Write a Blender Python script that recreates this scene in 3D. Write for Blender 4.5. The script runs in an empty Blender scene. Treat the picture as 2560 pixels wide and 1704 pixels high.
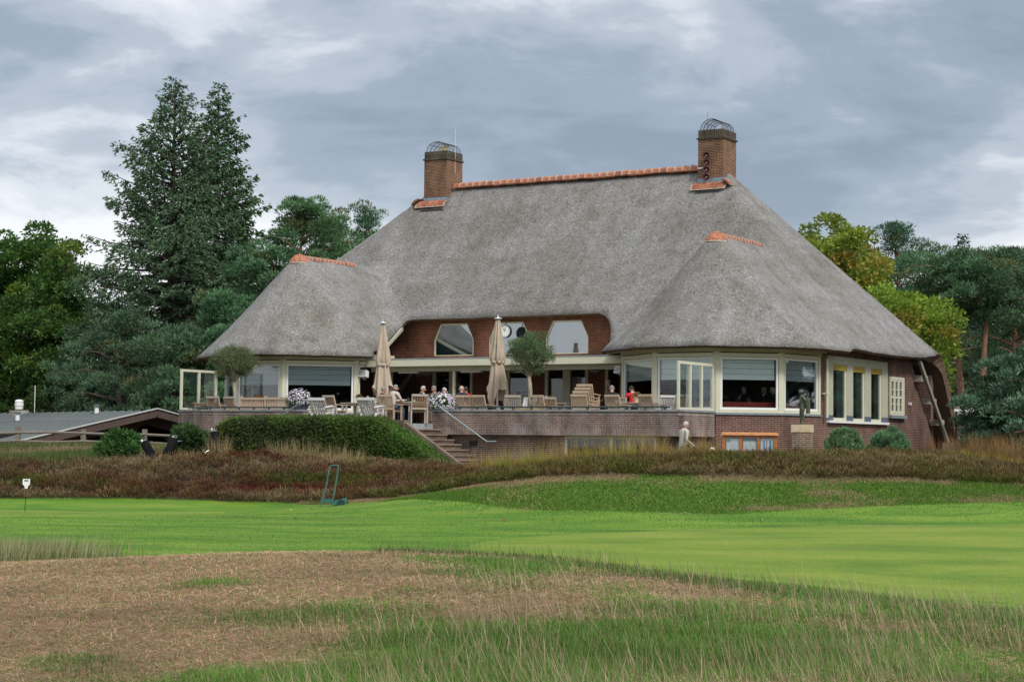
import bpy, math, random
import numpy as np
from mathutils import Vector, Matrix
from mathutils.geometry import delaunay_2d_cdt

R = math.radians
rng = np.random.default_rng(7)
random.seed(7)
scene = bpy.context.scene
col = scene.collection

# ------------------------------------------------------------------ camera
cam_d = bpy.data.cameras.new("camera")
cam_d.sensor_width = 36.0
cam_d.lens = 65.0
cam_d.clip_start = 0.3
cam_d.clip_end = 3000
cam = bpy.data.objects.new("camera", cam_d)
col.objects.link(cam)
PITCH = math.atan((1103 - 852) / (65 / 36 * 2560))
ROLL = 0.0105
cam.matrix_world = (Matrix.Translation((0, 0, 1.85)) @ Matrix.Rotation(math.pi / 2 + PITCH, 4, 'X')
                    @ Matrix.Rotation(ROLL, 4, 'Z'))
scene.camera = cam

# ------------------------------------------------------------------ world: overcast sky
SUN_AZ, SUN_EL = R(148), R(46)          # azimuth from +Y clockwise
world = bpy.data.worlds.new("World")
scene.world = world
world.use_nodes = True
nt = world.node_tree
nt.nodes.clear()


def N(tree, typ, **kw):
    n = tree.nodes.new(typ)
    for k, v in kw.items():
        if k == 'ins':
            for kk, vv in v.items():
                n.inputs[kk].default_value = vv
        else:
            setattr(n, k, v)
    return n


def ramp(tree, stops, fac=None, interp='LINEAR'):
    n = tree.nodes.new('ShaderNodeValToRGB')
    n.color_ramp.interpolation = interp
    el = n.color_ramp.elements
    while len(el) < len(stops):
        el.new(0.5)
    for e, (p, c) in zip(el, stops):
        e.position = p
        e.color = (c[0], c[1], c[2], 1)
    if fac is not None:
        tree.links.new(fac, n.inputs[0])
    return n


L = nt.links.new
out = N(nt, 'ShaderNodeOutputWorld')
bg = N(nt, 'ShaderNodeBackground', ins={'Strength': 0.1})
sky = N(nt, 'ShaderNodeTexSky', sky_type='NISHITA', sun_disc=False)
sky.sun_elevation = SUN_EL
sky.sun_rotation = SUN_AZ
tc = N(nt, 'ShaderNodeTexCoord')
sep = N(nt, 'ShaderNodeSeparateXYZ')
L(tc.outputs['Generated'], sep.inputs[0])
zc = N(nt, 'ShaderNodeMath', operation='MAXIMUM', ins={1: 0.0})
L(sep.outputs['Z'], zc.inputs[0])
za = N(nt, 'ShaderNodeMath', operation='ADD', ins={1: 0.30})
L(zc.outputs[0], za.inputs[0])
dx = N(nt, 'ShaderNodeMath', operation='DIVIDE')
dy = N(nt, 'ShaderNodeMath', operation='DIVIDE')
L(sep.outputs['X'], dx.inputs[0]); L(za.outputs[0], dx.inputs[1])
L(sep.outputs['Y'], dy.inputs[0]); L(za.outputs[0], dy.inputs[1])
cmb = N(nt, 'ShaderNodeCombineXYZ')
L(dx.outputs[0], cmb.inputs[0]); L(dy.outputs[0], cmb.inputs[1])
mp = N(nt, 'ShaderNodeMapping')
mp.inputs['Location'].default_value = (8.565, 16.844, -1.05)
mp.inputs['Scale'].default_value = (0.8, 1.0, 1.0)
L(cmb.outputs[0], mp.inputs[0])
n1 = N(nt, 'ShaderNodeTexNoise', ins={'Scale': 1.7, 'Detail': 6.0, 'Roughness': 0.44, 'Distortion': 0.35})
L(mp.outputs[0], n1.inputs['Vector'])
n2 = N(nt, 'ShaderNodeTexNoise', ins={'Scale': 5.0, 'Detail': 7.0, 'Roughness': 0.58, 'Distortion': 0.3})
L(mp.outputs[0], n2.inputs['Vector'])
mixn = N(nt, 'ShaderNodeMix', data_type='FLOAT', ins={0: 0.28})
L(n1.outputs['Fac'], mixn.inputs[2]); L(n2.outputs['Fac'], mixn.inputs[3])
# lower clouds stand further off and break into brighter tops
lowb = N(nt, 'ShaderNodeMapRange', ins={1: 0.0, 2: 0.20, 3: 0.13, 4: -0.015})
L(sep.outputs['Z'], lowb.inputs[0])
fsum = N(nt, 'ShaderNodeMath', operation='ADD')
L(mixn.outputs[0], fsum.inputs[0]); L(lowb.outputs[0], fsum.inputs[1])
# cloud tones (values are for background strength 0.1)
cr = ramp(nt, [(0.40, (1.4, 1.75, 2.25)), (0.46, (1.9, 2.3, 2.8)), (0.505, (2.8, 3.1, 3.55)),
               (0.545, (4.3, 4.5, 4.8)), (0.595, (5.7, 5.75, 5.9))], fsum.outputs[0], 'EASE')
hz = N(nt, 'ShaderNodeMapRange', ins={1: 0.0, 2: 0.22, 3: 0.2, 4: 0.0})
L(sep.outputs['Z'], hz.inputs[0])
mixh = N(nt, 'ShaderNodeMix', data_type='RGBA')
mixh.inputs[7].default_value = (4.6, 4.75, 5.15, 1)
L(hz.outputs[0], mixh.inputs[0]); L(cr.outputs[0], mixh.inputs[6])
# unseen overhead sky made brighter than the clouds in view, to light the ground
zen = N(nt, 'ShaderNodeMapRange', ins={1: 0.25, 2: 0.9, 3: 0.0, 4: 0.8})
L(sep.outputs['Z'], zen.inputs[0])
mixz = N(nt, 'ShaderNodeMix', data_type='RGBA')
mixz.inputs[7].default_value = (9.4, 9.7, 10.0, 1)
L(zen.outputs[0], mixz.inputs[0]); L(mixh.outputs[2], mixz.inputs[6])
mixs = N(nt, 'ShaderNodeMix', data_type='RGBA', ins={0: 0.9})
L(sky.outputs[0], mixs.inputs[6]); L(mixz.outputs[2], mixs.inputs[7])
L(mixs.outputs[2], bg.inputs['Color'])
L(bg.outputs[0], out.inputs[0])

sun_d = bpy.data.lights.new("sun", 'SUN')
sun_d.energy = 1.5
sun_d.angle = R(12)
sun_d.color = (1.0, 0.96, 0.9)
sun = bpy.data.objects.new("sun", sun_d)
col.objects.link(sun)
sdir = Vector((math.sin(SUN_AZ) * math.cos(SUN_EL), math.cos(SUN_AZ) * math.cos(SUN_EL), math.sin(SUN_EL)))
sun.rotation_euler = (-sdir).to_track_quat('-Z', 'Y').to_euler()
sun.location = (30, -20, 60)

vs = scene.view_settings
vs.view_transform = 'Standard'
vs.look = 'None'
vs.exposure = 0.8
vs.gamma = 1.0
vs.use_curve_mapping = False
scene.cycles.max_bounces = 7
scene.cycles.transparent_max_bounces = 12
scene.cycles.use_denoising = True

# ------------------------------------------------------------------ frames of reference
TH = R(31.3)
ORG = Vector((0, 61, 0))
UX = Vector((math.cos(TH), -math.sin(TH), 0))
WX = Vector((math.sin(TH), math.cos(TH), 0))


def BW(u, w, z):
    """clubhouse coordinates (along the front, into the house, up) to world"""
    return ORG + UX * u + WX * w + Vector((0, 0, z))


# ------------------------------------------------------------------ materials
MATS = {}


def new_mat(name):
    m = bpy.data.materials.new(name)
    m.use_nodes = True
    t = m.node_tree
    t.nodes.clear()
    o = N(t, 'ShaderNodeOutputMaterial')
    return m, t, o


def M(name, c, rough=0.75, var=0.18, scale=6.0, bump=0.0, bscale=60.0, metal=0.0, spec=0.35, c2=None, coord='Object',
      stretch=(1, 1, 1)):
    if name in MATS:
        return MATS[name]
    m, t, o = new_mat(name)
    p = N(t, 'ShaderNodeBsdfPrincipled', ins={'Roughness': rough, 'Metallic': metal, 'Specular IOR Level': spec})
    tcn = N(t, 'ShaderNodeTexCoord')
    mpn = N(t, 'ShaderNodeMapping')
    mpn.inputs['Scale'].default_value = stretch
    t.links.new(tcn.outputs[coord], mpn.inputs[0])
    nz = N(t, 'ShaderNodeTexNoise', ins={'Scale': scale, 'Detail': 5.0, 'Roughness': 0.6})
    t.links.new(mpn.outputs[0], nz.inputs['Vector'])
    lo = tuple(x * (1 - var) for x in c)
    hi = tuple(min(1, x * (1 + var)) for x in (c2 or c))
    cr_ = ramp(t, [(0.3, lo), (0.7, hi)], nz.outputs['Fac'])
    t.links.new(cr_.outputs[0], p.inputs['Base Color'])
    if bump:
        nb = N(t, 'ShaderNodeTexNoise', ins={'Scale': bscale, 'Detail': 3.0})
        t.links.new(mpn.outputs[0], nb.inputs['Vector'])
        b = N(t, 'ShaderNodeBump', ins={'Strength': bump, 'Distance': 0.02})
        t.links.new(nb.outputs['Fac'], b.inputs['Height'])
        t.links.new(b.outputs[0], p.inputs['Normal'])
    t.links.new(p.outputs[0], o.inputs[0])
    MATS[name] = m
    return m


def brick_mat(name, c1, c2, mortar, stain=(0.35, 0.33, 0.32), stain_amt=0.0, bw=0.22, bh=0.062, msize=0.010):
    m, t, o = new_mat(name)
    p = N(t, 'ShaderNodeBsdfPrincipled', ins={'Roughness': 0.88, 'Specular IOR Level': 0.2})
    tcn = N(t, 'ShaderNodeTexCoord')
    br = N(t, 'ShaderNodeTexBrick', ins={'Scale': 1.0, 'Mortar Size': msize, 'Mortar Smooth': 0.2, 'Bias': 0.0,
                                         'Brick Width': bw, 'Row Height': bh})
    br.inputs['Color1'].default_value = (*c1, 1)
    br.inputs['Color2'].default_value = (*c2, 1)
    br.inputs['Mortar'].default_value = (*mortar, 1)
    t.links.new(tcn.outputs['UV'], br.inputs['Vector'])
    nz = N(t, 'ShaderNodeTexNoise', ins={'Scale': 1.3, 'Detail': 6.0, 'Roughness': 0.62})
    mpn = N(t, 'ShaderNodeMapping')
    mpn.inputs['Scale'].default_value = (1.0, 0.55, 1)
    t.links.new(tcn.outputs['UV'], mpn.inputs[0])
    t.links.new(mpn.outputs[0], nz.inputs['Vector'])
    r1 = ramp(t, [(0.3, (0.5, 0.5, 0.5)), (0.7, (1.4, 1.34, 1.3))], nz.outputs['Fac'])
    mul = N(t, 'ShaderNodeMix', data_type='RGBA', blend_type='MULTIPLY', ins={0: 1.0})
    t.links.new(br.outputs['Color'], mul.inputs[6])
    t.links.new(r1.outputs[0], mul.inputs[7])
    nz2 = N(t, 'ShaderNodeTexNoise', ins={'Scale': 1.1, 'Detail': 7.0, 'Roughness': 0.68})
    mp2 = N(t, 'ShaderNodeMapping')
    mp2.inputs['Location'].default_value = (7.3, 2.2, 0)
    mp2.inputs['Scale'].default_value = (1.2, 0.45, 1)
    t.links.new(tcn.outputs['UV'], mp2.inputs[0])
    t.links.new(mp2.outputs[0], nz2.inputs['Vector'])
    r2 = ramp(t, [(0.5, (0, 0, 0)), (0.75, (stain_amt,) * 3)], nz2.outputs['Fac'])
    mx = N(t, 'ShaderNodeMix', data_type='RGBA')
    mx.inputs[7].default_value = (*stain, 1)
    t.links.new(r2.outputs[0], mx.inputs[0])
    t.links.new(mul.outputs[2], mx.inputs[6])
    t.links.new(mx.outputs[2], p.inputs['Base Color'])
    b = N(t, 'ShaderNodeBump', ins={'Strength': 0.6, 'Distance': 0.012})
    b.invert = True
    t.links.new(br.outputs['Fac'], b.inputs['Height'])
    t.links.new(b.outputs[0], p.inputs['Normal'])
    t.links.new(p.outputs[0], o.inputs[0])
    MATS[name] = m
    return m


def leaf_mat(name, trans=0.28, rough=0.6, spec=0.25):
    m, t, o = new_mat(name)
    at = N(t, 'ShaderNodeAttribute', attribute_name='Col')
    p = N(t, 'ShaderNodeBsdfPrincipled', ins={'Roughness': rough, 'Specular IOR Level': spec})
    tr = N(t, 'ShaderNodeBsdfTranslucent')
    t.links.new(at.outputs['Color'], p.inputs['Base Color'])
    t.links.new(at.outputs['Color'], tr.inputs['Color'])
    mx = N(t, 'ShaderNodeMixShader', ins={0: trans})
    t.links.new(p.outputs[0], mx.inputs[1])
    t.links.new(tr.outputs[0], mx.inputs[2])
    t.links.new(mx.outputs[0], o.inputs[0])
    MATS[name] = m
    return m


def glass_mat(name, tint=(0.85, 0.9, 0.9), refl=1.8, base=0.03):
    m, t, o = new_mat(name)
    tr = N(t, 'ShaderNodeBsdfTransparent')
    tr.inputs[0].default_value = (*tint, 1)
    gl = N(t, 'ShaderNodeBsdfGlossy', ins={'Roughness': 0.015})
    gl.inputs[0].default_value = (0.95, 0.97, 1, 1)
    fr = N(t, 'ShaderNodeFresnel', ins={'IOR': 1.5})
    mu = N(t, 'ShaderNodeMath', operation='MULTIPLY_ADD', ins={1: refl, 2: base}, use_clamp=True)
    t.links.new(fr.outputs[0], mu.inputs[0])
    nz = N(t, 'ShaderNodeTexNoise', ins={'Scale': 0.7, 'Detail': 1.0})
    tcn = N(t, 'ShaderNodeTexCoord')
    t.links.new(tcn.outputs['Object'], nz.inputs['Vector'])
    b = N(t, 'ShaderNodeBump', ins={'Strength': 0.06, 'Distance': 0.05})
    t.links.new(nz.outputs['Fac'], b.inputs['Height'])
    t.links.new(b.outputs[0], gl.inputs['Normal'])
    mx = N(t, 'ShaderNodeMixShader')
    t.links.new(mu.outputs[0], mx.inputs[0])
    t.links.new(tr.outputs[0], mx.inputs[1])
    t.links.new(gl.outputs[0], mx.inputs[2])
    t.links.new(mx.outputs[0], o.inputs[0])
    MATS[name] = m
    return m


def thatch_mat(name, bright=0.71):
    m, t, o = new_mat(name)
    p = N(t, 'ShaderNodeBsdfPrincipled', ins={'Roughness': 0.95, 'Specular IOR Level': 0.1})
    tcn = N(t, 'ShaderNodeTexCoord')
    ob = tcn.outputs['Object']
    mpf = N(t, 'ShaderNodeMapping')
    mpf.inputs['Scale'].default_value = (1.0, 1.0, 0.8)
    t.links.new(ob, mpf.inputs[0])
    mpf.inputs['Scale'].default_value = (1.0, 0.42, 0.42)
    fa = N(t, 'ShaderNodeTexNoise', ins={'Scale': 27.0, 'Detail': 4.0, 'Roughness': 0.75})
    t.links.new(mpf.outputs[0], fa.inputs['Vector'])
    mpg = N(t, 'ShaderNodeMapping')
    mpg.inputs['Scale'].default_value = (0.42, 1.0, 0.42)
    t.links.new(ob, mpg.inputs[0])
    fb_ = N(t, 'ShaderNodeTexNoise', ins={'Scale': 27.0, 'Detail': 4.0, 'Roughness': 0.75})
    t.links.new(mpg.outputs[0], fb_.inputs['Vector'])
    av = N(t, 'ShaderNodeMix', data_type='FLOAT', ins={0: 0.5})
    t.links.new(fa.outputs['Fac'], av.inputs[2]); t.links.new(fb_.outputs['Fac'], av.inputs[3])
    fine = av
    mid = N(t, 'ShaderNodeTexNoise', ins={'Scale': 2.6, 'Detail': 5.0, 'Roughness': 0.65, 'Distortion': 0.6})
    t.links.new(ob, mid.inputs['Vector'])
    big = N(t, 'ShaderNodeTexNoise', ins={'Scale': 0.42, 'Detail': 4.0, 'Roughness': 0.55, 'Distortion': 0.8})
    t.links.new(ob, big.inputs['Vector'])
    k = bright
    rf = ramp(t, [(0.36, (0.10 * k, 0.097 * k, 0.093 * k)), (0.47, (0.275 * k, 0.268 * k, 0.26 * k)),
                  (0.56, (0.38 * k, 0.371 * k, 0.363 * k)), (0.66, (0.62 * k, 0.61 * k, 0.60 * k))], fine.outputs[0])
    rm = ramp(t, [(0.32, (0.80, 0.785, 0.765)), (0.5, (1.0, 1.0, 1.0)), (0.7, (1.1, 1.1, 1.105))], mid.outputs['Fac'])
    rb = ramp(t, [(0.3, (0.80, 0.77, 0.71)), (0.5, (1.0, 0.99, 0.975)), (0.7, (1.08, 1.09, 1.11))], big.outputs['Fac'])
    m1 = N(t, 'ShaderNodeMix', data_type='RGBA', blend_type='MULTIPLY', ins={0: 1.0})
    m2 = N(t, 'ShaderNodeMix', data_type='RGBA', blend_type='MULTIPLY', ins={0: 1.0})
    t.links.new(rf.outputs[0], m1.inputs[6]); t.links.new(rm.outputs[0], m1.inputs[7])
    t.links.new(m1.outputs[2], m2.inputs[6]); t.links.new(rb.outputs[0], m2.inputs[7])
    last = m2
    for sx in ((1.1, .10, .10), (.08, 1.0, .10)):
        ms = N(t, 'ShaderNodeMapping')
        ms.inputs['Scale'].default_value = sx
        t.links.new(ob, ms.inputs[0])
        ns = N(t, 'ShaderNodeTexNoise', ins={'Scale': 1.6, 'Detail': 5.0, 'Roughness': 0.6})
        t.links.new(ms.outputs[0], ns.inputs['Vector'])
        rs = ramp(t, [(0.3, (0.86, 0.85, 0.83)), (0.7, (1.1, 1.1, 1.11))], ns.outputs['Fac'])
        m3 = N(t, 'ShaderNodeMix', data_type='RGBA', blend_type='MULTIPLY', ins={0: 1.0})
        t.links.new(last.outputs[2], m3.inputs[6]); t.links.new(rs.outputs[0], m3.inputs[7])
        last = m3
    t.links.new(last.outputs[2], p.inputs['Base Color'])
    b = N(t, 'ShaderNodeBump', ins={'Strength': 0.9, 'Distance': 0.04})
    t.links.new(fine.outputs[0], b.inputs['Height'])
    b2 = N(t, 'ShaderNodeBump', ins={'Strength': 0.3, 'Distance': 0.15})
    t.links.new(mid.outputs['Fac'], b2.inputs['Height'])
    t.links.new(b.outputs[0], b2.inputs['Normal'])
    t.links.new(b2.outputs[0], p.inputs['Normal'])
    t.links.new(p.outputs[0], o.inputs[0])
    MATS[name] = m
    return m


thatch_mat('thatch')
M('thatch_under', (0.10, 0.062, 0.042), 0.95, 0.35, 9, 0.5, 30)
brick_mat('brick_parapet', (0.20, 0.135, 0.115), (0.125, 0.085, 0.078), (0.33, 0.28, 0.24), (0.42, 0.40, 0.40), 0.55)
brick_mat('brick_soldier', (0.20, 0.14, 0.12), (0.115, 0.085, 0.078), (0.40, 0.36, 0.32), (0.45, 0.43, 0.42), 0.7,
          bw=0.062, bh=0.23)
brick_mat('brick_wall', (0.155, 0.070, 0.055), (0.080, 0.040, 0.036), (0.26, 0.195, 0.16), (0.055, 0.04, 0.036), 0.55)
brick_mat('brick_recess', (0.20, 0.068, 0.043), (0.115, 0.042, 0.03), (0.22, 0.13, 0.09))
brick_mat('brick_base', (0.20, 0.125, 0.10), (0.10, 0.065, 0.055), (0.40, 0.33, 0.27), (0.4, 0.36, 0.34), 0.25)
brick_mat('brick_chimney', (0.20, 0.085, 0.05), (0.085, 0.042, 0.03), (0.36, 0.26, 0.17), (0.06, 0.055, 0.05), 0.3)
brick_mat('brick_sooty', (0.075, 0.06, 0.045), (0.045, 0.04, 0.035), (0.17, 0.15, 0.11), (0.03, 0.03, 0.03), 0.4,
          bw=0.075, bh=0.24)
brick_mat('brick_pale', (0.22, 0.155, 0.11), (0.14, 0.10, 0.075), (0.38, 0.32, 0.26), (0.4, 0.36, 0.3), 0.3)
brick_mat('brick_step', (0.17, 0.12, 0.095), (0.11, 0.082, 0.07), (0.25, 0.2, 0.16), (0.10, 0.11, 0.07), 0.5,
          bw=0.062, bh=0.23)
M('cream', (0.60, 0.59, 0.45), 0.5, 0.06, 3, spec=0.4)
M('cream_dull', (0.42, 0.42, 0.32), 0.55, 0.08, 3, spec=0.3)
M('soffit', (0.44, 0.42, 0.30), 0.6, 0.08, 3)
M('white_paint', (0.74, 0.75, 0.72), 0.45, 0.05, 4, spec=0.4)
M('bluestone', (0.20, 0.235, 0.25), 0.6, 0.2, 6)
M('coping_stone', (0.24, 0.26, 0.27), 0.6, 0.25, 5)
M('plinth_blue', (0.10, 0.125, 0.17), 0.5, 0.15, 5)
M('ridge_tile', (0.36, 0.115, 0.066), 0.85, 0.35, 9, c2=(0.40, 0.155, 0.09), coord='Object')
M('tile_red_dark', (0.28, 0.095, 0.06), 0.85, 0.35, 9, coord='Object')
M('mortar', (0.40, 0.33, 0.26), 0.9, 0.2, 10, 0.3)
M('lead', (0.26, 0.32, 0.37), 0.45, 0.2, 6, metal=0.3)
M('wire', (0.03, 0.03, 0.03), 0.5, 0.1)
M('concrete', (0.33, 0.30, 0.26), 0.85, 0.25, 5, 0.3, 40)
M('concrete_rough', (0.42, 0.39, 0.37), 0.9, 0.35, 14, 0.5, 50)
M('teak', (0.44, 0.315, 0.21), 0.7, 0.25, 12, c2=(0.48, 0.36, 0.26), stretch=(6, 6, 1.2))
M('teak_grey', (0.40, 0.345, 0.285), 0.75, 0.25, 12, stretch=(6, 6, 1.2))
M('teak_dark', (0.30, 0.20, 0.125), 0.7, 0.3, 12, stretch=(6, 6, 1.2))
M('chair_white', (0.60, 0.585, 0.57), 0.7, 0.14, 10, stretch=(5, 5, 1.2))
M('canvas', (0.46, 0.375, 0.29), 0.9, 0.1, 5, 0.15, 90)
M('galv', (0.36, 0.42, 0.44), 0.4, 0.12, 9, metal=0.55)
M('galv_sheet', (0.42, 0.47, 0.50), 0.5, 0.25, 4, metal=0.4, stretch=(1, 1, .3))
M('dark_green_metal', (0.018, 0.05, 0.048), 0.45, 0.15)
M('cart_green', (0.045, 0.135, 0.115), 0.5, 0.2)
M('black_plastic', (0.018, 0.018, 0.02), 0.5, 0.2)
M('dark_cloth', (0.006, 0.006, 0.007), 0.8, 0.3, spec=.1)
M('silver', (0.62, 0.63, 0.65), 0.25, 0.1, metal=0.9)
M('white_plastic', (0.75, 0.75, 0.74), 0.4, 0.04)
M('speaker_grey', (0.33, 0.35, 0.37), 0.6, 0.08)
M('horn_red', (0.10, 0.03, 0.03), 0.4, 0.2)
M('dark_planter', (0.07, 0.085, 0.095), 0.6, 0.2)
M('terracotta', (0.34, 0.16, 0.09), 0.8, 0.2)
M('yellow_wood', (0.45, 0.30, 0.13), 0.75, 0.2, 8)
M('varnish', (0.36, 0.135, 0.035), 0.4, 0.3, 7, c2=(0.42, 0.17, 0.045), stretch=(1, 1, 5), spec=0.5)
M('paper', (0.75, 0.77, 0.79), 0.7, 0.06, 14)
M('paper_blue', (0.30, 0.42, 0.48), 0.7, 0.1, 9)
M('blue_ink', (0.03, 0.28, 0.52), 0.6, 0.05)
M('pink_ink', (0.55, 0.36, 0.45), 0.6, 0.05)
M('bronze', (0.085, 0.085, 0.055), 0.5, 0.4, 11, metal=0.35, c2=(0.12, 0.13, 0.085))
M('sandstone', (0.56, 0.46, 0.30), 0.85, 0.15, 8)
M('bark_pine', (0.25, 0.13, 0.085), 0.9, 0.35, 7, 0.6, 18, c2=(0.32, 0.17, 0.11), stretch=(1, 1, .35))
M('bark_dark', (0.075, 0.06, 0.045), 0.95, 0.35, 7, 0.6, 18, stretch=(1, 1, .3))
M('bark_olive', (0.36, 0.31, 0.24), 0.9, 0.3, 14, 0.6, 25)
M('old_wood', (0.19, 0.165, 0.135), 0.9, 0.35, 12, 0.4, 40, stretch=(4, 4, 1))
M('shed_roof', (0.145, 0.165, 0.165), 0.65, 0.25, 2.5, stretch=(1, .3, 1))
M('shed_trim', (0.45, 0.45, 0.44), 0.5, 0.1)
M('shed_brown', (0.085, 0.058, 0.048), 0.7, 0.2, 6)
M('shed_dark', (0.02, 0.017, 0.015), 0.9, 0.2)
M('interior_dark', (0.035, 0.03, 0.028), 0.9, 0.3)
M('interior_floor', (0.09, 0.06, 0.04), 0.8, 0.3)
M('bench_red', (0.30, 0.045, 0.03), 0.7, 0.12)
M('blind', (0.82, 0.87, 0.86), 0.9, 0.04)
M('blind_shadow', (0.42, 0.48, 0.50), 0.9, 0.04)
M('curtain', (0.50, 0.52, 0.54), 0.9, 0.15, 14, stretch=(6, 6, .4))
M('curtain_green', (0.16, 0.20, 0.17), 0.9, 0.35, 14, stretch=(8, 8, .4))
M('yellow_blind', (0.34, 0.25, 0.045), 0.8, 0.1)
M('paving', (0.22, 0.185, 0.16), 0.9, 0.25, 5, 0.2)
M('skin', (0.47, 0.28, 0.21), 0.6, 0.1, 8)
M('skin_ruddy', (0.46, 0.24, 0.18), 0.6, 0.1, 8)
M('hair_white', (0.44, 0.40, 0.37), 0.8, 0.1, 30)
M('hair_grey', (0.23, 0.22, 0.21), 0.8, 0.25, 30)
M('hair_dark', (0.06, 0.045, 0.04), 0.8, 0.25, 30)
M('hair_bald', (0.50, 0.33, 0.26), 0.6, 0.08, 30)
M('cloth_navy', (0.018, 0.02, 0.034), 0.9, 0.25, 12)
M('cloth_cream', (0.50, 0.455, 0.40), 0.9, 0.12, 10)
M('cloth_knit', (0.47, 0.45, 0.40), 0.95, 0.22, 30, 0.6, 60, stretch=(1, 1, .25))
M('cloth_red', (0.56, 0.02, 0.03), 0.85, 0.15, 10)
M('cloth_brown', (0.13, 0.095, 0.065), 0.9, 0.2, 10)
M('cloth_black', (0.012, 0.012, 0.014), 0.9, 0.25, 10)
M('cloth_jeans', (0.045, 0.075, 0.13), 0.9, 0.25, 12)
M('cloth_taupe', (0.20, 0.165, 0.14), 0.9, 0.2, 12)
M('shirt_white', (0.72, 0.72, 0.72), 0.8, 0.05)
M('shoe', (0.03, 0.025, 0.022), 0.6, 0.1)
glass_mat('glass', (0.93, 0.955, 0.955), 0.75, 0.01)
glass_mat('glass_screen', (0.955, 0.975, 0.97), 0.45, 0.0)
glass_mat('glass_sky', (0.70, 0.76, 0.78), 2.6, 0.14)
leaf_mat('leaf', 0.36)
leaf_mat('needle', 0.12, 0.7, 0.2)
leaf_mat('grass', 0.22, 0.75, 0.15)
leaf_mat('petal', 0.3, 0.8, 0.1)
m_, t_, o_ = new_mat('lamp_glow')
e_ = N(t_, 'ShaderNodeEmission', ins={'Strength': 1.6})
e_.inputs[0].default_value = (1.0, 0.45, 0.16, 1)
t_.links.new(e_.outputs[0], o_.inputs[0])
MATS['lamp_glow'] = m_


# ------------------------------------------------------------------ mesh helpers
def tag(o, label=None, cat=None, group=None, kind=None):
    if label: o['label'] = label
    if cat: o['category'] = cat
    if group: o['group'] = group
    if kind: o['kind'] = kind
    return o


def empty(name, loc=(0, 0, 0), rz=0.0, parent=None):
    o = bpy.data.objects.new(name, None)
    o.empty_display_size = 0.2
    col.objects.link(o)
    o.location = loc
    o.rotation_euler = (0, 0, rz)
    if parent: o.parent = parent
    return o


def link(name, me, parent=None, loc=None, rz=None):
    o = bpy.data.objects.new(name, me)
    col.objects.link(o)
    if parent: o.parent = parent
    if loc is not None: o.location = loc
    if rz is not None: o.rotation_euler = (0, 0, rz)
    return o


def copy_tree(o, parent=None):
    c = o.copy()
    col.objects.link(c)
    c.parent = parent
    for ch in list(o.children):
        copy_tree(ch, c)
    return c


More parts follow.
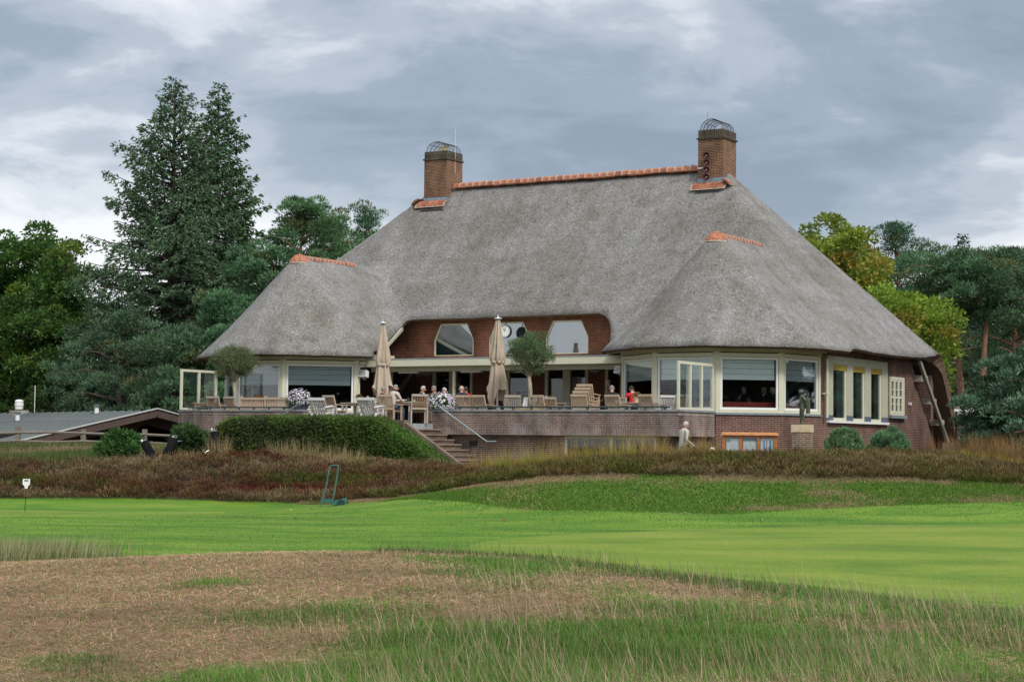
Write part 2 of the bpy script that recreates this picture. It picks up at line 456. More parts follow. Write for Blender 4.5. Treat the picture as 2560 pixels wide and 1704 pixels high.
class MB:
    def __init__(self):
        self.v = []; self.f = []; self.mi = []

    def add(self, vs_, fs, mi=0):
        o = len(self.v)
        self.v += [tuple(p) for p in vs_]
        self.f += [tuple(i + o for i in f) for f in fs]
        self.mi += [mi] * len(fs)
        return self

    def box(self, x0, y0, z0, x1, y1, z1, mi=0):
        vs_ = [(x, y, z) for z in (z0, z1) for y in (y0, y1) for x in (x0, x1)]
        return self.add(vs_, [(0, 2, 3, 1), (4, 5, 7, 6), (0, 1, 5, 4), (2, 6, 7, 3), (0, 4, 6, 2), (1, 3, 7, 5)], mi)

    def beam(self, p, q, a, b, up=(0, 0, 1), mi=0):
        p, q = Vector(p), Vector(q)
        d = (q - p).normalized()
        s = d.cross(Vector(up))
        if s.length < 1e-4: s = d.cross(Vector((1, 0, 0)))
        s.normalize()
        t = s.cross(d).normalized()
        vs_ = []
        for c in (p, q):
            for i, j in ((-1, -1), (1, -1), (1, 1), (-1, 1)):
                vs_.append(c + s * (i * a / 2) + t * (j * b / 2))
        return self.add(vs_, [(0, 1, 2, 3), (7, 6, 5, 4), (0, 4, 5, 1), (1, 5, 6, 2), (2, 6, 7, 3), (3, 7, 4, 0)], mi)

    def tube(self, pts, rad, n=8, mi=0, cap=True):
        pts = [Vector(p) for p in pts]
        if not hasattr(rad, '__len__'): rad = [rad] * len(pts)
        rings = []
        ref = None
        for i, p in enumerate(pts):
            d = (pts[min(i + 1, len(pts) - 1)] - pts[max(i - 1, 0)])
            d = d.normalized() if d.length > 1e-9 else Vector((0, 0, 1))
            if ref is None:
                ref = d.cross(Vector((0, 0, 1)))
                if ref.length < 1e-3: ref = Vector((1, 0, 0))
            ref = (ref - d * ref.dot(d)).normalized()
            t = d.cross(ref)
            rings.append([p + (ref * math.cos(k * 2 * math.pi / n) + t * math.sin(k * 2 * math.pi / n)) * rad[i]
                          for k in range(n)])
        vs_ = [v for r_ in rings for v in r_]
        fs = []
        for i in range(len(pts) - 1):
            for k in range(n):
                fs.append((i * n + k, i * n + (k + 1) % n, (i + 1) * n + (k + 1) % n, (i + 1) * n + k))
        if cap:
            fs.append(tuple(range(n - 1, -1, -1)))
            fs.append(tuple((len(pts) - 1) * n + k for k in range(n)))
        return self.add(vs_, fs, mi)

    def lathe(self, prof, n=16, c=(0, 0, 0), mi=0, fn=None):
        vs_, fs = [], []
        for j, (r_, z) in enumerate(prof):
            for k in range(n):
                a = k * 2 * math.pi / n
                rr = fn(r_, z, a) if fn else r_
                vs_.append((c[0] + rr * math.cos(a), c[1] + rr * math.sin(a), c[2] + z))
        for j in range(len(prof) - 1):
            for k in range(n):
                fs.append((j * n + k, j * n + (k + 1) % n, (j + 1) * n + (k + 1) % n, (j + 1) * n + k))
        fs.append(tuple(range(n - 1, -1, -1)))
        fs.append(tuple((len(prof) - 1) * n + k for k in range(n)))
        return self.add(vs_, fs, mi)

    def prism(self, poly, z0, z1, mi=0):
        """poly of (x, y) counter-clockwise, extruded in z"""
        n = len(poly)
        vs_ = [(x, y, z0) for x, y in poly] + [(x, y, z1) for x, y in poly]
        fs = [tuple(range(n - 1, -1, -1)), tuple(range(n, 2 * n))]
        fs += [(i, (i + 1) % n, n + (i + 1) % n, n + i) for i in range(n)]
        return self.add(vs_, fs, mi)

    def slab(self, poly, p0, ax, th, mi=0):
        """poly of (a, z): a along unit vector ax from p0, extruded th along ax x z (inwards)"""
        ax = Vector(ax).normalized()
        nn = Vector((-ax.y, ax.x, 0))
        p0 = Vector(p0)
        n = len(poly)
        vs_ = [p0 + ax * a + Vector((0, 0, z)) for a, z in poly] + [p0 + ax * a + Vector((0, 0, z)) + nn * th for a, z in poly]
        fs = [tuple(range(n)), tuple(range(2 * n - 1, n - 1, -1))]
        fs += [((i + 1) % n, i, n + i, n + (i + 1) % n) for i in range(n)]
        return self.add(vs_, fs, mi)

    def ball(self, c, r_, n=10, mi=0, sc=(1, 1, 1)):
        prof = []
        k = max(4, n // 2)
        vs_ = []; fs = []
        for j in range(k + 1):
            th = math.pi * j / k
            for i in range(n):
                a = i * 2 * math.pi / n
                vs_.append((c[0] + r_ * sc[0] * math.sin(th) * math.cos(a), c[1] + r_ * sc[1] * math.sin(th) * math.sin(a),
                            c[2] - r_ * sc[2] * math.cos(th)))
        for j in range(k):
            for i in range(n):
                fs.append((j * n + i, j * n + (i + 1) % n, (j + 1) * n + (i + 1) % n, (j + 1) * n + i))
        return self.add(vs_, fs, mi)

    def mesh(self, name, mats, smooth=False):
        me = bpy.data.meshes.new(name)
        me.from_pydata(self.v, [], self.f)
        if not isinstance(mats, (list, tuple)): mats = [mats]
        for m in mats: me.materials.append(MATS[m])
        me.polygons.foreach_set('material_index', self.mi)
        if smooth: me.polygons.foreach_set('use_smooth', [True] * len(self.f))
        uv = me.uv_layers.new(name='UVMap')
        me.update()
        for p in me.polygons:
            nn = p.normal
            if abs(nn.z) > 0.8:
                ta, tb = Vector((1, 0, 0)), Vector((0, 1, 0))
            else:
                ta = Vector((-nn.y, nn.x, 0)).normalized()
                tb = Vector((0, 0, 1))
            for li in p.loop_indices:
                co = me.vertices[me.loops[li].vertex_index].co
                uv.data[li].uv = (co.dot(ta), co.dot(tb))
        return me

    def build(self, name, mats, parent=None, loc=None, rz=None, smooth=False):
        return link(name, self.mesh(name, mats, smooth), parent, loc, rz)


def np_mesh(name, v, q, c=None, mat='leaf', parent=None, tri=False):
    """big mesh from numpy arrays; q is (F,4) or (F,3)"""
    me = bpy.data.meshes.new(name)
    n, (fcount, k) = len(v), q.shape
    me.vertices.add(n)
    me.vertices.foreach_set('co', np.ascontiguousarray(v, dtype=np.float32).ravel())
    me.loops.add(fcount * k)
    me.loops.foreach_set('vertex_index', np.ascontiguousarray(q, dtype=np.int32).ravel())
    me.polygons.add(fcount)
    me.polygons.foreach_set('loop_start', np.arange(0, fcount * k, k, dtype=np.int32))
    me.update(calc_edges=True)
    if c is not None:
        at = me.attributes.new('Col', 'FLOAT_COLOR', 'POINT')
        cc = np.ones((n, 4), dtype=np.float32)
        cc[:, :3] = np.clip(c, 0, 1)
        at.data.foreach_set('color', cc.ravel())
    me.materials.append(MATS[mat])
    o = bpy.data.objects.new(name, me)
    col.objects.link(o)
    if parent: o.parent = parent
    return o


def nrm(a):
    return a / np.maximum(np.linalg.norm(a, axis=-1, keepdims=True), 1e-9)


def rhombi(c, d, s, ln, wd, mid=0.45):
    """leaf quads: base c, axis d, side s, length ln, width wd"""
    ln = np.broadcast_to(np.asarray(ln, float), (len(c),))[:, None]
    wd = np.broadcast_to(np.asarray(wd, float), (len(c),))[:, None]
    a = c
    b = c + d * ln * mid + s * wd * 0.5
    e = c + d * ln
    g = c + d * ln * mid - s * wd * 0.5
    v = np.stack([a, b, e, g], 1).reshape(-1, 3)
    q = np.arange(len(c) * 4).reshape(-1, 4)
    return v, q


def rand_dirs(n, r=rng):
    return nrm(r.normal(size=(n, 3)))


def side_of(d, r=rng):
    x = rand_dirs(len(d), r)
    return nrm(np.cross(d, x))


def vnoise(x, y, sc, seed=0):
    """smooth 2-D value noise, 0..1"""
    x = np.asarray(x, float) * sc; y = np.asarray(y, float) * sc
    xi = np.floor(x).astype(np.int64); yi = np.floor(y).astype(np.int64)
    fx = x - xi; fy = y - yi
    fx = fx * fx * (3 - 2 * fx); fy = fy * fy * (3 - 2 * fy)

    def h(a, b):
        k = (a * 374761393 + b * 668265263 + seed * 974634777) & 0xffffffff
        k = ((k ^ (k >> 13)) * 1274126177) & 0xffffffff
        return ((k ^ (k >> 16)) & 0xffff) / 65535.0
    return (h(xi, yi) * (1 - fx) + h(xi + 1, yi) * fx) * (1 - fy) + (h(xi, yi + 1) * (1 - fx) + h(xi + 1, yi + 1) * fx) * fy


def fbm(x, y, sc, seed=0, octv=3):
    s = 0; a = 1; t = 0
    for i in range(octv):
        s = s + a * vnoise(x, y, sc * 2 ** i, seed + i * 11); t += a; a *= 0.5
    return s / t


def sstep(a, b, x):
    t = np.clip((x - a) / (b - a), 0, 1)
    return t * t * (3 - 2 * t)

# ------------------------------------------------------------------ terrain
CP = np.array([
    (0, 0, .2), (-6, 0, .2), (6, 0, .2), (0, -12, .2), (-3.2, 11.5, .32), (0, 11.2, .40), (2.9, 10.5, .40), (-8, 11, .2),
    (7, 10, .38), (-5.3, 19, .48), (-2.1, 21, .57), (0.1, 20, .59), (2.2, 16.5, .52), (3.9, 14, .47), (-10, 20, .25),
    (7, 12.3, .34), (-6, 26, .06), (-2, 28, 0), (1, 27, 0), (3.5, 23, .0), (6, 20, .0), (9, 17, .05), (-14, 35, 0),
    (-7, 38, 0), (0, 36, 0), (7, 32, .02), (-14, 46, 0), (-7, 46, 0), (0, 41, .03), (6, 39, .1), (12, 38, .15),
    (.2, 43, .12), (5.2, 42.5, .2), (7, 44, .34), (11.8, 44, .42), (1.25, 48, .93), (4.3, 47.5, .95), (10.4, 47, .93),
    (13, 47, .85), (-3.1, 51, .24), (-5.4, 52.5, .03), (-7.9, 53.5, .05), (-14.8, 53.5, .05), (-22, 53, .05),
    (2.5, 52, 1.2), (5.8, 52, 1.35), (9.1, 51.5, 1.5), (11.7, 51.5, 1.42), (14.2, 50, 1.05), (5.1, 56, .85),
    (2.7, 57, .88), (8.8, 55.5, 1.1), (6.7, 59.5, .85), (12.2, 64, 1.3), (16.2, 71, 1.45), (17.5, 66, 1.25), (14, 58, 1.25),
    (-6.7, 60.6, 1.1), (-8.5, 58, 1.12), (-12.3, 58, 1.03), (-16, 58, 1.0), (-16, 62, 1.12), (-1.4, 60.5, 1.0),
    (0, 57, .93), (-2.5, 57, .95), (-18, 68, 1.42), (-13, 68, 1.42), (-10.5, 70, 1.15), (-20, 75.5, .4), (-14, 78, .4),
    (-30, 90, .3), (-24, 62, 1.2), (-50, 100, .5), (0, 100, 1), (20, 85, 1.3), (40, 90, 1.2), (22, 62, 1.0), (30, 55, .9),
    (0, 75, 1.0), (-6, 70, 1.0), (50, 40, .5), (-50, 40, .3), (30, 30, .2), (-30, 25, .2), (-60, 70, .8), (60, 70, 1.0),
    (100, 120, 1), (-100, 120, .6), (0, 140, 1), (-80, -20, .2), (80, -20, .2)], float)


def _tps(r2):
    return np.where(r2 > 1e-9, 0.5 * r2 * np.log(np.maximum(r2, 1e-9)), 0.0)


_n = len(CP)
_K = _tps(((CP[:, None, :2] - CP[None, :, :2]) ** 2).sum(-1)) + np.eye(_n) * 0.6
_P = np.c_[np.ones(_n), CP[:, :2]]
_A = np.block([[_K, _P], [_P.T, np.zeros((3, 3))]])
_S = np.linalg.solve(_A, np.r_[CP[:, 2], 0, 0, 0])


def terrain(x, y):
    x = np.asarray(x, float); y = np.asarray(y, float)
    sh = x.shape
    x = x.ravel(); y = y.ravel()
    z = np.empty_like(x)
    for i in range(0, len(x), 20000):
        xx, yy = x[i:i + 20000], y[i:i + 20000]
        k = _tps((xx[:, None] - CP[None, :, 0]) ** 2 + (yy[:, None] - CP[None, :, 1]) ** 2)
        z[i:i + 20000] = k @ _S[:_n] + _S[_n] + _S[_n + 1] * xx + _S[_n + 2] * yy
    rr = np.hypot(x, y - 50)
    t = sstep(75, 110, rr)
    z = z * (1 - t) + 0.8 * t
    # the house stands on its own level pad
    return z.reshape(sh)


def tz(x, y):
    return float(terrain(np.array([x]), np.array([y]))[0])


YH = lambda x: np.interp(x, [-30, -7.9, -5.4, -3.1, -1, 1.25, 4.3, 10.4, 13, 20, 30], [53.2, 53.2, 52.4, 51, 49.3, 48, 47.5, 47, 47, 46.5, 46])
YF = lambda x: np.interp(x, [-30, -7, -4, -2, .2, 5, 7, 12, 20, 30], [53.2, 53.0, 51.3, 46.5, 43.6, 42.4, 43.6, 44.4, 45, 45])
YFAR = lambda x: np.interp(x, [-30, -16, -10.5, -8, -6, -4, -2, 1, 5, 9, 12, 15, 18, 30], [60, 60.5, 60.4, 61, 60, 59, 57, 54.8, 54.0, 53.4, 54.2, 55, 55, 54])
YNEAR = lambda x: np.interp(x, [-30, -9, -6, -2, 1, 3.5, 6, 10, 30], [22, 23.5, 25.3, 25.5, 24, 20.5, 17.5, 15, 12])


def greenness(x, y):
    g = 0.40 + 0.12 * (x - 0.2) - 0.045 * (y - 14.0)
    g = g + 1.5 * (fbm(x, y, 0.55, 3, 4) - 0.5) + 0.6 * (fbm(x, y, 2.2, 9, 2) - 0.5)
    g = g + 0.5 * sstep(1.2, 0.2, np.abs(y - np.interp(x, [-6, 0, 2, 4, 7], [40, 20.3, 17.6, 14.8, 12.2])))
    for (px_, py_, pr_) in ((-1.7, 14.3, .8), (.2, 12.6, 1.0), (-.5, 18.6, .7), (-3.0, 12.3, .3), (-2.6, 16.4, .35), (1.4, 14.6, .6), (-1.2, 11.4, .6)):
        g = g + .75 * np.exp(-(((x - px_) / (1.5 * pr_)) ** 2 + ((y - py_) / pr_) ** 2))
    return np.clip(g, 0, 1)


BROWN = np.array([0.19, 0.13, 0.078]); GREEN_D = np.array([0.07, 0.115, 0.028])
xs = np.r_[-500, -300, -180, -110, -75, -50, -38, np.arange(-30, 30.01, .35), 38, 50, 75, 110, 180, 300, 500]
ys = np.r_[-200, -80, -30, -10, 0, 4, np.arange(7, 30, .3), np.arange(30, 82, .45), np.arange(82, 112, 2.5), 125, 150, 200, 300, 500, 900]
GX, GY = np.meshgrid(xs, ys)
GZ = terrain(GX, GY)
gv = np.stack([GX.ravel(), GY.ravel(), GZ.ravel()], 1)
nx_, ny_ = len(xs), len(ys)
idx = np.arange(nx_ * ny_).reshape(ny_, nx_)
gq = np.stack([idx[:-1, :-1].ravel(), idx[:-1, 1:].ravel(), idx[1:, 1:].ravel(), idx[1:, :-1].ravel()], 1)
fx, fy = gv[:, 0], gv[:, 1]
gr = greenness(fx, fy)[:, None]
gc = BROWN * (1 - gr) + GREEN_D * gr
bank = (sstep(-0.3, 0.3, fy - YF(fx)))[:, None]
bn = (fbm(fx, fy, 0.5, 21, 3))[:, None]
bcol = np.array([0.085, 0.16, 0.025]) * (1 - sstep(.55, .8, bn)) + np.array([0.24, 0.19, 0.09]) * sstep(.55, .8, bn)
gc = gc * (1 - bank) + bcol * bank
hea = (sstep(0.0, 0.4, fy - YH(fx)))[:, None]
gc = gc * (1 - hea) + np.array([0.04, 0.03, 0.02]) * hea
far = (sstep(0.0, 0.8, fy - YFAR(fx)))[:, None]
gc = gc * (1 - far) + np.array([0.13, 0.10, 0.07]) * far
wood = sstep(72, 80, fy)[:, None]
gc = gc * (1 - wood) + np.array([0.07, 0.065, 0.035]) * wood

m, t, o = new_mat('ground_soil')
at = N(t, 'ShaderNodeAttribute', attribute_name='Col')
p = N(t, 'ShaderNodeBsdfPrincipled', ins={'Roughness': 0.95, 'Specular IOR Level': 0.1})
tcn = N(t, 'ShaderNodeTexCoord')
nz = N(t, 'ShaderNodeTexNoise', ins={'Scale': 9.0, 'Detail': 6.0, 'Roughness': 0.7})
t.links.new(tcn.outputs['Object'], nz.inputs['Vector'])
r1 = ramp(t, [(0.3, (0.55, 0.52, 0.5)), (0.7, (1.4, 1.35, 1.3))], nz.outputs['Fac'])
mu = N(t, 'ShaderNodeMix', data_type='RGBA', blend_type='MULTIPLY', ins={0: 1.0})
t.links.new(at.outputs['Color'], mu.inputs[6]); t.links.new(r1.outputs[0], mu.inputs[7])
t.links.new(mu.outputs[2], p.inputs['Base Color'])
b = N(t, 'ShaderNodeBump', ins={'Strength': 0.7, 'Distance': 0.06})
t.links.new(nz.outputs['Fac'], b.inputs['Height']); t.links.new(b.outputs[0], p.inputs['Normal'])
t.links.new(p.outputs[0], o.inputs[0])
MATS['ground_soil'] = m
ground = np_mesh('ground', gv, gq, gc, 'ground_soil')
ground['kind'] = 'structure'
ground.data.polygons.foreach_set('use_smooth', [True] * len(gq))


def turf_mat(name, c_lo, c_mid, c_hi, brown=0.0, sc=1.0):
    m, t, o = new_mat(name)
    p = N(t, 'ShaderNodeBsdfPrincipled', ins={'Roughness': 0.85, 'Specular IOR Level': 0.15})
    tcn = N(t, 'ShaderNodeTexCoord')
    mp_ = N(t, 'ShaderNodeMapping')
    mp_.inputs['Scale'].default_value = (0.32 * sc, 0.75 * sc, 1)
    mp_.inputs['Rotation'].default_value = (0, 0, 0.12)
    t.links.new(tcn.outputs['Object'], mp_.inputs[0])
    a = N(t, 'ShaderNodeTexNoise', ins={'Scale': 1.0, 'Detail': 6.0, 'Roughness': 0.62, 'Distortion': 0.4})
    t.links.new(mp_.outputs[0], a.inputs['Vector'])
    r_ = ramp(t, [(0.32, c_lo), (0.5, c_mid), (0.68, c_hi)], a.outputs['Fac'])
    f_ = N(t, 'ShaderNodeTexNoise', ins={'Scale': 22.0, 'Detail': 5.0, 'Roughness': 0.75})
    t.links.new(tcn.outputs['Object'], f_.inputs['Vector'])
    r2 = ramp(t, [(0.3, (0.58, 0.62, 0.55)), (0.7, (1.42, 1.36, 1.3))], f_.outputs['Fac'])
    mu = N(t, 'ShaderNodeMix', data_type='RGBA', blend_type='MULTIPLY', ins={0: 1.0})
    t.links.new(r_.outputs[0], mu.inputs[6]); t.links.new(r2.outputs[0], mu.inputs[7])
    k_ = N(t, 'ShaderNodeTexNoise', ins={'Scale': 0.55, 'Detail': 5.0, 'Roughness': 0.7})
    mp2 = N(t, 'ShaderNodeMapping')
    mp2.inputs['Location'].default_value = (11, 5, 0)
    mp2.inputs['Scale'].default_value = (0.6, 1.4, 1)
    t.links.new(tcn.outputs['Object'], mp2.inputs[0]); t.links.new(mp2.outputs[0], k_.inputs['Vector'])
    r3 = ramp(t, [(0.56, (0, 0, 0)), (0.74, (brown,) * 3)], k_.outputs['Fac'])
    mx = N(t, 'ShaderNodeMix', data_type='RGBA')
    mx.inputs[7].default_value = (0.20, 0.17, 0.07, 1)
    t.links.new(r3.outputs[0], mx.inputs[0]); t.links.new(mu.outputs[2], mx.inputs[6])
    t.links.new(mx.outputs[2], p.inputs['Base Color'])
    b = N(t, 'ShaderNodeBump', ins={'Strength': 0.5, 'Distance': 0.03})
    t.links.new(f_.outputs['Fac'], b.inputs['Height']); t.links.new(b.outputs[0], p.inputs['Normal'])
    t.links.new(p.outputs[0], o.inputs[0])
    MATS[name] = m


turf_mat('turf', (0.045, 0.120, 0.012), (0.083, 0.178, 0.016), (0.140, 0.222, 0.026), 0.6)
turf_mat('turf_green', (0.085, 0.158, 0.019), (0.132, 0.203, 0.025), (0.18, 0.232, 0.038), 0.6, 0.8)

# mown lawn: strip between the foreground rise and the bank
lx = np.arange(-32, 32.01, .5)
lt = np.linspace(0, 1, 70)
LX = np.repeat(lx[None], len(lt), 0)
wob = 0.35 * (fbm(lx, lx * 0 + 3.3, 0.5, 5, 3) - .5)
LY = (YNEAR(lx) - 1.5)[None] * (1 - lt[:, None]) + (YF(lx) + 0.25 + wob)[None] * lt[:, None]
LZ = terrain(LX, LY) + 0.02
idx = np.arange(LX.size).reshape(LX.shape)
lq = np.stack([idx[:-1, :-1].ravel(), idx[:-1, 1:].ravel(), idx[1:, 1:].ravel(), idx[1:, :-1].ravel()], 1)
lawn = np_mesh('lawn', np.stack([LX.ravel(), LY.ravel(), LZ.ravel()], 1), lq, None, 'turf')
lawn['kind'] = 'structure'
lawn.data.polygons.foreach_set('use_smooth', [True] * len(lq))
for (cx_, cy_, ra, rb, wv) in ((-17.5, 44.9, 10.3, 4.4, .25), (11.5, 31.5, 12.5, 8.3, .5)):
    nr, na = 26, 96
    rr = np.r_[np.linspace(0.001, .98, nr - 1), 1.0][:, None]
    aa = np.linspace(0, 2 * np.pi, na, endpoint=False)[None]
    wobr = 1 + 0.03 * np.sin(3 * aa + 1) + 0.02 * np.sin(5 * aa)
    X = cx_ + ra * rr * np.cos(aa) * wobr
    Y = cy_ + rb * rr * np.sin(aa) * wobr
    Z = terrain(X, Y) + np.where(rr > .985, 0.004, 0.045)
    idx = np.arange(X.size).reshape(X.shape)
    i2 = np.roll(idx, -1, 1)
    gq2 = np.stack([idx[:-1].ravel(), idx[1:].ravel(), i2[1:].ravel(), i2[:-1].ravel()], 1)
    pg = np_mesh('putting_green', np.stack([X.ravel(), Y.ravel(), Z.ravel()], 1), gq2, None, 'turf_green')
    pg['kind'] = 'structure'
    pg.data.polygons.foreach_set('use_smooth', [True] * len(gq2))

# ------------------------------------------------------------------ the clubhouse
club = empty('clubhouse', ORG, -TH)
tag(club, 'large thatched brick clubhouse with two chimneys and glazed bays behind the terrace', 'building')


def smin(a, b, k):
    h = np.clip(.5 + .5 * (b - a) / k, 0, 1)
    return b * (1 - h) + a * h - k * h * (1 - h)


def smax(a, b, k):
    return -smin(-a, -b, k)


def roof_main(u, w):
    front = 6.66 + 1.39 * (w - 8.5)
    back = np.minimum(12.6 - 1.37 * (w - 12.8), 5.35 - 1.6 * (w - 18.2))
    rh = 5.1 + 1.04 * (8.9 - u)
    lh = 12.05 + 0.88 * (u + 12.3)
    return smin(smin(front, back, .4), smin(rh, lh, .3), .5)


def roof_wing(u, w, c):
    d = np.sqrt((u - c) ** 2 + .03)
    if c < -5: d = np.where(u < c, .90 * d, d)      # the left wing spreads a little wider
    zf = 5.0 + 1.39 * (w - 2.0)
    side = 9.25 - 1.06 * d
    dg = 9.2 - 1.30 * (d * math.sin(R(40)) - (w - 5.0) * math.cos(R(40)))
    z = smin(smin(zf, side, .32), dg, .32)
    z = smin(z, 9.1 + 0 * z, .3)
    h = np.clip((9.1 - z) / 4.1, 0, 1)
    z = z - 0.16 * np.sin(np.pi * h)            # slight sweep of the thatch
    return smin(z, 9.1 - 1.6 * (w - 10.6), .5)


def roof_z(u, w):
    return smax(smax(roof_main(u, w), roof_wing(u, w, 5.0), .12), roof_wing(u, w, -12.9), .12)


edge = [(1.12, 6.9), (1.1, 4.05), (3.5, 2.12), (6.4, 2.05), (8.45, 3.65), (8.92, 6.0), (8.96, 7.35), (8.72, 7.75), (8.74, 12),
        (8.62, 18.2), (8.66, 20.3), (0, 20.3), (-10, 20.3), (-17.6, 19.5), (-17.7, 12), (-17.7, 7.5), (-17.4, 5.4), (-16.75, 3.6),
        (-14.3, 2.05), (-11.4, 2.12), (-9.05, 4.05), (-9.08, 4.9), (-9.7, 6.75), (-10.28, 8.42), (-10.1, 8.5), (-1.1, 8.5),
        (-0.62, 8.15), (-0.42, 7.5), (0.2, 7.1)]
dense = []
for i in range(len(edge)):
    a, b_ = np.array(edge[i]), np.array(edge[(i + 1) % len(edge)])
    n_ = max(1, int(np.linalg.norm(b_ - a) / .22))
    for k in range(n_):
        dense.append(a + (b_ - a) * k / n_)
dense = np.array(dense)
for _ in range(2):          # soften the corners of the eaves
    dense = 0.5 * dense + 0.25 * np.roll(dense, 1, 0) + 0.25 * np.roll(dense, -1, 0)


def eave_fix(P, tgt):
    e = .04
    for _ in range(8):
        z = roof_z(P[:, 0], P[:, 1])
        g0 = (roof_z(P[:, 0] + e, P[:, 1]) - roof_z(P[:, 0] - e, P[:, 1])) / (2 * e)
        g1 = (roof_z(P[:, 0], P[:, 1] + e) - roof_z(P[:, 0], P[:, 1] - e)) / (2 * e)
        k = np.clip((z - tgt) / np.maximum(g0 ** 2 + g1 ** 2, .2), -.2, .2) * .8
        P = P - np.c_[g0, g1] * k[:, None]
    return P


# keep the eaves of the two wings level
sel = ((dense[:, 0] > 1.0) | (dense[:, 0] < -8.9)) & (dense[:, 1] < 6.6) & ~((dense[:, 0] > -11) & (dense[:, 0] < 0) & (dense[:, 1] > 4.7))
dense[sel] = eave_fix(dense[sel], 4.99)
sel = (dense[:, 0] > 8.5) & (dense[:, 1] >= 6.6) & (dense[:, 1] < 17.2)
dense[sel] = eave_fix(dense[sel], np.interp(dense[sel][:, 1], [6.6, 7.3, 7.8, 12, 15, 17], [4.99, 5.0, 5.13, 5.08, 5.15, 5.3]))


def inside(px, py, poly):
    ins = np.zeros(len(px), bool)
    j = len(poly) - 1
    for i in range(len(poly)):
        xi, yi = poly[i]; xj, yj = poly[j]
        c_ = ((yi > py) != (yj > py)) & (px < (xj - xi) * (py - yi) / (yj - yi + 1e-12) + xi)
        ins ^= c_
        j = i
    return ins


gu, gw = np.meshgrid(np.arange(-17.6, 9, .24), np.arange(2, 20.4, .24))
gu = gu.ravel() + rng.uniform(-.03, .03, gu.size); gw = gw.ravel() + rng.uniform(-.03, .03, gw.size)
ok = inside(gu, gw, dense)
dmin = np.full(gu.shape, 9.)
for k in range(len(dense)):
    dmin = np.minimum(dmin, np.hypot(gu - dense[k, 0], gw - dense[k, 1]))
ok &= dmin > .13
pts = np.r_[dense, np.stack([gu[ok], gw[ok]], 1)]
nb_ = len(dense)
res = delaunay_2d_cdt([Vector(p_) for p_ in pts], [(i, (i + 1) % nb_) for i in range(nb_)], [], 1, 1e-5)
rv = np.array([tuple(v) for v in res[0]])
tris = [f_ for f_ in res[2]]
orig = res[3]
top = np.c_[rv, roof_z(rv[:, 0], rv[:, 1])]
# gentle unevenness of hand-laid thatch
top[:, 2] += 0.035 * (fbm(top[:, 0] + 40, top[:, 1] + 40, 0.7, 4, 3) - .5) * 2 + 0.02 * (vnoise(top[:, 0] + 60, top[:, 1] + 60, 2.3, 8) - .5)
e_ = .05
gux = (roof_z(rv[:, 0] + e_, rv[:, 1]) - roof_z(rv[:, 0] - e_, rv[:, 1])) / (2 * e_)
gwx = (roof_z(rv[:, 0], rv[:, 1] + e_) - roof_z(rv[:, 0], rv[:, 1] - e_)) / (2 * e_)
nr_ = nrm(np.c_[-gux, -gwx, np.ones(len(rv))])
de = np.full(len(rv), 9.)
for k in range(len(dense)):
    de = np.minimum(de, np.hypot(rv[:, 0] - dense[k, 0], rv[:, 1] - dense[k, 1]))
thk = np.interp(rv[:, 1], [15.5, 17.5], [.11, .42]) + .26 * sstep(0, .9, de) * np.interp(rv[:, 1], [15.5, 17.5], [1, 0])
bot = top - nr_ * thk[:, None]
V_ = np.r_[top, bot]
nt_ = len(top)
bmap = {}
for i, o_l in enumerate(orig):
    for k in o_l:
        if k < nb_: bmap[k] = i
F_ = []; FM = []
for f_ in tris:
    a, b_, c_ = f_
    cr_ = (rv[b_][0] - rv[a][0]) * (rv[c_][1] - rv[a][1]) - (rv[b_][1] - rv[a][1]) * (rv[c_][0] - rv[a][0])
    f_ = (a, b_, c_) if cr_ > 0 else (a, c_, b_)
    F_.append(f_); FM.append(0)
    F_.append(tuple(nt_ + x for x in reversed(f_))); FM.append(1)
for k in range(nb_):
    a, b_ = bmap[k], bmap[(k + 1) % nb_]
    F_.append((b_, a, nt_ + a, nt_ + b_)); FM.append(1)
me = bpy.data.meshes.new('roof')
me.from_pydata([tuple(x) for x in V_], [], F_)
me.materials.append(MATS['thatch']); me.materials.append(MATS['thatch_under'])
me.polygons.foreach_set('material_index', FM)
me.polygons.foreach_set('use_smooth', [i % 2 == 0 and m_i == 0 for i, m_i in enumerate(FM)])
me.update()
roof = link('roof', me, club)
roof['label'] = 'weathered grey thatch'


def rz1(u, w):
    return float(roof_z(np.array([float(u)]), np.array([float(w)]))[0])


# --- ridge tiles, each one a saddle-shaped tile with mortar between
def saddle(width, drop, r_, along, n=7, th=.05):
    """half-round cap tile: across local x, length along local y"""
    mb = MB()
    prof = []
    for k in range(n):
        a = math.pi * (k / (n - 1))
        prof.append((-math.cos(a) * width / 2, math.sin(a) ** .8 * drop))
    vs_ = []
    for y in (0, along):
        for x, z in prof: vs_.append((x, y, z))
        for x, z in prof: vs_.append((x * .86, y, z - th))
    fs = []
    m2 = 2 * n
    for k in range(n - 1):
        fs.append((k, m2 + k, m2 + k + 1, k + 1))
        fs.append((n + k + 1, m2 + n + k + 1, m2 + n + k, n + k))
        fs.append((k, k + 1, n + k + 1, n + k))
        fs.append((m2 + k + 1, m2 + k, m2 + n + k, m2 + n + k + 1))
    fs.append((0, n, m2 + n, m2)); fs.append((n - 1, m2 + n - 1, m2 + 2 * n - 1, 2 * n - 1))
    return mb.add(vs_, fs)


tile_me = saddle(.70, .22, .3, .30).mesh('ridge_tile', 'ridge_tile')
tile2_me = saddle(.70, .22, .3, .30).mesh('ridge_tile_b', 'tile_red_dark')
mort_me = saddle(.73, .232, .3, .05).mesh('mortar_joint', 'mortar')


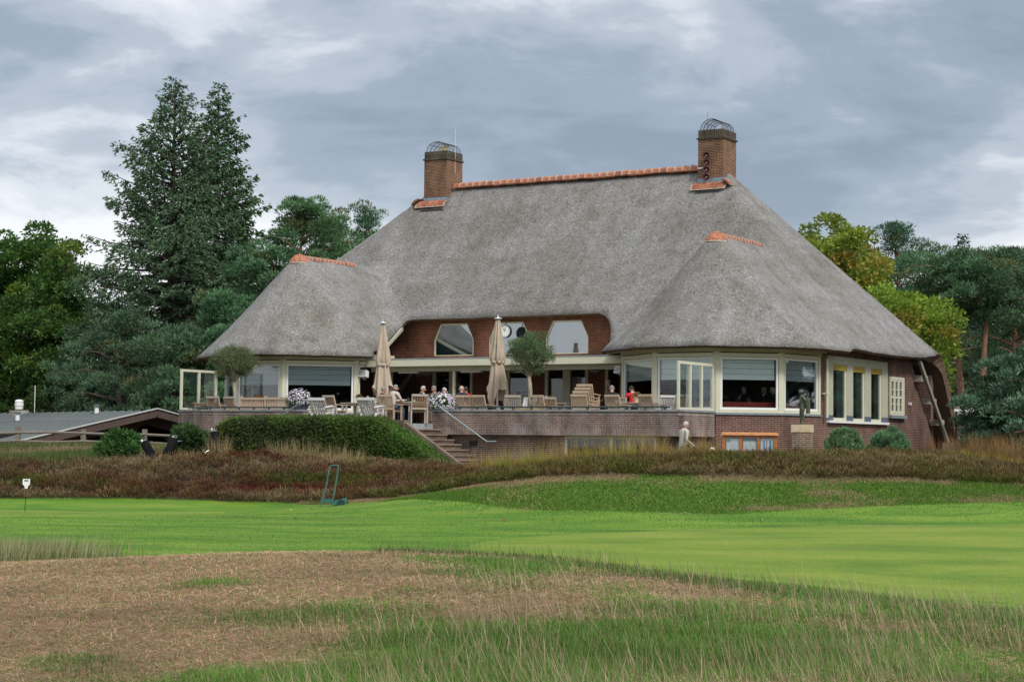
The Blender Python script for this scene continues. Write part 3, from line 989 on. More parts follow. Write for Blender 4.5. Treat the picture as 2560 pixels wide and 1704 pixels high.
def ridge_run(p0, p1, scale=1.0, step=.335):
    p0, p1 = Vector(p0), Vector(p1)
    d = p1 - p0
    n_ = max(1, round(d.length / (step * scale)))
    st = d.length / n_
    az = math.atan2(d.y, d.x) - math.pi / 2
    el = math.atan2(d.z, math.hypot(d.x, d.y))
    for i in range(n_):
        o = link('ridge_tile', tile_me if random.random() < .65 else tile2_me, roof)
        o.location = p0 + d * (i / n_) + Vector((0, 0, random.uniform(-.012, .012)))
        o.rotation_euler = (el + random.uniform(-.03, .03), random.uniform(-.03, .03), az)
        o.scale = (scale, st * .86 / .30, scale)
        q = link('mortar_joint', mort_me, roof)
        q.location = p0 + d * (i / n_) + d.normalized() * (st * .845) + Vector((0, 0, .012))
        q.rotation_euler = (el, 0, az)
        q.scale = (scale, st * .17 / .05, scale)


ridge_run((-10.55, 12.8, rz1(-8, 12.8) - .07), (.8, 12.8, rz1(-2, 12.8) - .07))
for c_ in (5.0, -12.9):
    ridge_run((c_, 5.15, 8.86), (c_, 8.5, 8.86), .78, .33)
    # fan of hip-end tiles
    for k in range(5):
        a = R(-90 + (k - 2) * 38)
        mb = MB()
        a0, a1 = a - R(16), a + R(16)
        p_in = lambda aa, r_, z: (c_ + r_ * math.cos(aa), 5.15 + r_ * math.sin(aa), z)
        vs_ = [p_in(a0, .04, 9.08), p_in(a1, .04, 9.08), p_in(a1, .22, 9.02), p_in(a0, .22, 9.02), p_in(a1, .40, 8.78),
               p_in(a0, .40, 8.78)]
        vs_ += [(x, y, z - .06) for x, y, z in vs_]
        mb.add(vs_, [(0, 3, 2, 1), (3, 5, 4, 2), (6, 7, 8, 9), (9, 8, 10, 11), (5, 11, 10, 4), (0, 6, 9, 3), (3, 9, 11, 5), (1, 2, 8, 7),
                     (2, 4, 10, 8)])
        mb.build('hip_tile', 'ridge_tile', roof)
    mb = MB()
    mb.lathe([(.02, 9.05), (.23, 8.99), (.42, 8.70)][::-1], 20, (c_, 5.15, 0))
    mb.build('mortar_bed', 'mortar', roof)


# --- chimneys
def chimney(u0, u1, w0, w1, zb, zt, flues, horns):
    ch = empty('chimney', (0, 0, 0), 0, club)
    mb = MB().box(u0, w0, zb, u1, w1, zt - .36)
    mb.build('stack', 'brick_chimney', ch)
    mb = MB().box(u0 - .05, w0 - .05, zt - .36, u1 + .05, w1 + .05, zt - .30)
    mb.build('brick_course', 'brick_sooty', ch)
    mb = MB().box(u0 + .003, w0 + .003, zt - .30, u1 - .003, w1 - .003, zt)
    mb.build('cap_course', 'brick_sooty', ch)
    # arched wire guard
    um, wm = (u0 + u1) / 2, (w0 + w1) / 2
    cage = MB()
    hu, hw = (u1 - u0) / 2 - .06, (w1 - w0) / 2 - .06
    for k in range(5):
        w_ = w0 + .06 + k * hw / 2
        cage.tube([(um - hu * math.cos(math.pi * j / 12), w_, zt + .42 * math.sin(math.pi * j / 12)) for j in range(13)], .012, 5)
    for j in (0, 3, 6, 9, 12):
        a = math.pi * j / 12
        cage.tube([(um - hu * math.cos(a), w0 + .06, zt + .42 * math.sin(a)), (um - hu * math.cos(a), w1 - .06, zt + .42 * math.sin(a))], .009, 5)
    for k in range(30):
        w_ = w0 + .06 + k * hw / 14.5
        cage.tube([(um - hu * math.cos(math.pi * j / 8), w_, zt + .42 * math.sin(math.pi * j / 8)) for j in range(9)], .003, 3)
    cage.build('wire_guard', 'wire', ch)
    for (fu, fw_) in flues:
        mb = MB().tube([(fu, fw_, zt - .05), (fu, fw_, zt + .22)], .09, 10).tube([(fu, fw_, zt + .22), (fu, fw_, zt + .25)], .12, 10)
        mb.build('flue_pipe', 'sandstone', ch)
    # lead flashing skirt
    mb = MB()
    e = .07
    for (a, b_) in (((u0, w0), (u1, w0)), ((u1, w0), (u1, w1)), ((u1, w1), (u0, w1)), ((u0, w1), (u0, w0))):
        za_, zb_ = rz1(*a), rz1(*b_)
        a_, b2 = Vector((a[0], a[1], 0)), Vector((b_[0], b_[1], 0))
        ax = (b2 - a_).normalized()
        nn = Vector((ax.y, -ax.x, 0))
        p0 = a_ + nn * .012 - ax * .012; p1 = b2 + nn * .012 + ax * .012
        mb.add([p0 + Vector((0, 0, za_ - .35)), p1 + Vector((0, 0, zb_ - .35)), p1 + Vector((0, 0, zb_ + .24)), p0 + Vector((0, 0, za_ + .24)),
                p0 + nn * .3 + Vector((0, 0, za_ - .3)), p1 + nn * .3 + Vector((0, 0, zb_ - .3))], [(0, 1, 2, 3), (0, 4, 5, 1)])
    mb.build('lead_flashing', 'lead', ch)
    if horns:
        for k in range(4):
            z_ = zt - 1.02 - k * .28
            mb = MB().lathe([(.03, 0), (.035, .06), (.07, .12), (.125, .17), (.12, .175), (.06, .10), (.02, .08)], 14)
            h = mb.build('horn_speaker', 'horn_red', ch, smooth=True)
            h.location = (u0 + .42, w0 - .0, z_)
            h.rotation_euler = (R(90), 0, 0)
            h.scale = (1.3, 1.1, 1.1)
            MB().ball((0, 0, .12), .022, 8).build('horn_tip', 'white_plastic', h)
        MB().box(u0 + .0, w0 - .03, zt - 1.50, u0 + .30, w0 - .003, zt - 1.45).build('cable_duct', 'white_plastic', ch)
    else:
        MB().tube([(u1 + .03, w0 + .6, zt - .9), (u1 + .03, w0 + .6, zt + 1.0)], .007, 6).build('lightning_rod', 'white_plastic', ch)
    return ch


chL = chimney(-11.84, -10.71, 12.2, 13.42, 10.3, 14.0, [(-11.3, 12.7), (-11.02, 12.62)], False)
chL['label'] = 'left brick chimney with sooty cap'
chR = chimney(.91, 1.96, 12.2, 13.42, 10.3, 13.92, [], True)
chR['label'] = 'right brick chimney with four horn loudspeakers'
MB().tube([(.98, 12.9, 13.9), (.98, 12.9, 14.75)], .006, 5).build('lightning_rod', 'wire', chR)


# tiled aprons where the chimneys stand on the hips
def apron(uc, w0, w1, sgn, u_in, zref):
    # front row: follows the front slope just under the stack
    for k in range(5):
        mb = MB()
        a = u_in + sgn * (-.02 + k * .27)
        b_ = a + sgn * .235
        lo, hi = min(a, b_), max(a, b_)
        pts_ = []
        for (uu, ww, up_) in ((lo, w0 - .25, -.30), (hi, w0 - .25, -.30), (hi, w0 - .16, -.13), (lo, w0 - .16, -.13), (hi, w0 - .03, -.06), (lo, w0 - .03, -.06)):
            pts_.append((uu, ww, zref + up_))
        v2 = [(x, y, z - .07) for x, y, z in pts_]
        mb.add(pts_ + v2, [(0, 1, 2, 3), (3, 2, 4, 5), (0, 6, 7, 1), (1, 7, 8, 2), (2, 8, 10, 4), (0, 3, 9, 6), (3, 5, 11, 9), (5, 4, 10, 11)])
        mb.build('apron_tile', 'ridge_tile' if k % 3 else 'tile_red_dark', roof)
    mb = MB()
    lo, hi = sorted((u_in - sgn * .1, u_in + sgn * 1.40))
    q = [(lo, w0 - .27, -.36), (hi, w0 - .27, -.36), (hi, w0 - .14, -.17), (lo, w0 - .14, -.17), (hi, w0, -.09), (lo, w0, -.09)]
    q = [(a, b_, zref + c_) for a, b_, c_ in q]
    mb.add(q, [(0, 1, 2, 3), (3, 2, 4, 5)])
    mb.build('mortar_bed', 'mortar', roof)
    # side row over the hip
    us = u_in + sgn * 1.34
    for k in range(6):
        w_a = w0 - .26 + k * .28; w_b = w_a + .24
        q = []
        for (uu, ww, up_) in ((us - sgn * .12, w_a, .03), (us - sgn * .12, w_b, .03), (us + sgn * .06, w_b, -.02), (us + sgn * .06, w_a, -.02), (us + sgn * .22, w_b, -.17), (us + sgn * .22, w_a, -.17)):
            q.append((uu, ww, zref + up_))
        q2 = [(x, y, z - .07) for x, y, z in q]
        fs = [(0, 1, 2, 3), (3, 2, 4, 5), (5, 4, 10, 11), (0, 3, 9, 6), (3, 5, 11, 9), (1, 7, 8, 2), (2, 8, 10, 4)]
        MB().add(q + q2, fs).build('apron_tile', 'ridge_tile' if k % 3 else 'tile_red_dark', roof)
    q = []
    for (uu, ww, up_) in ((us - sgn * .14, w0 - .25, .0), (us - sgn * .14, w1 + .25, .0), (us + sgn * .06, w1 + .25, -.05), (us + sgn * .06, w0 - .25, -.05), (us + sgn * .25, w1 + .25, -.23), (us + sgn * .25, w0 - .25, -.23)):
        q.append((uu, ww, zref + up_))
    MB().add(q, [(0, 1, 2, 3), (3, 2, 4, 5)]).build('mortar_bed', 'mortar', roof)


apron(1.4, 12.2, 13.42, 1, .78, 11.93)
apron(-11.3, 12.2, 13.42, -1, -10.75, 11.98)


# --- walls -------------------------------------------------------------
FLOOR = 2.42
BAY_R = [(1.69, 6.9), (1.69, 4.55), (3.84, 2.74), (6.13, 2.74), (7.85, 4.18), (8.25, 6.47)]
CTR = -3.95
BAY_L = [(2 * CTR - u, w) for u, w in BAY_R][::-1]
SILL = 2.86
HEAD = 4.84


def facet_wall(p, q, z0, z1, mat, name='brick_wall', th=.25, parent=club):
    p, q = Vector((*p, 0)), Vector((*q, 0))
    d = q - p
    return MB().slab([(0, z0), (d.length, z0), (d.length, z1), (0, z1)], p, d, th).build(name, mat, parent)


def window(p, q, z0, z1, shutter=True, blind=.42, name='window', frame=.075, posts=True, mat='cream', glass='glass', bl_mat='blind', pad=.09, blind_gap=0.0,
           curtain=False):
    """glazed facet from p to q (clubhouse plan points), sill z0, head z1"""
    p, q = Vector((*p, 0)), Vector((*q, 0))
    d = (q - p); ln = d.length; ax = d.normalized(); nn = Vector((-ax.y, ax.x, 0))   # nn points inwards
    w_ = empty(name, (0, 0, 0), 0, club)
    if posts:
        for a0, a1 in ((0, pad), (ln - pad, ln)):
            MB().slab([(a0, z0), (a1, z0), (a1, z1), (a0, z1)], p, ax, .14).build('post', mat, w_)
    a0, a1 = pad + .012, ln - pad - .012
    mb = MB()
    f = frame
    zt_ = z1 - (.16 if shutter else .03)
    p2 = p + nn * .03
    mb.slab([(a0, z0 + .10), (a0 + f, z0 + .10), (a0 + f, zt_), (a0, zt_)], p2, ax, .07)
    mb.slab([(a1 - f, z0 + .10), (a1, z0 + .10), (a1, zt_), (a1 - f, zt_)], p2, ax, .07)
    mb.slab([(a0 + f, z0 + .10), (a1 - f, z0 + .10), (a1 - f, z0 + .10 + f), (a0 + f, z0 + .10 + f)], p2, ax, .07)
    mb.slab([(a0 + f, zt_ - f), (a1 - f, zt_ - f), (a1 - f, zt_), (a0 + f, zt_)], p2, ax, .07)
    mb.build('frame', 'white_paint', w_)
    if shutter:
        mb = MB()
        mb.slab([(a0 - .03, zt_ + .01), (a1 + .03, zt_ + .01), (a1 + .03, z1 - .03), (a0 - .03, z1 - .03)], p - nn * .045, ax, .11)
        mb.build('shutter_box', 'cream', w_)
    MB().slab([(a0 - .04, z0 + .0), (a1 + .04, z0), (a1 + .04, z0 + .095), (a0 - .04, z0 + .095)], p - nn * .02, ax, .12).build('sill', mat, w_)
    g = MB()
    g.slab([(a0 + f, z0 + .10 + f), (a1 - f, z0 + .10 + f), (a1 - f, zt_ - f), (a0 + f, zt_ - f)], p2 + nn * .03, ax, .012)
    g.build('pane', glass, w_)
    if blind:
        hb = (zt_ - z0 - .1) * blind
        nb2 = 4
        for k in range(nb2):
            za_ = zt_ - hb + k * hb / nb2; zb2 = zt_ - hb + (k + 1) * hb / nb2 - .008
            off = .10 + .02 * (k % 2)
            MB().slab([(a0 + f + blind_gap, za_), (a1 - f - .03, za_), (a1 - f - .03, zb2), (a0 + f + blind_gap, zb2)], p2 + nn * off, ax, .012).build('blind_panel', bl_mat, w_)
    if curtain:
        pts_ = []
        mb = MB()
        n_ = 16
        for k in range(n_ + 1):
            a = a0 + f + k * .018
            o_ = p2 + ax * a + nn * (.2 + .03 * math.sin(k * 1.9))
            pts_.append(o_)
        vs_ = [v + Vector((0, 0, z0 + .18)) for v in pts_] + [v + Vector((0, 0, zt_ - .05)) for v in pts_]
        mb.add(vs_, [(k, k + 1, n_ + 2 + k, n_ + 1 + k) for k in range(n_)])
        mb.build('curtain', 'curtain', w_)
    return w_


# right bay and left bay: brick below, sill course, glazing, beam above
for bi, bay in enumerate((BAY_R, BAY_L)):
    for k in range(len(bay) - 1):
        p, q = bay[k], bay[k + 1]
        lab = bi * 10 + k
        if bi == 0 and k == 0:
            facet_wall(p, q, .6, HEAD + .1, 'brick_recess')
            continue
        facet_wall(p, q, .4, SILL - .07, 'brick_wall')
        P_, Q_ = Vector((*p, 0)), Vector((*q, 0))
        ax = (Q_ - P_).normalized()
        nn = Vector((-ax.y, ax.x, 0))
        ln = (Q_ - P_).length
        MB().slab([(-.02, SILL - .066), (ln + .02, SILL - .066), (ln + .02, SILL), (-.02, SILL)], P_ - nn * .05, ax, .33).build('stone_sill', 'bluestone', club)
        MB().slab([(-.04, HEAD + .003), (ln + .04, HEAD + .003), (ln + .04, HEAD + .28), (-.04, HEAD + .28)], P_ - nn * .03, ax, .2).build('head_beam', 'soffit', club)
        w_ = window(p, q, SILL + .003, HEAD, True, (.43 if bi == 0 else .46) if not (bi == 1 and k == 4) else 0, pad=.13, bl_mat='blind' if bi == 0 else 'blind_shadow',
                    blind_gap=.0, curtain=(bi == 0 and k == 4))
    # soffit boards between glazing and thatch
    out_ = [(2 * CTR - u, w) if bi else (u, w) for u, w in [(1.25, 4.2), (3.55, 2.3), (6.35, 2.25), (8.25, 3.75), (8.62, 6.1)]]
    inn = [(2 * CTR - u, w) if bi else (u, w) for u, w in [(1.69, 4.55), (3.84, 2.74), (6.13, 2.74), (7.85, 4.18), (8.25, 6.47)]]
    mb = MB()
    n_ = len(out_)
    vs_ = [(u, w, 4.89) for u, w in out_] + [(u, w, HEAD + .27) for u, w in inn] + [(u, w, 4.95) for u, w in out_]
    mb.add(vs_, [(k, k + 1, n_ + k + 1, n_ + k) for k in range(n_ - 1)] + [(k, k + 1, 2 * n_ + k + 1, 2 * n_ + k) for k in range(n_ - 1)])
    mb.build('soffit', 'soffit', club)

# gable-end wall on the right with raking end
MB().slab([(0, .5), (11.9, .5), (12.0, 1.55), (8.9, 5.25), (0, 5.25)], (8.25, 6.475, 0), (0, 1, 0), .3).build('brick_wall', 'brick_wall', club)


def proud(a0, a1, z0, z1, off, th, mat, name, parent):
    """plate on the right-hand end wall: a = distance into the house"""
    return MB().box(8.25 + off, a0, z0, 8.25 + off + th, a1, z1).build(name, mat, parent)


# tall windows of the end wall
proud(6.98, 12.86, 2.60, 2.68, .002, .12, 'white_paint', 'window_ledge', club)
proud(6.98, 12.84, 4.62, 4.88, .003, .05, 'cream_dull', 'head_beam', club)
mul = [(6.98, 7.42), (8.73, 9.30), (10.48, 11.08), (12.19, 12.82)]
for a0, a1 in mul:
    proud(a0, a1, 2.86, 4.62, .003, .07, 'cream_dull', 'pilaster', club)
    proud(a0, a1, 2.68, 2.857, .003, .075, 'plinth_blue', 'pilaster_foot', club)
for k in range(3):
    a0, a1 = mul[k][1] + .003, mul[k + 1][0] - .003
    w_ = empty('tall_window', (0, 0, 0), 0, club)
    mb = MB()
    f = .09
    for (b0, b1, z0, z1) in ((a0, a0 + f * .5, 2.683, 4.61), (a1 - f * 1.6, a1, 2.683, 4.61), (a0 + f * .5, a1 - f * 1.6, 2.683, 2.78), (a0 + f * .5, a1 - f * 1.6, 4.46, 4.61)):
        mb.box(8.255, b0, z0, 8.295, b1, z1)
    mb.build('frame', 'cream', w_)
    MB().box(8.262, a0 + f * .5, 2.78, 8.272, a1 - f * 1.6, 4.46).build('pane', 'glass', w_)
    MB().box(8.297, a0 + .02, 4.40, 8.315, a1 - .02, 4.60).build('awning', 'yellow_blind', w_)
    MB().box(8.253, a0 + .06 + .45, 2.78, 8.258, a1 - .15, 4.46).build('curtain', 'curtain_green', w_)
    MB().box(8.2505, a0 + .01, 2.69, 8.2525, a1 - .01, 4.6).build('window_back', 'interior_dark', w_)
# small white casement with glazing bars
w_ = empty('casement_window', (0, 0, 0), 0, club)
a0, a1, z0, z1 = 13.13, 14.66, 2.97, 4.38
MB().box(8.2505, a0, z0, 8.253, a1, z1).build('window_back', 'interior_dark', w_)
mb = MB()
for (b0, b1, c0, c1) in ((a0, a0 + .08, z0, z1), (a1 - .14, a1, z0, z1), (a0 + .08, a1 - .14, z1 - .1, z1), (a0 + .08, a1 - .14, z0, z0 + .06)):
    mb.box(8.254, b0, c0, 8.31, b1, c1)
mb.build('frame', 'cream', w_)
for k in range(3):
    c0 = a0 + .09 + k * .44; c1 = c0 + .42
    s_ = MB()
    for (b0, b1, e0, e1) in ((c0, c0 + .055, z0 + .07, z1 - .11), (c1 - .1, c1, z0 + .07, z1 - .11), (c0 + .055, c1 - .1, z0 + .07, z0 + .15), (c0 + .055, c1 - .1, z1 - .17, z1 - .11),
                             (c0 + .055, c1 - .1, z0 + .62, z0 + .69), (c0 + .055, c1 - .1, z0 + .38, z0 + .41), (c0 + .055, c1 - .1, z0 + .93, z0 + .96)):
        s_.box(8.256, b0, e0, 8.300, b1, e1)
    s = s_.build('sash', 'cream', w_)
    MB().box(8.262, c0 + .05, z0 + .1, 8.27, c1 - .08, z1 - .12).build('pane', 'glass', s)
proud(a0 - .05, a1 + .08, z0 - .12, z0 - .005, .002, .14, 'bluestone', 'stone_sill', club)
M('verge_grey', (.24, .23, .18), .7, .15)
# verge beam and concrete brackets under the sweeping back roof
MB().beam((8.62, 15.45, 5.05), (8.62, 19.05, 1.75), .10, .16).build('verge_beam', 'verge_grey', club)
for (a, z) in ((15.85, 4.30), (16.85, 3.46), (17.8, 2.66)):
    MB().slab([(0, 0), (.75, .05), (.75, .22), (0, .24)], (8.56, a, z - .02), (0, 1, 0), .34).build('bracket', 'concrete', club)
MB().box(8.252, 15.25, 3.38, 8.34, 15.36, 3.48).build('outdoor_sensor', 'white_plastic', club)
# downpipe beside the bay
mb = MB()
mb.tube([(8.42, 6.62, 4.75), (8.42, 6.62, 2.75)], .045, 8)
mb.build('downpipe', 'cream', club)
MB().box(8.26, 6.55, 3.55, 8.47, 6.70, 3.60).build('pipe_bracket', 'cream', club)

# --- recessed front between the bays: brick, doors, upper windows
RW = 9.0
doors = [(-11.19, -9.88, True, 1), (-9.17, -7.27, False, 2), (-5.73, -4.59, True, 1), (-4.0, -2.10, False, 2), (-1.39, -.61, False, 0)]
cuts = [(-12.4, None)]
ups = [(-8.17, ), (-5.60, ), (-3.03, )]
# lower wall in piers
xs_ = [-12.4] + [v for d in doors for v in d[:2]] + [1.8]
for k in range(0, len(xs_), 2):
    MB().box(xs_[k], RW, 1.0, xs_[k + 1], RW + .3, 4.72).build('brick_pier', 'brick_recess', club)
MB().box(-12.4, RW + .002, 4.722, 1.8, RW + .3, 5.2).build('brick_wall', 'brick_recess', club)
# upper wall around the lantern-shaped windows
shape = lambda c: [(c - .93, 5.2), (c + .93, 5.2), (c + .93, 5.84), (c + .63, 6.47), (c - .63, 6.47), (c - .93, 5.84)]
prev = -12.4
ux = [c[0] for c in ups]
for k in range(4):
    lw = [(prev, 5.2)] if k == 0 else None
    if k == 0:
        poly = [(-12.4, 5.202), (ux[0] - .93, 5.202), (ux[0] - .93, 5.84), (ux[0] - .63, 6.47), (ux[0] - .63, 6.9), (-12.4, 6.9)]
    elif k == 3:
        poly = [(ux[2] + .93, 5.202), (1.8, 5.202), (1.8, 6.9), (ux[2] + .63, 6.9), (ux[2] + .63, 6.47), (ux[2] + .93, 5.84)]
    else:
        a, b_ = ux[k - 1], ux[k]
        poly = [(a + .93, 5.202), (b_ - .93, 5.202), (b_ - .93, 5.84), (b_ - .63, 6.47), (b_ - .63, 6.9), (a + .63, 6.9), (a + .63, 6.47), (a + .93, 5.84)]
    MB().slab(poly, (0, RW, 0), (1, 0, 0), .3).build('brick_wall', 'brick_recess', club)
for c in ux:
    w_ = empty('lantern_window', (0, 0, 0), 0, club)
    pl = [(c - .925, 5.19), (c + .925, 5.19), (c + .925, 5.84), (c + .628, 6.46), (c - .628, 6.46), (c - .925, 5.84)]
    mb = MB()
    for k in range(6):
        a, b_ = pl[k], pl[(k + 1) % 6]
        mb.beam((a[0], RW + .07, a[1]), (b_[0], RW + .07, b_[1]), .09, .09, up=(0, 1, 0))
    mb.build('frame', 'cream', w_)
    MB().slab(pl, (0, RW + .06, 0), (1, 0, 0), .015).build('pane', 'glass_sky', w_)
    MB().box(c - .95, RW + .28, 5.1, c + .95, RW + .31, 6.7).build('curtain', 'curtain', w_)
    MB().box(c - .63, RW + .002, 6.472, c + .63, RW + .3, 6.9).build('lintel', 'brick_recess', w_)


M('emblem_white', (.92, .92, .92), .6, .02)


def emblem(parent, u, w, z, s):
    """round club monogram etched in white on the door glass"""
    mb = MB()
    ring = lambda cu, cz, r0, wd, a0=0, a1=360, n=26: [mb.beam((cu + r0 * math.cos(R(a0 + (a1 - a0) * k / n)), w, cz + r0 * math.sin(R(a0 + (a1 - a0) * k / n))),
                                                             (cu + r0 * math.cos(R(a0 + (a1 - a0) * (k + 1) / n)), w, cz + r0 * math.sin(R(a0 + (a1 - a0) * (k + 1) / n))), wd, .004, up=(0, 1, 0)) for k in range(n)]
    ring(u, z + .02 * s, .17 * s, .036 * s)                      # G ring
    ring(u, z + .08 * s, .07 * s, .026 * s, 20, 280, 14)         # S upper
    ring(u, z - .05 * s, .07 * s, .026 * s, -160, 100, 14)       # S lower
    mb.beam((u - .17 * s, w, z), (u - .05 * s, w, z), .028 * s, .004, up=(0, 1, 0))
    for k in range(13):                                          # lettering round the lower rim
        a = R(-205 + k * 19.5)
        cu, cz = u + .27 * s * math.cos(a), z + .02 * s + .27 * s * math.sin(a)
        mb.beam((cu, w, cz), (u + .33 * s * math.cos(a), w, z + .02 * s + .33 * s * math.sin(a)), .045 * s, .004, up=(0, 1, 0))
    o = mb.build('emblem', 'emblem_white', parent)
    o['kind'] = 'stuff'
    return o


for (a, b_, emb, leaves_n) in doors:
    d_ = empty('glass_door' if leaves_n else 'open_doorway', (0, 0, 0), 0, club)
    mb = MB()
    mb.box(a, RW + .02, FLOOR, a + .13, RW + .14, 4.70)
    mb.box(b_ - .13, RW + .02, FLOOR, b_, RW + .14, 4.70)
    mb.box(a + .13, RW + .02, 4.58, b_ - .13, RW + .14, 4.70)
    if leaves_n == 2:
        m2 = (a + b_) / 2
        mb.box(m2 - .16, RW + .02, FLOOR, m2 + .16, RW + .14, 4.58)
    mb.build('frame', 'cream', d_)
    if leaves_n == 2:
        MB().box(a + .133, RW + .07, FLOOR + .1, m2 - .163, RW + .085, 4.575).build('pane', 'glass', d_)
        MB().box(m2 + .163, RW + .07, FLOOR + .1, b_ - .133, RW + .085, 4.575).build('pane', 'glass', d_)
    elif leaves_n == 1:
        MB().box(a + .133, RW + .07, FLOOR + .1, b_ - .133, RW + .085, 4.575).build('pane', 'glass', d_)
        emblem(d_, (a + b_) / 2 + .05, RW + .062, 3.62, .95)

# --- flat canopy over the terrace side of the doors
can = empty('canopy', (0, 0, 0), 0, club)
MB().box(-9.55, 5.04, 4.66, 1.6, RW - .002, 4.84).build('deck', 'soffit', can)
MB().box(-9.75, 5.0, 4.62, 1.75, 5.035, 4.88).build('fascia', 'cream', can)
MB().box(-9.75, 4.985, 4.884, 1.75, 5.2, 4.915).build('edge_trim', 'lead', can)
MB().box(-9.6, 5.45, 4.44, 1.65, 5.6, 4.655).build('beam', 'cream_dull', can)
MB().tube([(-5.86, 5.52, FLOOR), (-5.86, 5.52, 4.438)], .06, 10).build('post', 'cream', can)
for k in range(9):
    MB().box(-9.0 + k * 1.25, 5.6, 4.55, -8.92 + k * 1.25, RW - .01, 4.656).build('rafter', 'cream_dull', can)
# cream barge boards where the raised eave meets the wings
MB().beam((-10.22, 8.42, 6.28), (-9.2, 5.3, 5.02), .05, .14).build('barge_board', 'cream_dull', club)

# --- interior so the windows look into rooms
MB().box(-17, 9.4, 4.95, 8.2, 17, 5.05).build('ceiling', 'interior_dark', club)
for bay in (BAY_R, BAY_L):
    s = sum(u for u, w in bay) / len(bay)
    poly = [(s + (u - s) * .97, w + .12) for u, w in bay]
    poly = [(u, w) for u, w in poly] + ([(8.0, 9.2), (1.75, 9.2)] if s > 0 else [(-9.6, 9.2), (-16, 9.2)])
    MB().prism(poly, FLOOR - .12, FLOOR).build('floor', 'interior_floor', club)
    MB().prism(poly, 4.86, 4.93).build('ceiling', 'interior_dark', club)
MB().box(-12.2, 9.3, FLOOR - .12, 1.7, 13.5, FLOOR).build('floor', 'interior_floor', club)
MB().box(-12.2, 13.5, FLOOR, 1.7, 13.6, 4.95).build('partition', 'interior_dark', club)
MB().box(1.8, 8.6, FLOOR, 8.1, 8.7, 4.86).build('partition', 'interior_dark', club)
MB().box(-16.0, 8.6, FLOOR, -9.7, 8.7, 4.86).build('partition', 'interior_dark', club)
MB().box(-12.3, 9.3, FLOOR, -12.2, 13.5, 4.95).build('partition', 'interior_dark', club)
# a back wall and left wall close the shell
MB().box(-16.7, 6.5, .4, -16.4, 18.3, 6.3).build('brick_wall', 'brick_wall', club)
MB().box(-16.4, 18.0, .4, 8.2, 18.3, 4.6).build('brick_wall', 'brick_wall', club)
# red bench along the right bay windows
for k in (2, 3, 4):
    p, q = Vector((*BAY_R[k], 0)), Vector((*BAY_R[k + 1], 0))
    ax = (q - p).normalized(); nn = Vector((-ax.y, ax.x, 0)); ln = (q - p).length
    MB().slab([(.2, FLOOR), (ln - .2, FLOOR), (ln - .2, 3.22), (.2, 3.22)], p + nn * .42, ax, .1).build('window_bench', 'bench_red', club)
# two wall lamps glowing behind the right-hand doors
for z in (3.3, 3.75):
    MB().ball((-3.45, 12.9, z), .07, 8, sc=(1, .5, 1.5)).build('wall_lamp', 'lamp_glow', club)

# ------------------------------------------------------------------ terrace
PT = 2.90      # top of the parapet
tw = empty('terrace_wall', ORG, -TH)
tag(tw, 'brown brick terrace parapet wall with dark green rail along its coping', 'wall')


def wall_run(p, q, z0, z1, th=.3, coping=True):
    P_, Q_ = Vector((*p, 0)), Vector((*q, 0))
    d = Q_ - P_; ln = d.length; ax = d.normalized(); nn = Vector((-ax.y, ax.x, 0))
    MB().slab([(0, z0 + .21), (ln, z0 + .21), (ln, z1 - .19), (0, z1 - .19)], P_, ax, th).build('brick_band', 'brick_parapet', tw)
    for za_, zb_ in ((z0, z0 + .208), (z1 - .188, z1 - .062)):
        MB().slab([(0, za_), (ln, za_), (ln, zb_), (0, zb_)], P_ - nn * .004, ax, th).build('soldier_course', 'brick_soldier', tw)
    MB().slab([(-.02, z1 - .06), (ln + .02, z1 - .06), (ln + .02, z1), (-.02, z1)], P_ - nn * .04, ax, th + .08).build('coping', 'coping_stone', tw)


wall_run((-3.14, 0), (6.13, 0), 2.07, PT)
wall_run((6.13, .003), (6.13, 2.62), 2.07, PT)
wall_run((-13.26, 0), (-8.6, 0), 2.07, PT)
wall_run((-15.3, 1.0), (-13.264, 0.002), 2.07, PT)
wall_run((-15.5, 3.6), (-15.3, 1.004), 2.07, PT)
# set-back base under the parapet
for a, b_ in (((-14.9, 1.25), (-13.1, .26)), ((-13.1, .26), (-8.4, .26)), ((-8.4, .26), (6.0, .26)), ((6.0, .26), (6.0, 3.0)), ((-15.2, 3.6), (-14.9, 1.25))):
    P_, Q_ = Vector((*a, 0)), Vector((*b_, 0))
    MB().slab([(0, .3), ((Q_ - P_).length, .3), ((Q_ - P_).length, 2.068), (0, 2.068)], P_, Q_ - P_, .2).build('base_wall', 'brick_base', tw)
# rail on short stands
rp = [(-15.2, 1.15, 0), (-13.2, .12, 0), (-8.75, .12, 0)]
mb = MB().tube([(u, w, 2.985) for u, w, _ in rp], .026, 8)
for k in range(7):
    t = k / 6
    mb.box(-13.0 + 4.1 * t - .03, .10, PT, -13.0 + 4.1 * t + .03, .14, 2.97)
mb.build('rail', 'dark_green_metal', tw)
mb = MB().tube([(-2.2, .12, 2.985), (5.75, .12, 2.985)], .026, 8)
for k in range(12):
    t = k / 11
    mb.box(-2.1 + 7.7 * t - .03, .10, PT, -2.1 + 7.7 * t + .03, .14, 2.97)
mb.build('rail', 'dark_green_metal', tw)
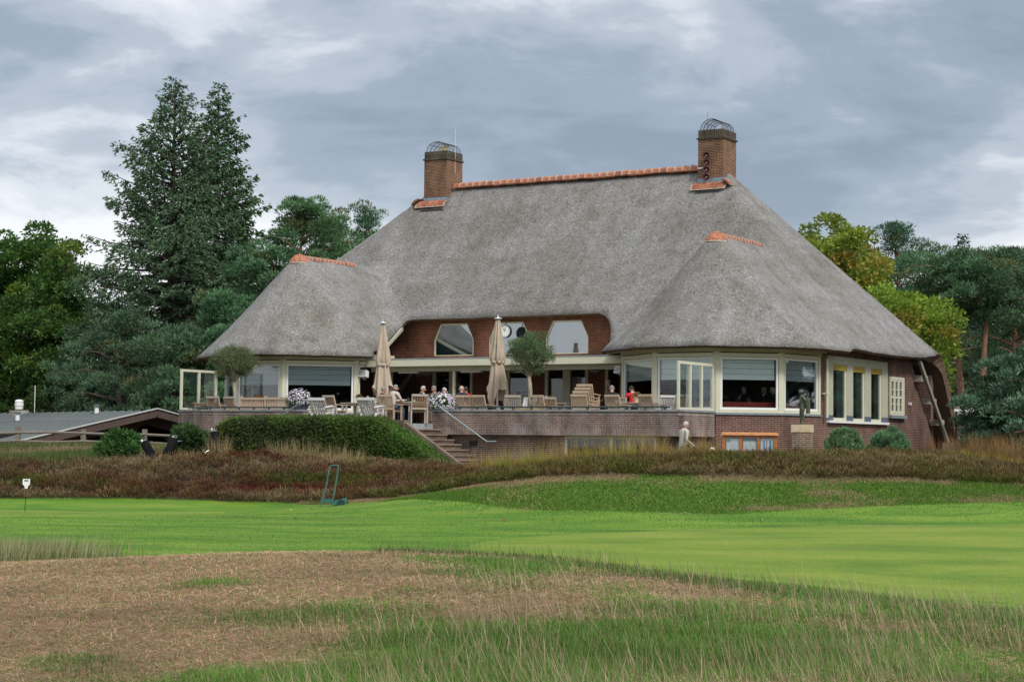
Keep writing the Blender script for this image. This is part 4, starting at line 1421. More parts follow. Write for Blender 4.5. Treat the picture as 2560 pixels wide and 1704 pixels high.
# basement windows in the base wall
def base_window(a0, a1, z0, z1, parts, parent, louv=None):
    w_ = empty('basement_window', (0, 0, 0), 0, parent)
    mb = MB()
    mb.box(a0, .225, z1 - .09, a1, .258, z1); mb.box(a0, .225, z0, a1, .258, z0 + .06)
    for x in parts: mb.box(x - .045, .2251, z0 + .06, x + .045, .2581, z1 - .09)
    mb.build('frame', 'cream', w_)
    MB().box(a0 + .02, .24, z0 + .03, a1 - .02, .256, z1 - .05).build('pane', 'glass', w_)
    MB().box(a0 + .02, .2575, z0 + .03, a1 - .02, .2595, z1 - .05).build('window_back', 'interior_dark', w_)
    if louv:
        for k in range(7):
            MB().box(louv[0], .228, z0 + .1 + k * .085, louv[1], .238, z0 + .15 + k * .085).build('louvre', 'blind_shadow', w_)
    return w_


base_window(1.9, 5.25, 1.35, 2.06, [1.96, 3.62, 4.25, 4.75, 5.19], tw, None)
base_window(-14.4 + 1.0, -12.45, 1.2, 2.06, [-13.35, -13.05, -12.98, -12.5], tw, (-12.92, -12.6))
MB().box(-1.75, .20, 1.70, -1.48, .258, 1.86).build('vent_box', 'black_plastic', tw)

# terrace floor
MB().prism([(-15.2, 3.4), (-15.0, 1.1), (-13.15, .28), (6.0, .28), (6.0, 2.9), (3.7, 2.9), (1.75, 4.6), (1.75, 9.0), (-9.65, 9.0), (-9.65, 4.6), (-11.7, 2.9), (-14, 2.9), (-15.0, 3.9)],
           1.2, FLOOR).build('terrace_floor', 'paving', None, ORG, -TH)['kind'] = 'structure'
# landing in front, with coping, and brick steps down both sides
st = empty('staircase', ORG, -TH)
tag(st, 'brown brick landing and steps between the clipped hedge and the terrace wall', 'steps')
MB().box(-8.6, -1.55, 1.0, -3.14, .27, FLOOR - .003).build('landing', 'paving', st)
MB().box(-8.7, -1.78, 1.0, -3.05, -1.553, 2.52).build('edge_wall', 'brick_step', st)
MB().box(-3.137, -1.5, 2.24, -3.10, -.003, 2.415).build('steel_riser', 'galv_sheet', st)
for sgn, u0 in ((1, -3.1), (-1, -8.64)):
    for k in range(8):
        ua = u0 + sgn * .285 * k; ub = ua + sgn * .33
        zt_ = 2.24 - k * .166
        lo, hi = min(ua, ub), max(ua, ub)
        MB().box(lo, -1.5, zt_ - .165, hi - .04 if sgn > 0 else hi, -.004, zt_ - .055).build('step_riser', 'brick_step', st)
        MB().box(lo, -1.5, zt_ - .053, hi, -.004, zt_).build('step_tread', 'brick_pale', st)
    # sloping string wall on the hedge side
    e0 = (u0 - sgn * .06, 2.50); e1 = (u0 + sgn * 2.30, 1.06)
    poly = [(e0[0], 1.0 - .1), (e1[0], .7), (e1[0], e1[1]), (e0[0], e0[1])]
    if sgn < 0: poly = poly[::-1]
    if sgn > 0:
        MB().slab([(e0[0], .6), (e1[0], .6), e1, e0], (0, -1.72, 0), (1, 0, 0), .2).build('string_wall', 'brick_step', st)
        MB().box(e1[0] + .003, -1.74, .6, e1[0] + .36, -1.50, 1.16).build('end_pier', 'brick_step', st)
    else:
        MB().slab([(e1[0], .6), (e0[0], .6), e0, e1], (0, -1.72, 0), (1, 0, 0), .2).build('string_wall', 'brick_step', st)
# handrails on brackets
for nm, pts_, lab in (('hand_rail', [(-3.35, -.12, 3.31), (-3.2, -.12, 3.26), (-.86, -.12, 1.84), (-.5, -.12, 1.85)], 'galvanised handrail on the wall right of the steps'),
                      ('hand_rail', [(-7.9, -.12, 3.23), (-8.5, -.12, 3.24), (-10.9, -.12, 1.83), (-11.3, -.12, 1.83)], 'galvanised handrail by the left planter of white flowers')):
    h = empty(nm, ORG, -TH)
    tag(h, lab, 'handrail')
    MB().tube(pts_, .024, 8).build('rail', 'galv', h)
    a, b_ = Vector(pts_[1]), Vector(pts_[2])
    for t in (.2, .62):
        c_ = a + (b_ - a) * t
        MB().tube([c_ + Vector((0, 0, -.02)), c_ + Vector((0, .02, -.12)), c_ + Vector((0, .115, -.14))], .011, 6).build('bracket', 'galv', h)
    if pts_[0][0] < -5:
        MB().tube([(-7.9, -.12, 3.23), (-7.9, -.12, FLOOR)], .02, 8).build('rail_post', 'galv', h)

# glass wind screens at both ends of the terrace
for (u, w0, w1, z1, lab) in ((6.10, -.02, 2.56, 4.43, 'cream framed glass wind screen beside the right bay window'),
                             (-14.69, .40, 2.45, 4.42, 'cream framed glass wind screen at the left end of the terrace')):
    s = empty('glass_screen', ORG, -TH)
    tag(s, lab, 'glass screen')
    n_ = 3 if u > 0 else 2
    mb = MB()
    mb.box(u - .035, w0, z1 - .09, u + .035, w1, z1)
    mb.box(u - .035, w0, 2.905, u + .035, w1, 2.975)
    for k in range(n_ + 1):
        c_ = w0 + .045 + (w1 - w0 - .09) * k / n_
        mb.box(u - .036, c_ - .045, 2.976, u + .036, c_ + .045, z1 - .091)
    mb.build('frame', 'cream', s)
    for k in range(n_):
        c0 = w0 + .045 + (w1 - w0 - .09) * k / n_ + .046; c1 = w0 + .045 + (w1 - w0 - .09) * (k + 1) / n_ - .046
        MB().box(u - .006, c0, 2.976, u + .006, c1, z1 - .092).build('pane', 'glass_screen', s)

# loudspeakers and heaters under the canopy
def speaker(u, w, z, rz, label, tilt=.25):
    o = empty('wall_speaker', BW(u, w, z), -TH + rz)
    tag(o, label, 'speaker')
    mb = MB().slab([(-.19, -.12), (.19, -.12), (.17, .13), (-.17, .13)], (0, 0, 0), (1, 0, 0), .2)
    c_ = mb.build('cabinet', 'speaker_grey' if w > 6 else 'white_plastic', o)
    c_.rotation_euler = (-tilt, 0, 0)
    MB().slab([(-.15, -.09), (.15, -.09), (.14, .10), (-.14, .10)], (0, -.006, 0), (1, 0, 0), .005).build('grille', 'speaker_grey', c_)
    MB().tube([(0, .1, -.12), (0, .12, -.22), (0, .3, -.22)], .025, 6).build('bracket', 'speaker_grey', o)


speaker(-9.35, 8.75, 4.60, 0, 'grey loudspeaker on the brick between the emblem door and double doors')
speaker(-1.72, 8.75, 4.64, 0, 'grey loudspeaker on dark brick left of the open doorway')
speaker(1.3, 4.95, 4.40, -.5, 'white tilted loudspeaker beside the right bay window')
speaker(-9.42, 4.62, 4.36, .15, 'white box loudspeaker on the post of the left bay')
for u, lab in ((-8.05, 'white infrared heater under the canopy near the emblem door'), (-5.25, 'white infrared heater under the canopy left of the right parasol')):
    o = empty('patio_heater', BW(u, 5.75, 4.42), -TH)
    tag(o, lab, 'heater')
    mb = MB().slab([(-.42, -.03), (.42, -.03), (.42, .05), (-.42, .05)], (0, -.1, 0), (1, 0, 0), .2)
    mb.build('housing', 'white_plastic', o)
    for x in (-.25, .25): MB().box(x - .03, -.02, .052, x + .03, .04, .14).build('bracket', 'black_plastic', o)

# clock hanging in front of the middle upper window
ck = empty('wall_clock', BW(-5.42, 8.45, 6.07), -TH)
tag(ck, 'round black rimmed white clock hanging in front of the middle upper window', 'clock')
cz = MB().lathe([(.24, 0), (.255, .02), (.255, .11), (.24, .13)], 28)
c_ = cz.build('case', 'black_plastic', ck, smooth=False); c_.rotation_euler = (R(90), 0, 0); c_.location = (0, .06, 0)
MB().lathe([(.222, 0), (.222, .004)], 28).build('dial', 'white_plastic', ck).rotation_euler = (R(90), 0, 0)
ck.children[-1].location = (0, -.072, 0)
for k in range(12):
    a = R(k * 30)
    MB().beam((.175 * math.sin(a), -.0785, .175 * math.cos(a)), (.212 * math.sin(a), -.0785, .212 * math.cos(a)), .018, .004, up=(0, 1, 0)).build('hour_mark', 'black_plastic', ck)
MB().beam((0, -.081, 0), (.145 * math.sin(R(-28)), -.081, .145 * math.cos(R(-28))), .022, .003, up=(0, 1, 0)).build('hour_hand', 'black_plastic', ck)
MB().beam((0, -.084, 0), (.19 * math.sin(R(12)), -.084, .19 * math.cos(R(12))), .014, .003, up=(0, 1, 0)).build('minute_hand', 'black_plastic', ck)
MB().tube([(0, 0, .25), (0, 0, .42)], .018, 6).build('hanger', 'black_plastic', ck)

# ------------------------------------------------------------------ terrace furniture
def slat_chair(name, m1, m2, arms=True):
    """high slatted garden chair, seat faces +y, back at -y"""
    r_ = empty(name)
    w_ = .27
    legf = MB().beam((0, 0, 0), (0, 0, .62 if arms else .44), .05, .05).mesh('leg', m1)
    for s in (-1, 1):
        o = link('leg', legf, r_); o.location = (s * w_, .24, 0)
        MB().beam((s * w_, -.24, 0), (s * w_, -.25, .46), .05, .05).build('leg', m1, r_)
        MB().beam((s * w_, -.25, .46), (s * (w_ - .01), -.40, .97), .045, .045).build('back_stile', m1, r_)
        if arms:
            MB().beam((s * (w_ + .01), .30, .635), (s * (w_ + .01), -.30, .66), .065, .028).build('armrest', m1, r_)
    sl = MB().box(-w_, -.028, -.011, w_, .028, .011).mesh('seat_slat', m2)
    for k in range(7):
        o = link('seat_slat', sl, r_); o.location = (0, -.21 + k * .075, .435)
    MB().beam((-w_, -.402, .945), (w_, -.402, .945), .05, .075).build('top_rail', m1, r_)
    MB().beam((-w_, -.275, .50), (w_, -.275, .50), .03, .06).build('back_rail', m1, r_)
    bs = MB().beam((0, -.28, .52), (0, -.397, .915), .034, .016).mesh('back_slat', m2)
    for k in range(8):
        o = link('back_slat', bs, r_); o.location = (-.21 + k * .06, 0, 0)
    MB().box(-w_, .20, .37, w_, .235, .42).build('apron', m1, r_)
    return r_


def lounge_chair(name, m1):
    """low reclined white garden chair with curved arms"""
    r_ = empty(name)
    for s in (-1, 1):
        MB().beam((s * .32, .36, 0), (s * .32, .33, .55), .07, .035).build('leg', m1, r_)
        MB().beam((s * .27, -.30, 0), (s * .27, -.1, .34), .07, .035).build('leg', m1, r_)
        MB().tube([(s * .33, .38, .55), (s * .35, .15, .58), (s * .34, -.15, .55), (s * .29, -.36, .52)], [.03, .035, .035, .025], 6).build('armrest', m1, r_)
        MB().beam((s * .27, .02, .26), (s * .27, -.40, .80), .05, .035).build('back_stile', m1, r_)
    for k in range(6):
        MB().box(-.29, -.02 + k * .075, .30 + k * .012, .29, .04 + k * .075, .32 + k * .012).build('seat_slat', m1, r_)
    for k in range(6):
        x = -.225 + k * .09
        MB().beam((x, .0, .30), (x, -.405, .80), .06, .02).build('back_slat', m1, r_)
    MB().beam((-.31, -.41, .815), (.31, -.41, .815), .03, .09).build('top_rail', m1, r_)
    MB().beam((-.29, .01, .27), (.29, .01, .27), .04, .06).build('back_rail', m1, r_)
    return r_


def garden_table(name, lx, ly, m1, h=.75):
    r_ = empty(name)
    n_ = max(5, int(ly / .1))
    pl = MB().box(-lx / 2, -ly / n_ / 2 + .004, h - .028, lx / 2, ly / n_ / 2 - .004, h).mesh('plank', m1)
    for k in range(n_):
        o = link('plank', pl, r_); o.location = (0, -ly / 2 + ly / n_ * (k + .5), 0)
    for sx in (-1, 1):
        for sy in (-1, 1):
            x, y = sx * (lx / 2 - .08), sy * (ly / 2 - .08)
            MB().box(x - .04, y - .04, 0, x + .04, y + .04, h - .03).build('leg', m1, r_)
    mb = MB()
    for sy in (-1, 1): mb.box(-lx / 2 + .12, sy * (ly / 2 - .08) - .015, h - .11, lx / 2 - .12, sy * (ly / 2 - .08) + .015, h - .03)
    for sx in (-1, 1): mb.box(sx * (lx / 2 - .08) - .015, -ly / 2 + .12, h - .11, sx * (lx / 2 - .08) + .015, ly / 2 - .12, h - .03)
    mb.build('apron', m1, r_)
    return r_


PROTO = {}


def place(proto, u, w, rz, label, cat, group=None, z=FLOOR, scale=1.0):
    k = proto[0] if isinstance(proto, tuple) else proto
    if k not in PROTO:
        PROTO[k] = proto[1]()
        o = PROTO[k]
    else:
        o = copy_tree(PROTO[k])
    o.location = BW(u, w, z)
    o.rotation_euler = (0, 0, -TH + rz)
    o.scale = (scale,) * 3
    for a in ('label', 'category', 'group'):
        if a in o.keys(): del o[a]
    tag(o, label, cat, group)
    return o


S = ('s', lambda: slat_chair('garden_chair', 'teak', 'teak'))
SG = ('sg', lambda: slat_chair('garden_chair', 'teak_grey', 'teak_grey'))
SD = ('sd', lambda: slat_chair('garden_chair', 'teak_grey', 'teak_dark'))
SW = ('sw', lambda: slat_chair('garden_chair', 'chair_white', 'chair_white'))
LW = ('lw', lambda: lounge_chair('lounge_chair', 'chair_white'))
G1, G2, G3 = 'teak chairs on the terrace', 'white chairs on the terrace', 'stacked teak chairs'
place(LW, -7.08, -1.0, .25, 'white slatted lounge chair above the hedge, below the left flowers', 'chair', G2)
place(LW, -4.98, -1.0, .2, 'white slatted lounge chair above the hedge, nearest the seated group', 'chair', G2)
place(SD, -7.40, .3, -.15, 'tall brown slatted chair directly behind the left white lounge chair', 'chair', G1)
place(SG, -9.08, 1.35, -.5, 'tall slatted chair half hidden behind the left white flowers', 'chair', G1, scale=1.12)
place(SW, -8.05, 3.1, 2.9, 'small white chair behind the bare table with the green pot', 'chair', G2)
place(SG, -6.38, 1.45, -.9, 'slatted chair of the man in navy by the left parasol', 'chair', G1)
place(S, -4.66, -.25, .05, 'tall slatted chair of the man in the cream sweater, back to view', 'chair', G1)
place(SD, -3.40, -.45, .75, 'slatted chair turned sideways at the top of the steps', 'chair', G1)
place(S, -2.31, .95, .1, 'slatted chair behind the parapet just right of the right flowers', 'chair', G1)
place(S, -1.62, .95, -.12, 'slatted chair behind the parapet touching the right parasol', 'chair', G1)
place(SG, -2.75, 1.7, -.5, 'chair of the person in navy behind the right flowers', 'chair', G1)
place(SG, -.66, 1.2, .5, 'slatted chair between the right parasol and the right olive tree', 'chair', G1)
place(SW, -1.45, 3.2, 3.0, 'white chair back behind the right olive trunk, left side', 'chair', G2)
place(S, .45, 1.3, -.1, 'slatted chair behind the parapet just right of the olive trunk', 'chair', G1)
place(SW, .0, 2.7, -.5, 'white chair right behind the chair beside the olive trunk', 'chair', G2)
place(SD, .78, 1.4, .1, 'low looking brown chair back left of the chair stack', 'chair', G1, scale=.93)
for k in range(4):
    place(S, 1.98 - .0 * k, 1.3 + .13 * k, .12, ('bottom', 'second', 'third', 'topmost')[k] + ' chair of the stack of four teak chairs', 'chair', G3, z=FLOOR + .02 + .115 * k)
for k in range(3):
    o = place(SD, 1.45, 1.7 + .02 * k, 1.3, ('lowest', 'middle', 'upper')[k] + ' tipped chair leaning left of the chair stack', 'chair', G3, z=FLOOR + .02 + .10 * k, scale=.8)
place(SW, 2.28, 2.0, -1.2, 'pale grey chair turned sideways right of the chair stack', 'chair', G2, scale=.95)
place(S, 3.38, 1.15, -.1, 'slatted chair in front of the diners in black and red', 'chair', G1)
place(S, 4.70, 1.0, -.2, 'slatted chair at the right end of the diners table', 'chair', G1)
place(SW, 4.55, 2.0, .9, 'white chair half hidden behind the chair at the table end', 'chair', G2)
place(SG, 5.42, 1.05, 1.25, 'sideways chair against the right glass screen', 'chair', G1)
place(SD, -13.2, .85, .05, 'slatted brown chair left of the left olive trunk', 'chair', G1)
place(SD, -12.75, 1.3, -.05, 'slatted brown chair partly behind the left olive trunk', 'chair', G1)
place(SG, -14.1, 2.2, 2.9, 'pale chair behind the orange flower pot at the left screen', 'chair', G1)
o = place(('t1', lambda: garden_table('garden_table', 1.0, .9, 'teak_grey')), -7.3, 1.5, .0, 'bare grey teak table carrying a green pot', 'table')
o = place(('t2', lambda: garden_table('garden_table', 1.5, .9, 'teak')), -4.35, .55, .45, 'teak table of the seated group at the top of the steps', 'table')
o = place(('t3', lambda: garden_table('garden_table', 1.7, .9, 'teak_grey')), 3.45, 2.1, .0, 'teak table of the diners in black and red', 'table')
o = place(('t4', lambda: garden_table('garden_table', 1.0, .8, 'teak')), -14.05, 1.35, .0, 'teak table with orange flowers at the left screen', 'table')
o = place(('t5', lambda: garden_table('garden_table', .8, .8, 'teak')), .2, 2.2, .0, 'teak table behind the right olive tree', 'table')
o = place(('t6', lambda: garden_table('garden_table', .7, .6, 'teak')), -12.1, 1.6, .0, 'small teak table with orange flowers beside the long bench', 'table')
o = place(('t7', lambda: garden_table('garden_table', 1.1, .9, 'teak_grey')), -4.1, 3.0, .0, 'table behind the right white flowers', 'table')


# long slatted bench, its back to us
bn = empty('garden_bench', BW(-10.72, .75, FLOOR), -TH)
tag(bn, 'long pale teak slatted bench behind the left parapet', 'bench')
for x in (-1.12, 0, 1.12):
    MB().box(x - .035, -.30, 0, x + .035, -.23, .98).build('leg', 'teak', bn)
    MB().box(x - .035, .18, 0, x + .035, .25, .42).build('leg', 'teak', bn)
for k in range(6):
    MB().box(-1.15, -.22 + k * .078, .42, 1.15, -.16 + k * .078, .445).build('seat_slat', 'teak', bn)
MB().box(-1.15, -.31, .84, 1.15, -.235, .93).build('top_rail', 'teak', bn)
MB().box(-1.083, -.30, .50, 1.083, -.25, .56).build('back_rail', 'teak', bn)
bs = MB().box(-.022, -.288, .561, .022, -.262, .839).mesh('back_slat', 'teak')
for k in range(28):
    x = -1.04 + k * 2.08 / 27
    if abs(x) < .05: continue
    o = link('back_slat', bs, bn); o.location = (x, 0, 0)


# closed parasols
def parasol(u, w, zt, label, seed):
    p = empty('parasol', BW(u, w, FLOOR), -TH)
    tag(p, label, 'parasol')
    H_ = zt - FLOOR
    r2 = np.random.default_rng(seed)
    ph = r2.uniform(0, 6.28, 4)

    def f1(r_, z, a):
        t = 1 - (z / H_)
        k = .20 + .14 * t
        return r_ * (1 + k * math.cos(8 * a + ph[0] + 1.2 * math.sin(z * 1.3)) + .12 * math.cos(13 * a + ph[1] + z * .6) + .05 * math.cos(3 * a + ph[2]))
    body = MB()
    zs = np.linspace(H_ - .12, H_ - 1.62, 26)
    prof = []
    for z in zs:
        t = (H_ - .12 - z) / 1.50
        prof.append((.055 + .165 * min(1, t * 1.15) ** .85 - (.035 if t > .9 else 0) * (t - .9) * 10, z))
    body.lathe(prof[::-1], 72, fn=f1)
    body.build('upper_canopy', 'canvas', p, smooth=True)
    low = MB()
    zs = np.linspace(H_ - 1.60, H_ - 2.75, 22)

    def f2(r_, z, a):
        t = (H_ - 1.6 - z) / 1.15
        return r_ * (1 + (.10 + .16 * t) * math.cos(6 * a + ph[1] + .5 * z) + .10 * math.cos(11 * a + ph[2]) + .16 * t * math.cos(a - 2.6 + ph[3] * .15))
    vs_, fs = [], []
    n_ = 72
    for j, z in enumerate(zs):
        t = j / 21
        r_ = .185 + .14 * t
        for k in range(n_):
            a = k * 2 * math.pi / n_
            rr = f2(r_, z, a)
            hem = 0 if t < .6 else (t - .6) / .4 * (.32 * math.sin(a * 2 + ph[0]) + .12 * math.sin(5 * a))
            vs_.append((rr * math.cos(a), rr * math.sin(a), z + hem))
    for j in range(21):
        for k in range(n_):
            fs.append((j * n_ + k, (j + 1) * n_ + k, (j + 1) * n_ + (k + 1) % n_, j * n_ + (k + 1) % n_))
    low.add(vs_, fs)
    low.build('lower_canopy', 'canvas', p, smooth=True)
    MB().lathe([(.225, 0), (.235, .05), (.225, .10)], 40, (0, 0, H_ - 1.66), fn=lambda r_, z, a: r_ * (1 + .09 * math.cos(8 * a))).build('tie_band', 'canvas', p, smooth=True)
    MB().tube([(0, 0, .1), (0, 0, H_ - .05)], .032, 10).build('pole', 'white_plastic', p)
    MB().lathe([(.04, 0), (.13, .01), (.14, .03), (.05, .06)], 20, (0, 0, H_ - .13)).build('top_cap', 'white_plastic', p)
    MB().ball((0, 0, H_ - .02), .035, 10).build('finial', 'silver', p)
    MB().lathe([(.33, 0), (.33, .14), (.30, .17), (.12, .22), (.11, .62), (.06, .64)], 24).build('base', 'white_plastic', p)
    return p


parasol(-6.63, 2.0, 6.14, 'closed beige parasol behind the seated group, the left one', 3)
parasol(-1.54, 1.6, 6.15, 'closed beige parasol beside the right olive tree', 8)


# planters of white flowers
def flower_planter(u, w, label, seed, rad=.40, h0=2.86):
    p = empty('flower_planter', BW(u, w, h0), -TH)
    tag(p, label, 'flower pot')
    MB().lathe([(.22, 0), (.30, .02), (.36, .26), (.39, .30), (.36, .30), (.33, .27)], 26).build('pot', 'dark_planter', p, smooth=False)
    r2 = np.random.default_rng(seed)
    n_ = 2300
    d = rand_dirs(n_, r2); d[:, 2] = np.abs(d[:, 2]) * .9 - .25
    c_ = d * np.array([rad * 1.12, rad, rad]) * r2.uniform(.55, 1.0, (n_, 1)) + np.array([0, 0, .34])
    c_ += .05 * r2.normal(size=c_.shape)
    v, q = rhombi(c_, nrm(d + .7 * rand_dirs(n_, r2)), side_of(d, r2), .075, .035)
    cc = np.repeat(np.array([.075, .13, .03]) * r2.uniform(.5, 1.6, (n_, 1)), 4, 0)
    np_mesh('foliage', v, q, cc, 'leaf', p)
    nf = 420
    d = rand_dirs(nf, r2); d[:, 2] = np.abs(d[:, 2]) - .3; d = nrm(d)
    c_ = d * np.array([rad * 1.2, rad * 1.05, rad * 1.05]) * r2.uniform(.85, 1.08, (nf, 1)) + np.array([0, 0, .36])
    vs_, cs = [], []
    s1 = side_of(d, r2); s2 = np.cross(d, s1)
    v1, q1 = rhombi(np.repeat(c_, 5, 0), np.concatenate([(s1 * math.cos(a) + s2 * math.sin(a))[:, None] for a in np.arange(5) * 2 * math.pi / 5], 1).reshape(-1, 3) * .95 + np.repeat(d, 5, 0) * .3,
                    np.concatenate([(-s1 * math.sin(a) + s2 * math.cos(a))[:, None] for a in np.arange(5) * 2 * math.pi / 5], 1).reshape(-1, 3), .034, .034, .62)
    tint = np.where(r2.random((nf, 1)) < .45, np.array([.60, .50, .66]), np.array([.80, .78, .80]))
    np_mesh('flowers', v1, q1, np.repeat(np.repeat(tint, 5, 0), 4, 0), 'petal', p)
    return p


flower_planter(-9.05, .30, 'dark planter of white flowers on the parapet above the hedge', 5)
flower_planter(-2.95, .30, 'dark planter of white flowers at the head of the right handrail', 6, .42, 2.70)


def small_pot(u, w, z, mat, fc, label, seed, r_=.09, h_=.16, fr=.12):
    p = empty('flower_pot', BW(u, w, z), -TH)
    tag(p, label, 'flower pot')
    MB().lathe([(r_ * .7, 0), (r_, h_), (r_ * 1.1, h_), (r_ * 1.1, h_ + .02), (r_ * .9, h_ + .02)], 16).build('pot', mat, p)
    r2 = np.random.default_rng(seed)
    n_ = 260
    d = rand_dirs(n_, r2); d[:, 2] = np.abs(d[:, 2])
    v, q = rhombi(d * fr * r2.uniform(.3, 1, (n_, 1)) + np.array([0, 0, h_ + .02]), nrm(d + .5 * rand_dirs(n_, r2)), side_of(d, r2), .05, .03)
    isf = r2.random((n_, 1)) < .55
    cc = np.where(isf, np.array(fc), np.array([.07, .13, .03])) * r2.uniform(.6, 1.3, (n_, 1))
    np_mesh('plant', v, q, np.repeat(cc, 4, 0), 'leaf', p)


T_ = FLOOR + .752
small_pot(-7.25, 1.45, T_, 'cart_green', (.30, .14, .08), 'green pot with orange flowers on the bare grey table', 1)
small_pot(-13.95, 1.30, T_, 'dark_planter', (.50, .16, .02), 'dark pot with orange flowers on the table by the left screen', 2)
small_pot(-12.05, 1.6, T_, 'terracotta', (.45, .12, .03), 'terracotta pot with orange flowers beside the long bench', 3)
small_pot(3.62, 1.95, T_, 'sandstone', (.45, .22, .12), 'sandy pot with orange flowers on the diners table', 4, .10, .16, .16)
small_pot(2.75, 2.15, T_, 'sandstone', (.50, .20, .08), 'low pot with orange flowers in front of the diner in black', 9, .07, .08, .12)
small_pot(.25, 2.15, T_, 'terracotta', (.40, .18, .10), 'terracotta pot on the table behind the right olive tree', 10, .07, .1, .1)
# small things on tables
mn = empty('menu_board', BW(3.15, 1.85, T_), -TH)
tag(mn, 'small wooden menu board on the diners table', 'menu')
MB().slab([(-.16, 0), (.16, 0), (.16, .17), (-.16, .17)], (0, 0, 0), (1, 0, 0), .02).build('board', 'teak_grey', mn)
MB().slab([(-.12, .03), (.12, .03), (.12, .14), (-.12, .14)], (0, -.004, 0), (1, 0, 0), .003).build('sheet', 'cloth_taupe', mn)
gl = MB().lathe([(.03, 0), (.035, .15), (.033, .15), (.028, .01)], 12).build('drinking_glass', 'glass_screen', None, BW(-4.55, .62, T_))
tag(gl, 'tall drinking glass in front of the man in cream', 'glass')
cp = MB().lathe([(.05, 0), (.06, .07), (.055, .07), (.04, .01)], 12).build('cup', 'white_plastic', None, BW(-4.35, .65, T_))
tag(cp, 'white cup on the seated group table', 'cup')
nb = MB().slab([(-.11, 0), (.11, 0), (.11, .02), (-.11, .02)], (0, 0, 0), (1, 0, 0), .15).build('green_booklet', 'ctgreen' if 'ctgreen' in MATS else 'cart_green', None, BW(-4.18, .35, T_), -TH)
M('bright_green', (.03, .38, .12), .6, .1)
nb.data.materials[0] = MATS['bright_green']
tag(nb, 'bright green booklet on the seated group table', 'booklet')

# box planters under the olives
for (u, w, lab) in ((-12.57, .95, 'yellow wooden planter box of the left olive tree'), (.13, .95, 'yellow wooden planter box of the right olive tree')):
    b_ = empty('planter_box', BW(u, w, FLOOR), -TH)
    tag(b_, lab, 'planter')
    for k in range(4):
        mb = MB()
        z0 = .03 + k * .13
        for (x0, y0, x1, y1) in ((-.36, -.36, .36, -.33), (-.36, .33, .36, .36), (-.36, -.33, -.33, .33), (.33, -.33, .36, .33)):
            mb.box(x0, y0, z0, x1, y1, z0 + .122)
        mb.build('board', 'yellow_wood', b_)
    MB().box(-.33, -.33, .05, .33, .33, .48).build('soil', 'shed_brown', b_)

# ------------------------------------------------------------------ things on the grounds
# notice board
gz = tz(*BW(8.2, .4, 0).xy)
nb = empty('notice_board', BW(8.3, .55, gz + .04), -TH + R(14))
tag(nb, 'varnished wooden notice board with three glazed panels by the bay', 'notice board')
top_z = 2.17 - gz
for x in (-.80, -.27, .27, .80):
    MB().box(x - .045, -.05, 0 if abs(x) > .5 else .25, x + .045, .05, top_z - .1).build('post', 'varnish', nb)
MB().box(-.755, -.03, top_z - .17, .755, .04, top_z - .1).build('rail', 'varnish', nb)
MB().box(-.755, -.03, .25, .755, .04, .36).build('rail', 'varnish', nb)
MB().add([(-.90, -.11, top_z - .09), (.90, -.11, top_z - .09), (.86, .0, top_z - .0), (-.86, .0, top_z - .0), (.90, .12, top_z - .09), (-.90, .12, top_z - .09)],
         [(0, 1, 2, 3), (3, 2, 4, 5), (0, 3, 5), (1, 4, 2), (0, 5, 4, 1)]).build('roof', 'varnish', nb)
for k, x in enumerate((-.53, 0, .53)):
    pn = MB().box(x - .215, .0, .37, x + .215, .03, top_z - .175).build('panel', ('paper_blue'), nb)
    hi = top_z - .20
    if k == 0:
        shs = [(-.205, hi - .46, .205, hi, 'paper'), (-.19, hi - .10, -.08, hi - .02, 'paper_blue')]
    elif k == 1:
        shs = [(-.205, .4, .0, hi - .08, 'paper'), (.012, .4, .205, hi - .08, 'paper')]
    else:
        shs = [(-.20, .4, .20, hi, 'paper'), (-.11, .45, -.075, hi - .06, 'blue_ink'), (.08, .45, .125, hi - .06, 'blue_ink'), (-.03, .45, .0, hi - .03, 'pink_ink')]
    for (x0, z0, x1, z1, mm) in shs:
        d_ = -.004 if mm == 'paper' else -.007
        MB().box(x + x0, d_, z0, x + x1, d_ + .002, z1).build('sheet', mm, pn)
    MB().box(x - .215, -.022, .37, x + .215, -.018, top_z - .175).build('pane', 'glass_screen', pn)
# fine print lines on the sheets
for x, rows in ((-.53, 9), (-.095, 8), (.10, 8)):
    for r_ in range(rows):
        MB().box(x - .06, -.0065, top_z - .42 - r_ * .045, x + .05, -.006, top_z - .412 - r_ * .045).build('print_line', 'speaker_grey', nb)

# bronze golfer on a brick pedestal
sp = BW(10.05, .5, 0)
gz = tz(sp.x, sp.y)
pd = empty('pedestal', (sp.x, sp.y, gz - .05), -TH + .2)
tag(pd, 'pale brick pedestal with sandstone cap under the bronze golfer', 'pedestal')
MB().box(-.27, -.27, 0, .27, .27, 2.27 - gz).build('pillar', 'brick_pale', pd)
MB().box(-.29, -.29, 2.273 - gz, .29, .29, 2.50 - gz).build('cap', 'sandstone', pd)

# putting-green pin
fl = empty('hole_marker', (-11.51, 44.0, tz(-11.51, 44.0) + .03), .3)
tag(fl, 'short black pin with a white paddle on the left putting green', 'marker')
MB().tube([(0, 0, -.05), (.02, 0, .62)], .009, 6).build('stick', 'black_plastic', fl)
mb = MB().slab([(-.03, .56), (.03, .56), (.04, .62), (.085, .66), (.085, .79), (-.085, .79), (-.085, .66), (-.04, .62)], (.02, -.012, 0), (1, 0, 0), .024)
mb.build('paddle', 'white_plastic', fl)
MB().slab([(-.045, .735), (.045, .735), (.045, .765), (-.045, .765)], (.02, -.016, 0), (1, 0, 0), .003).build('slot', 'black_plastic', fl)

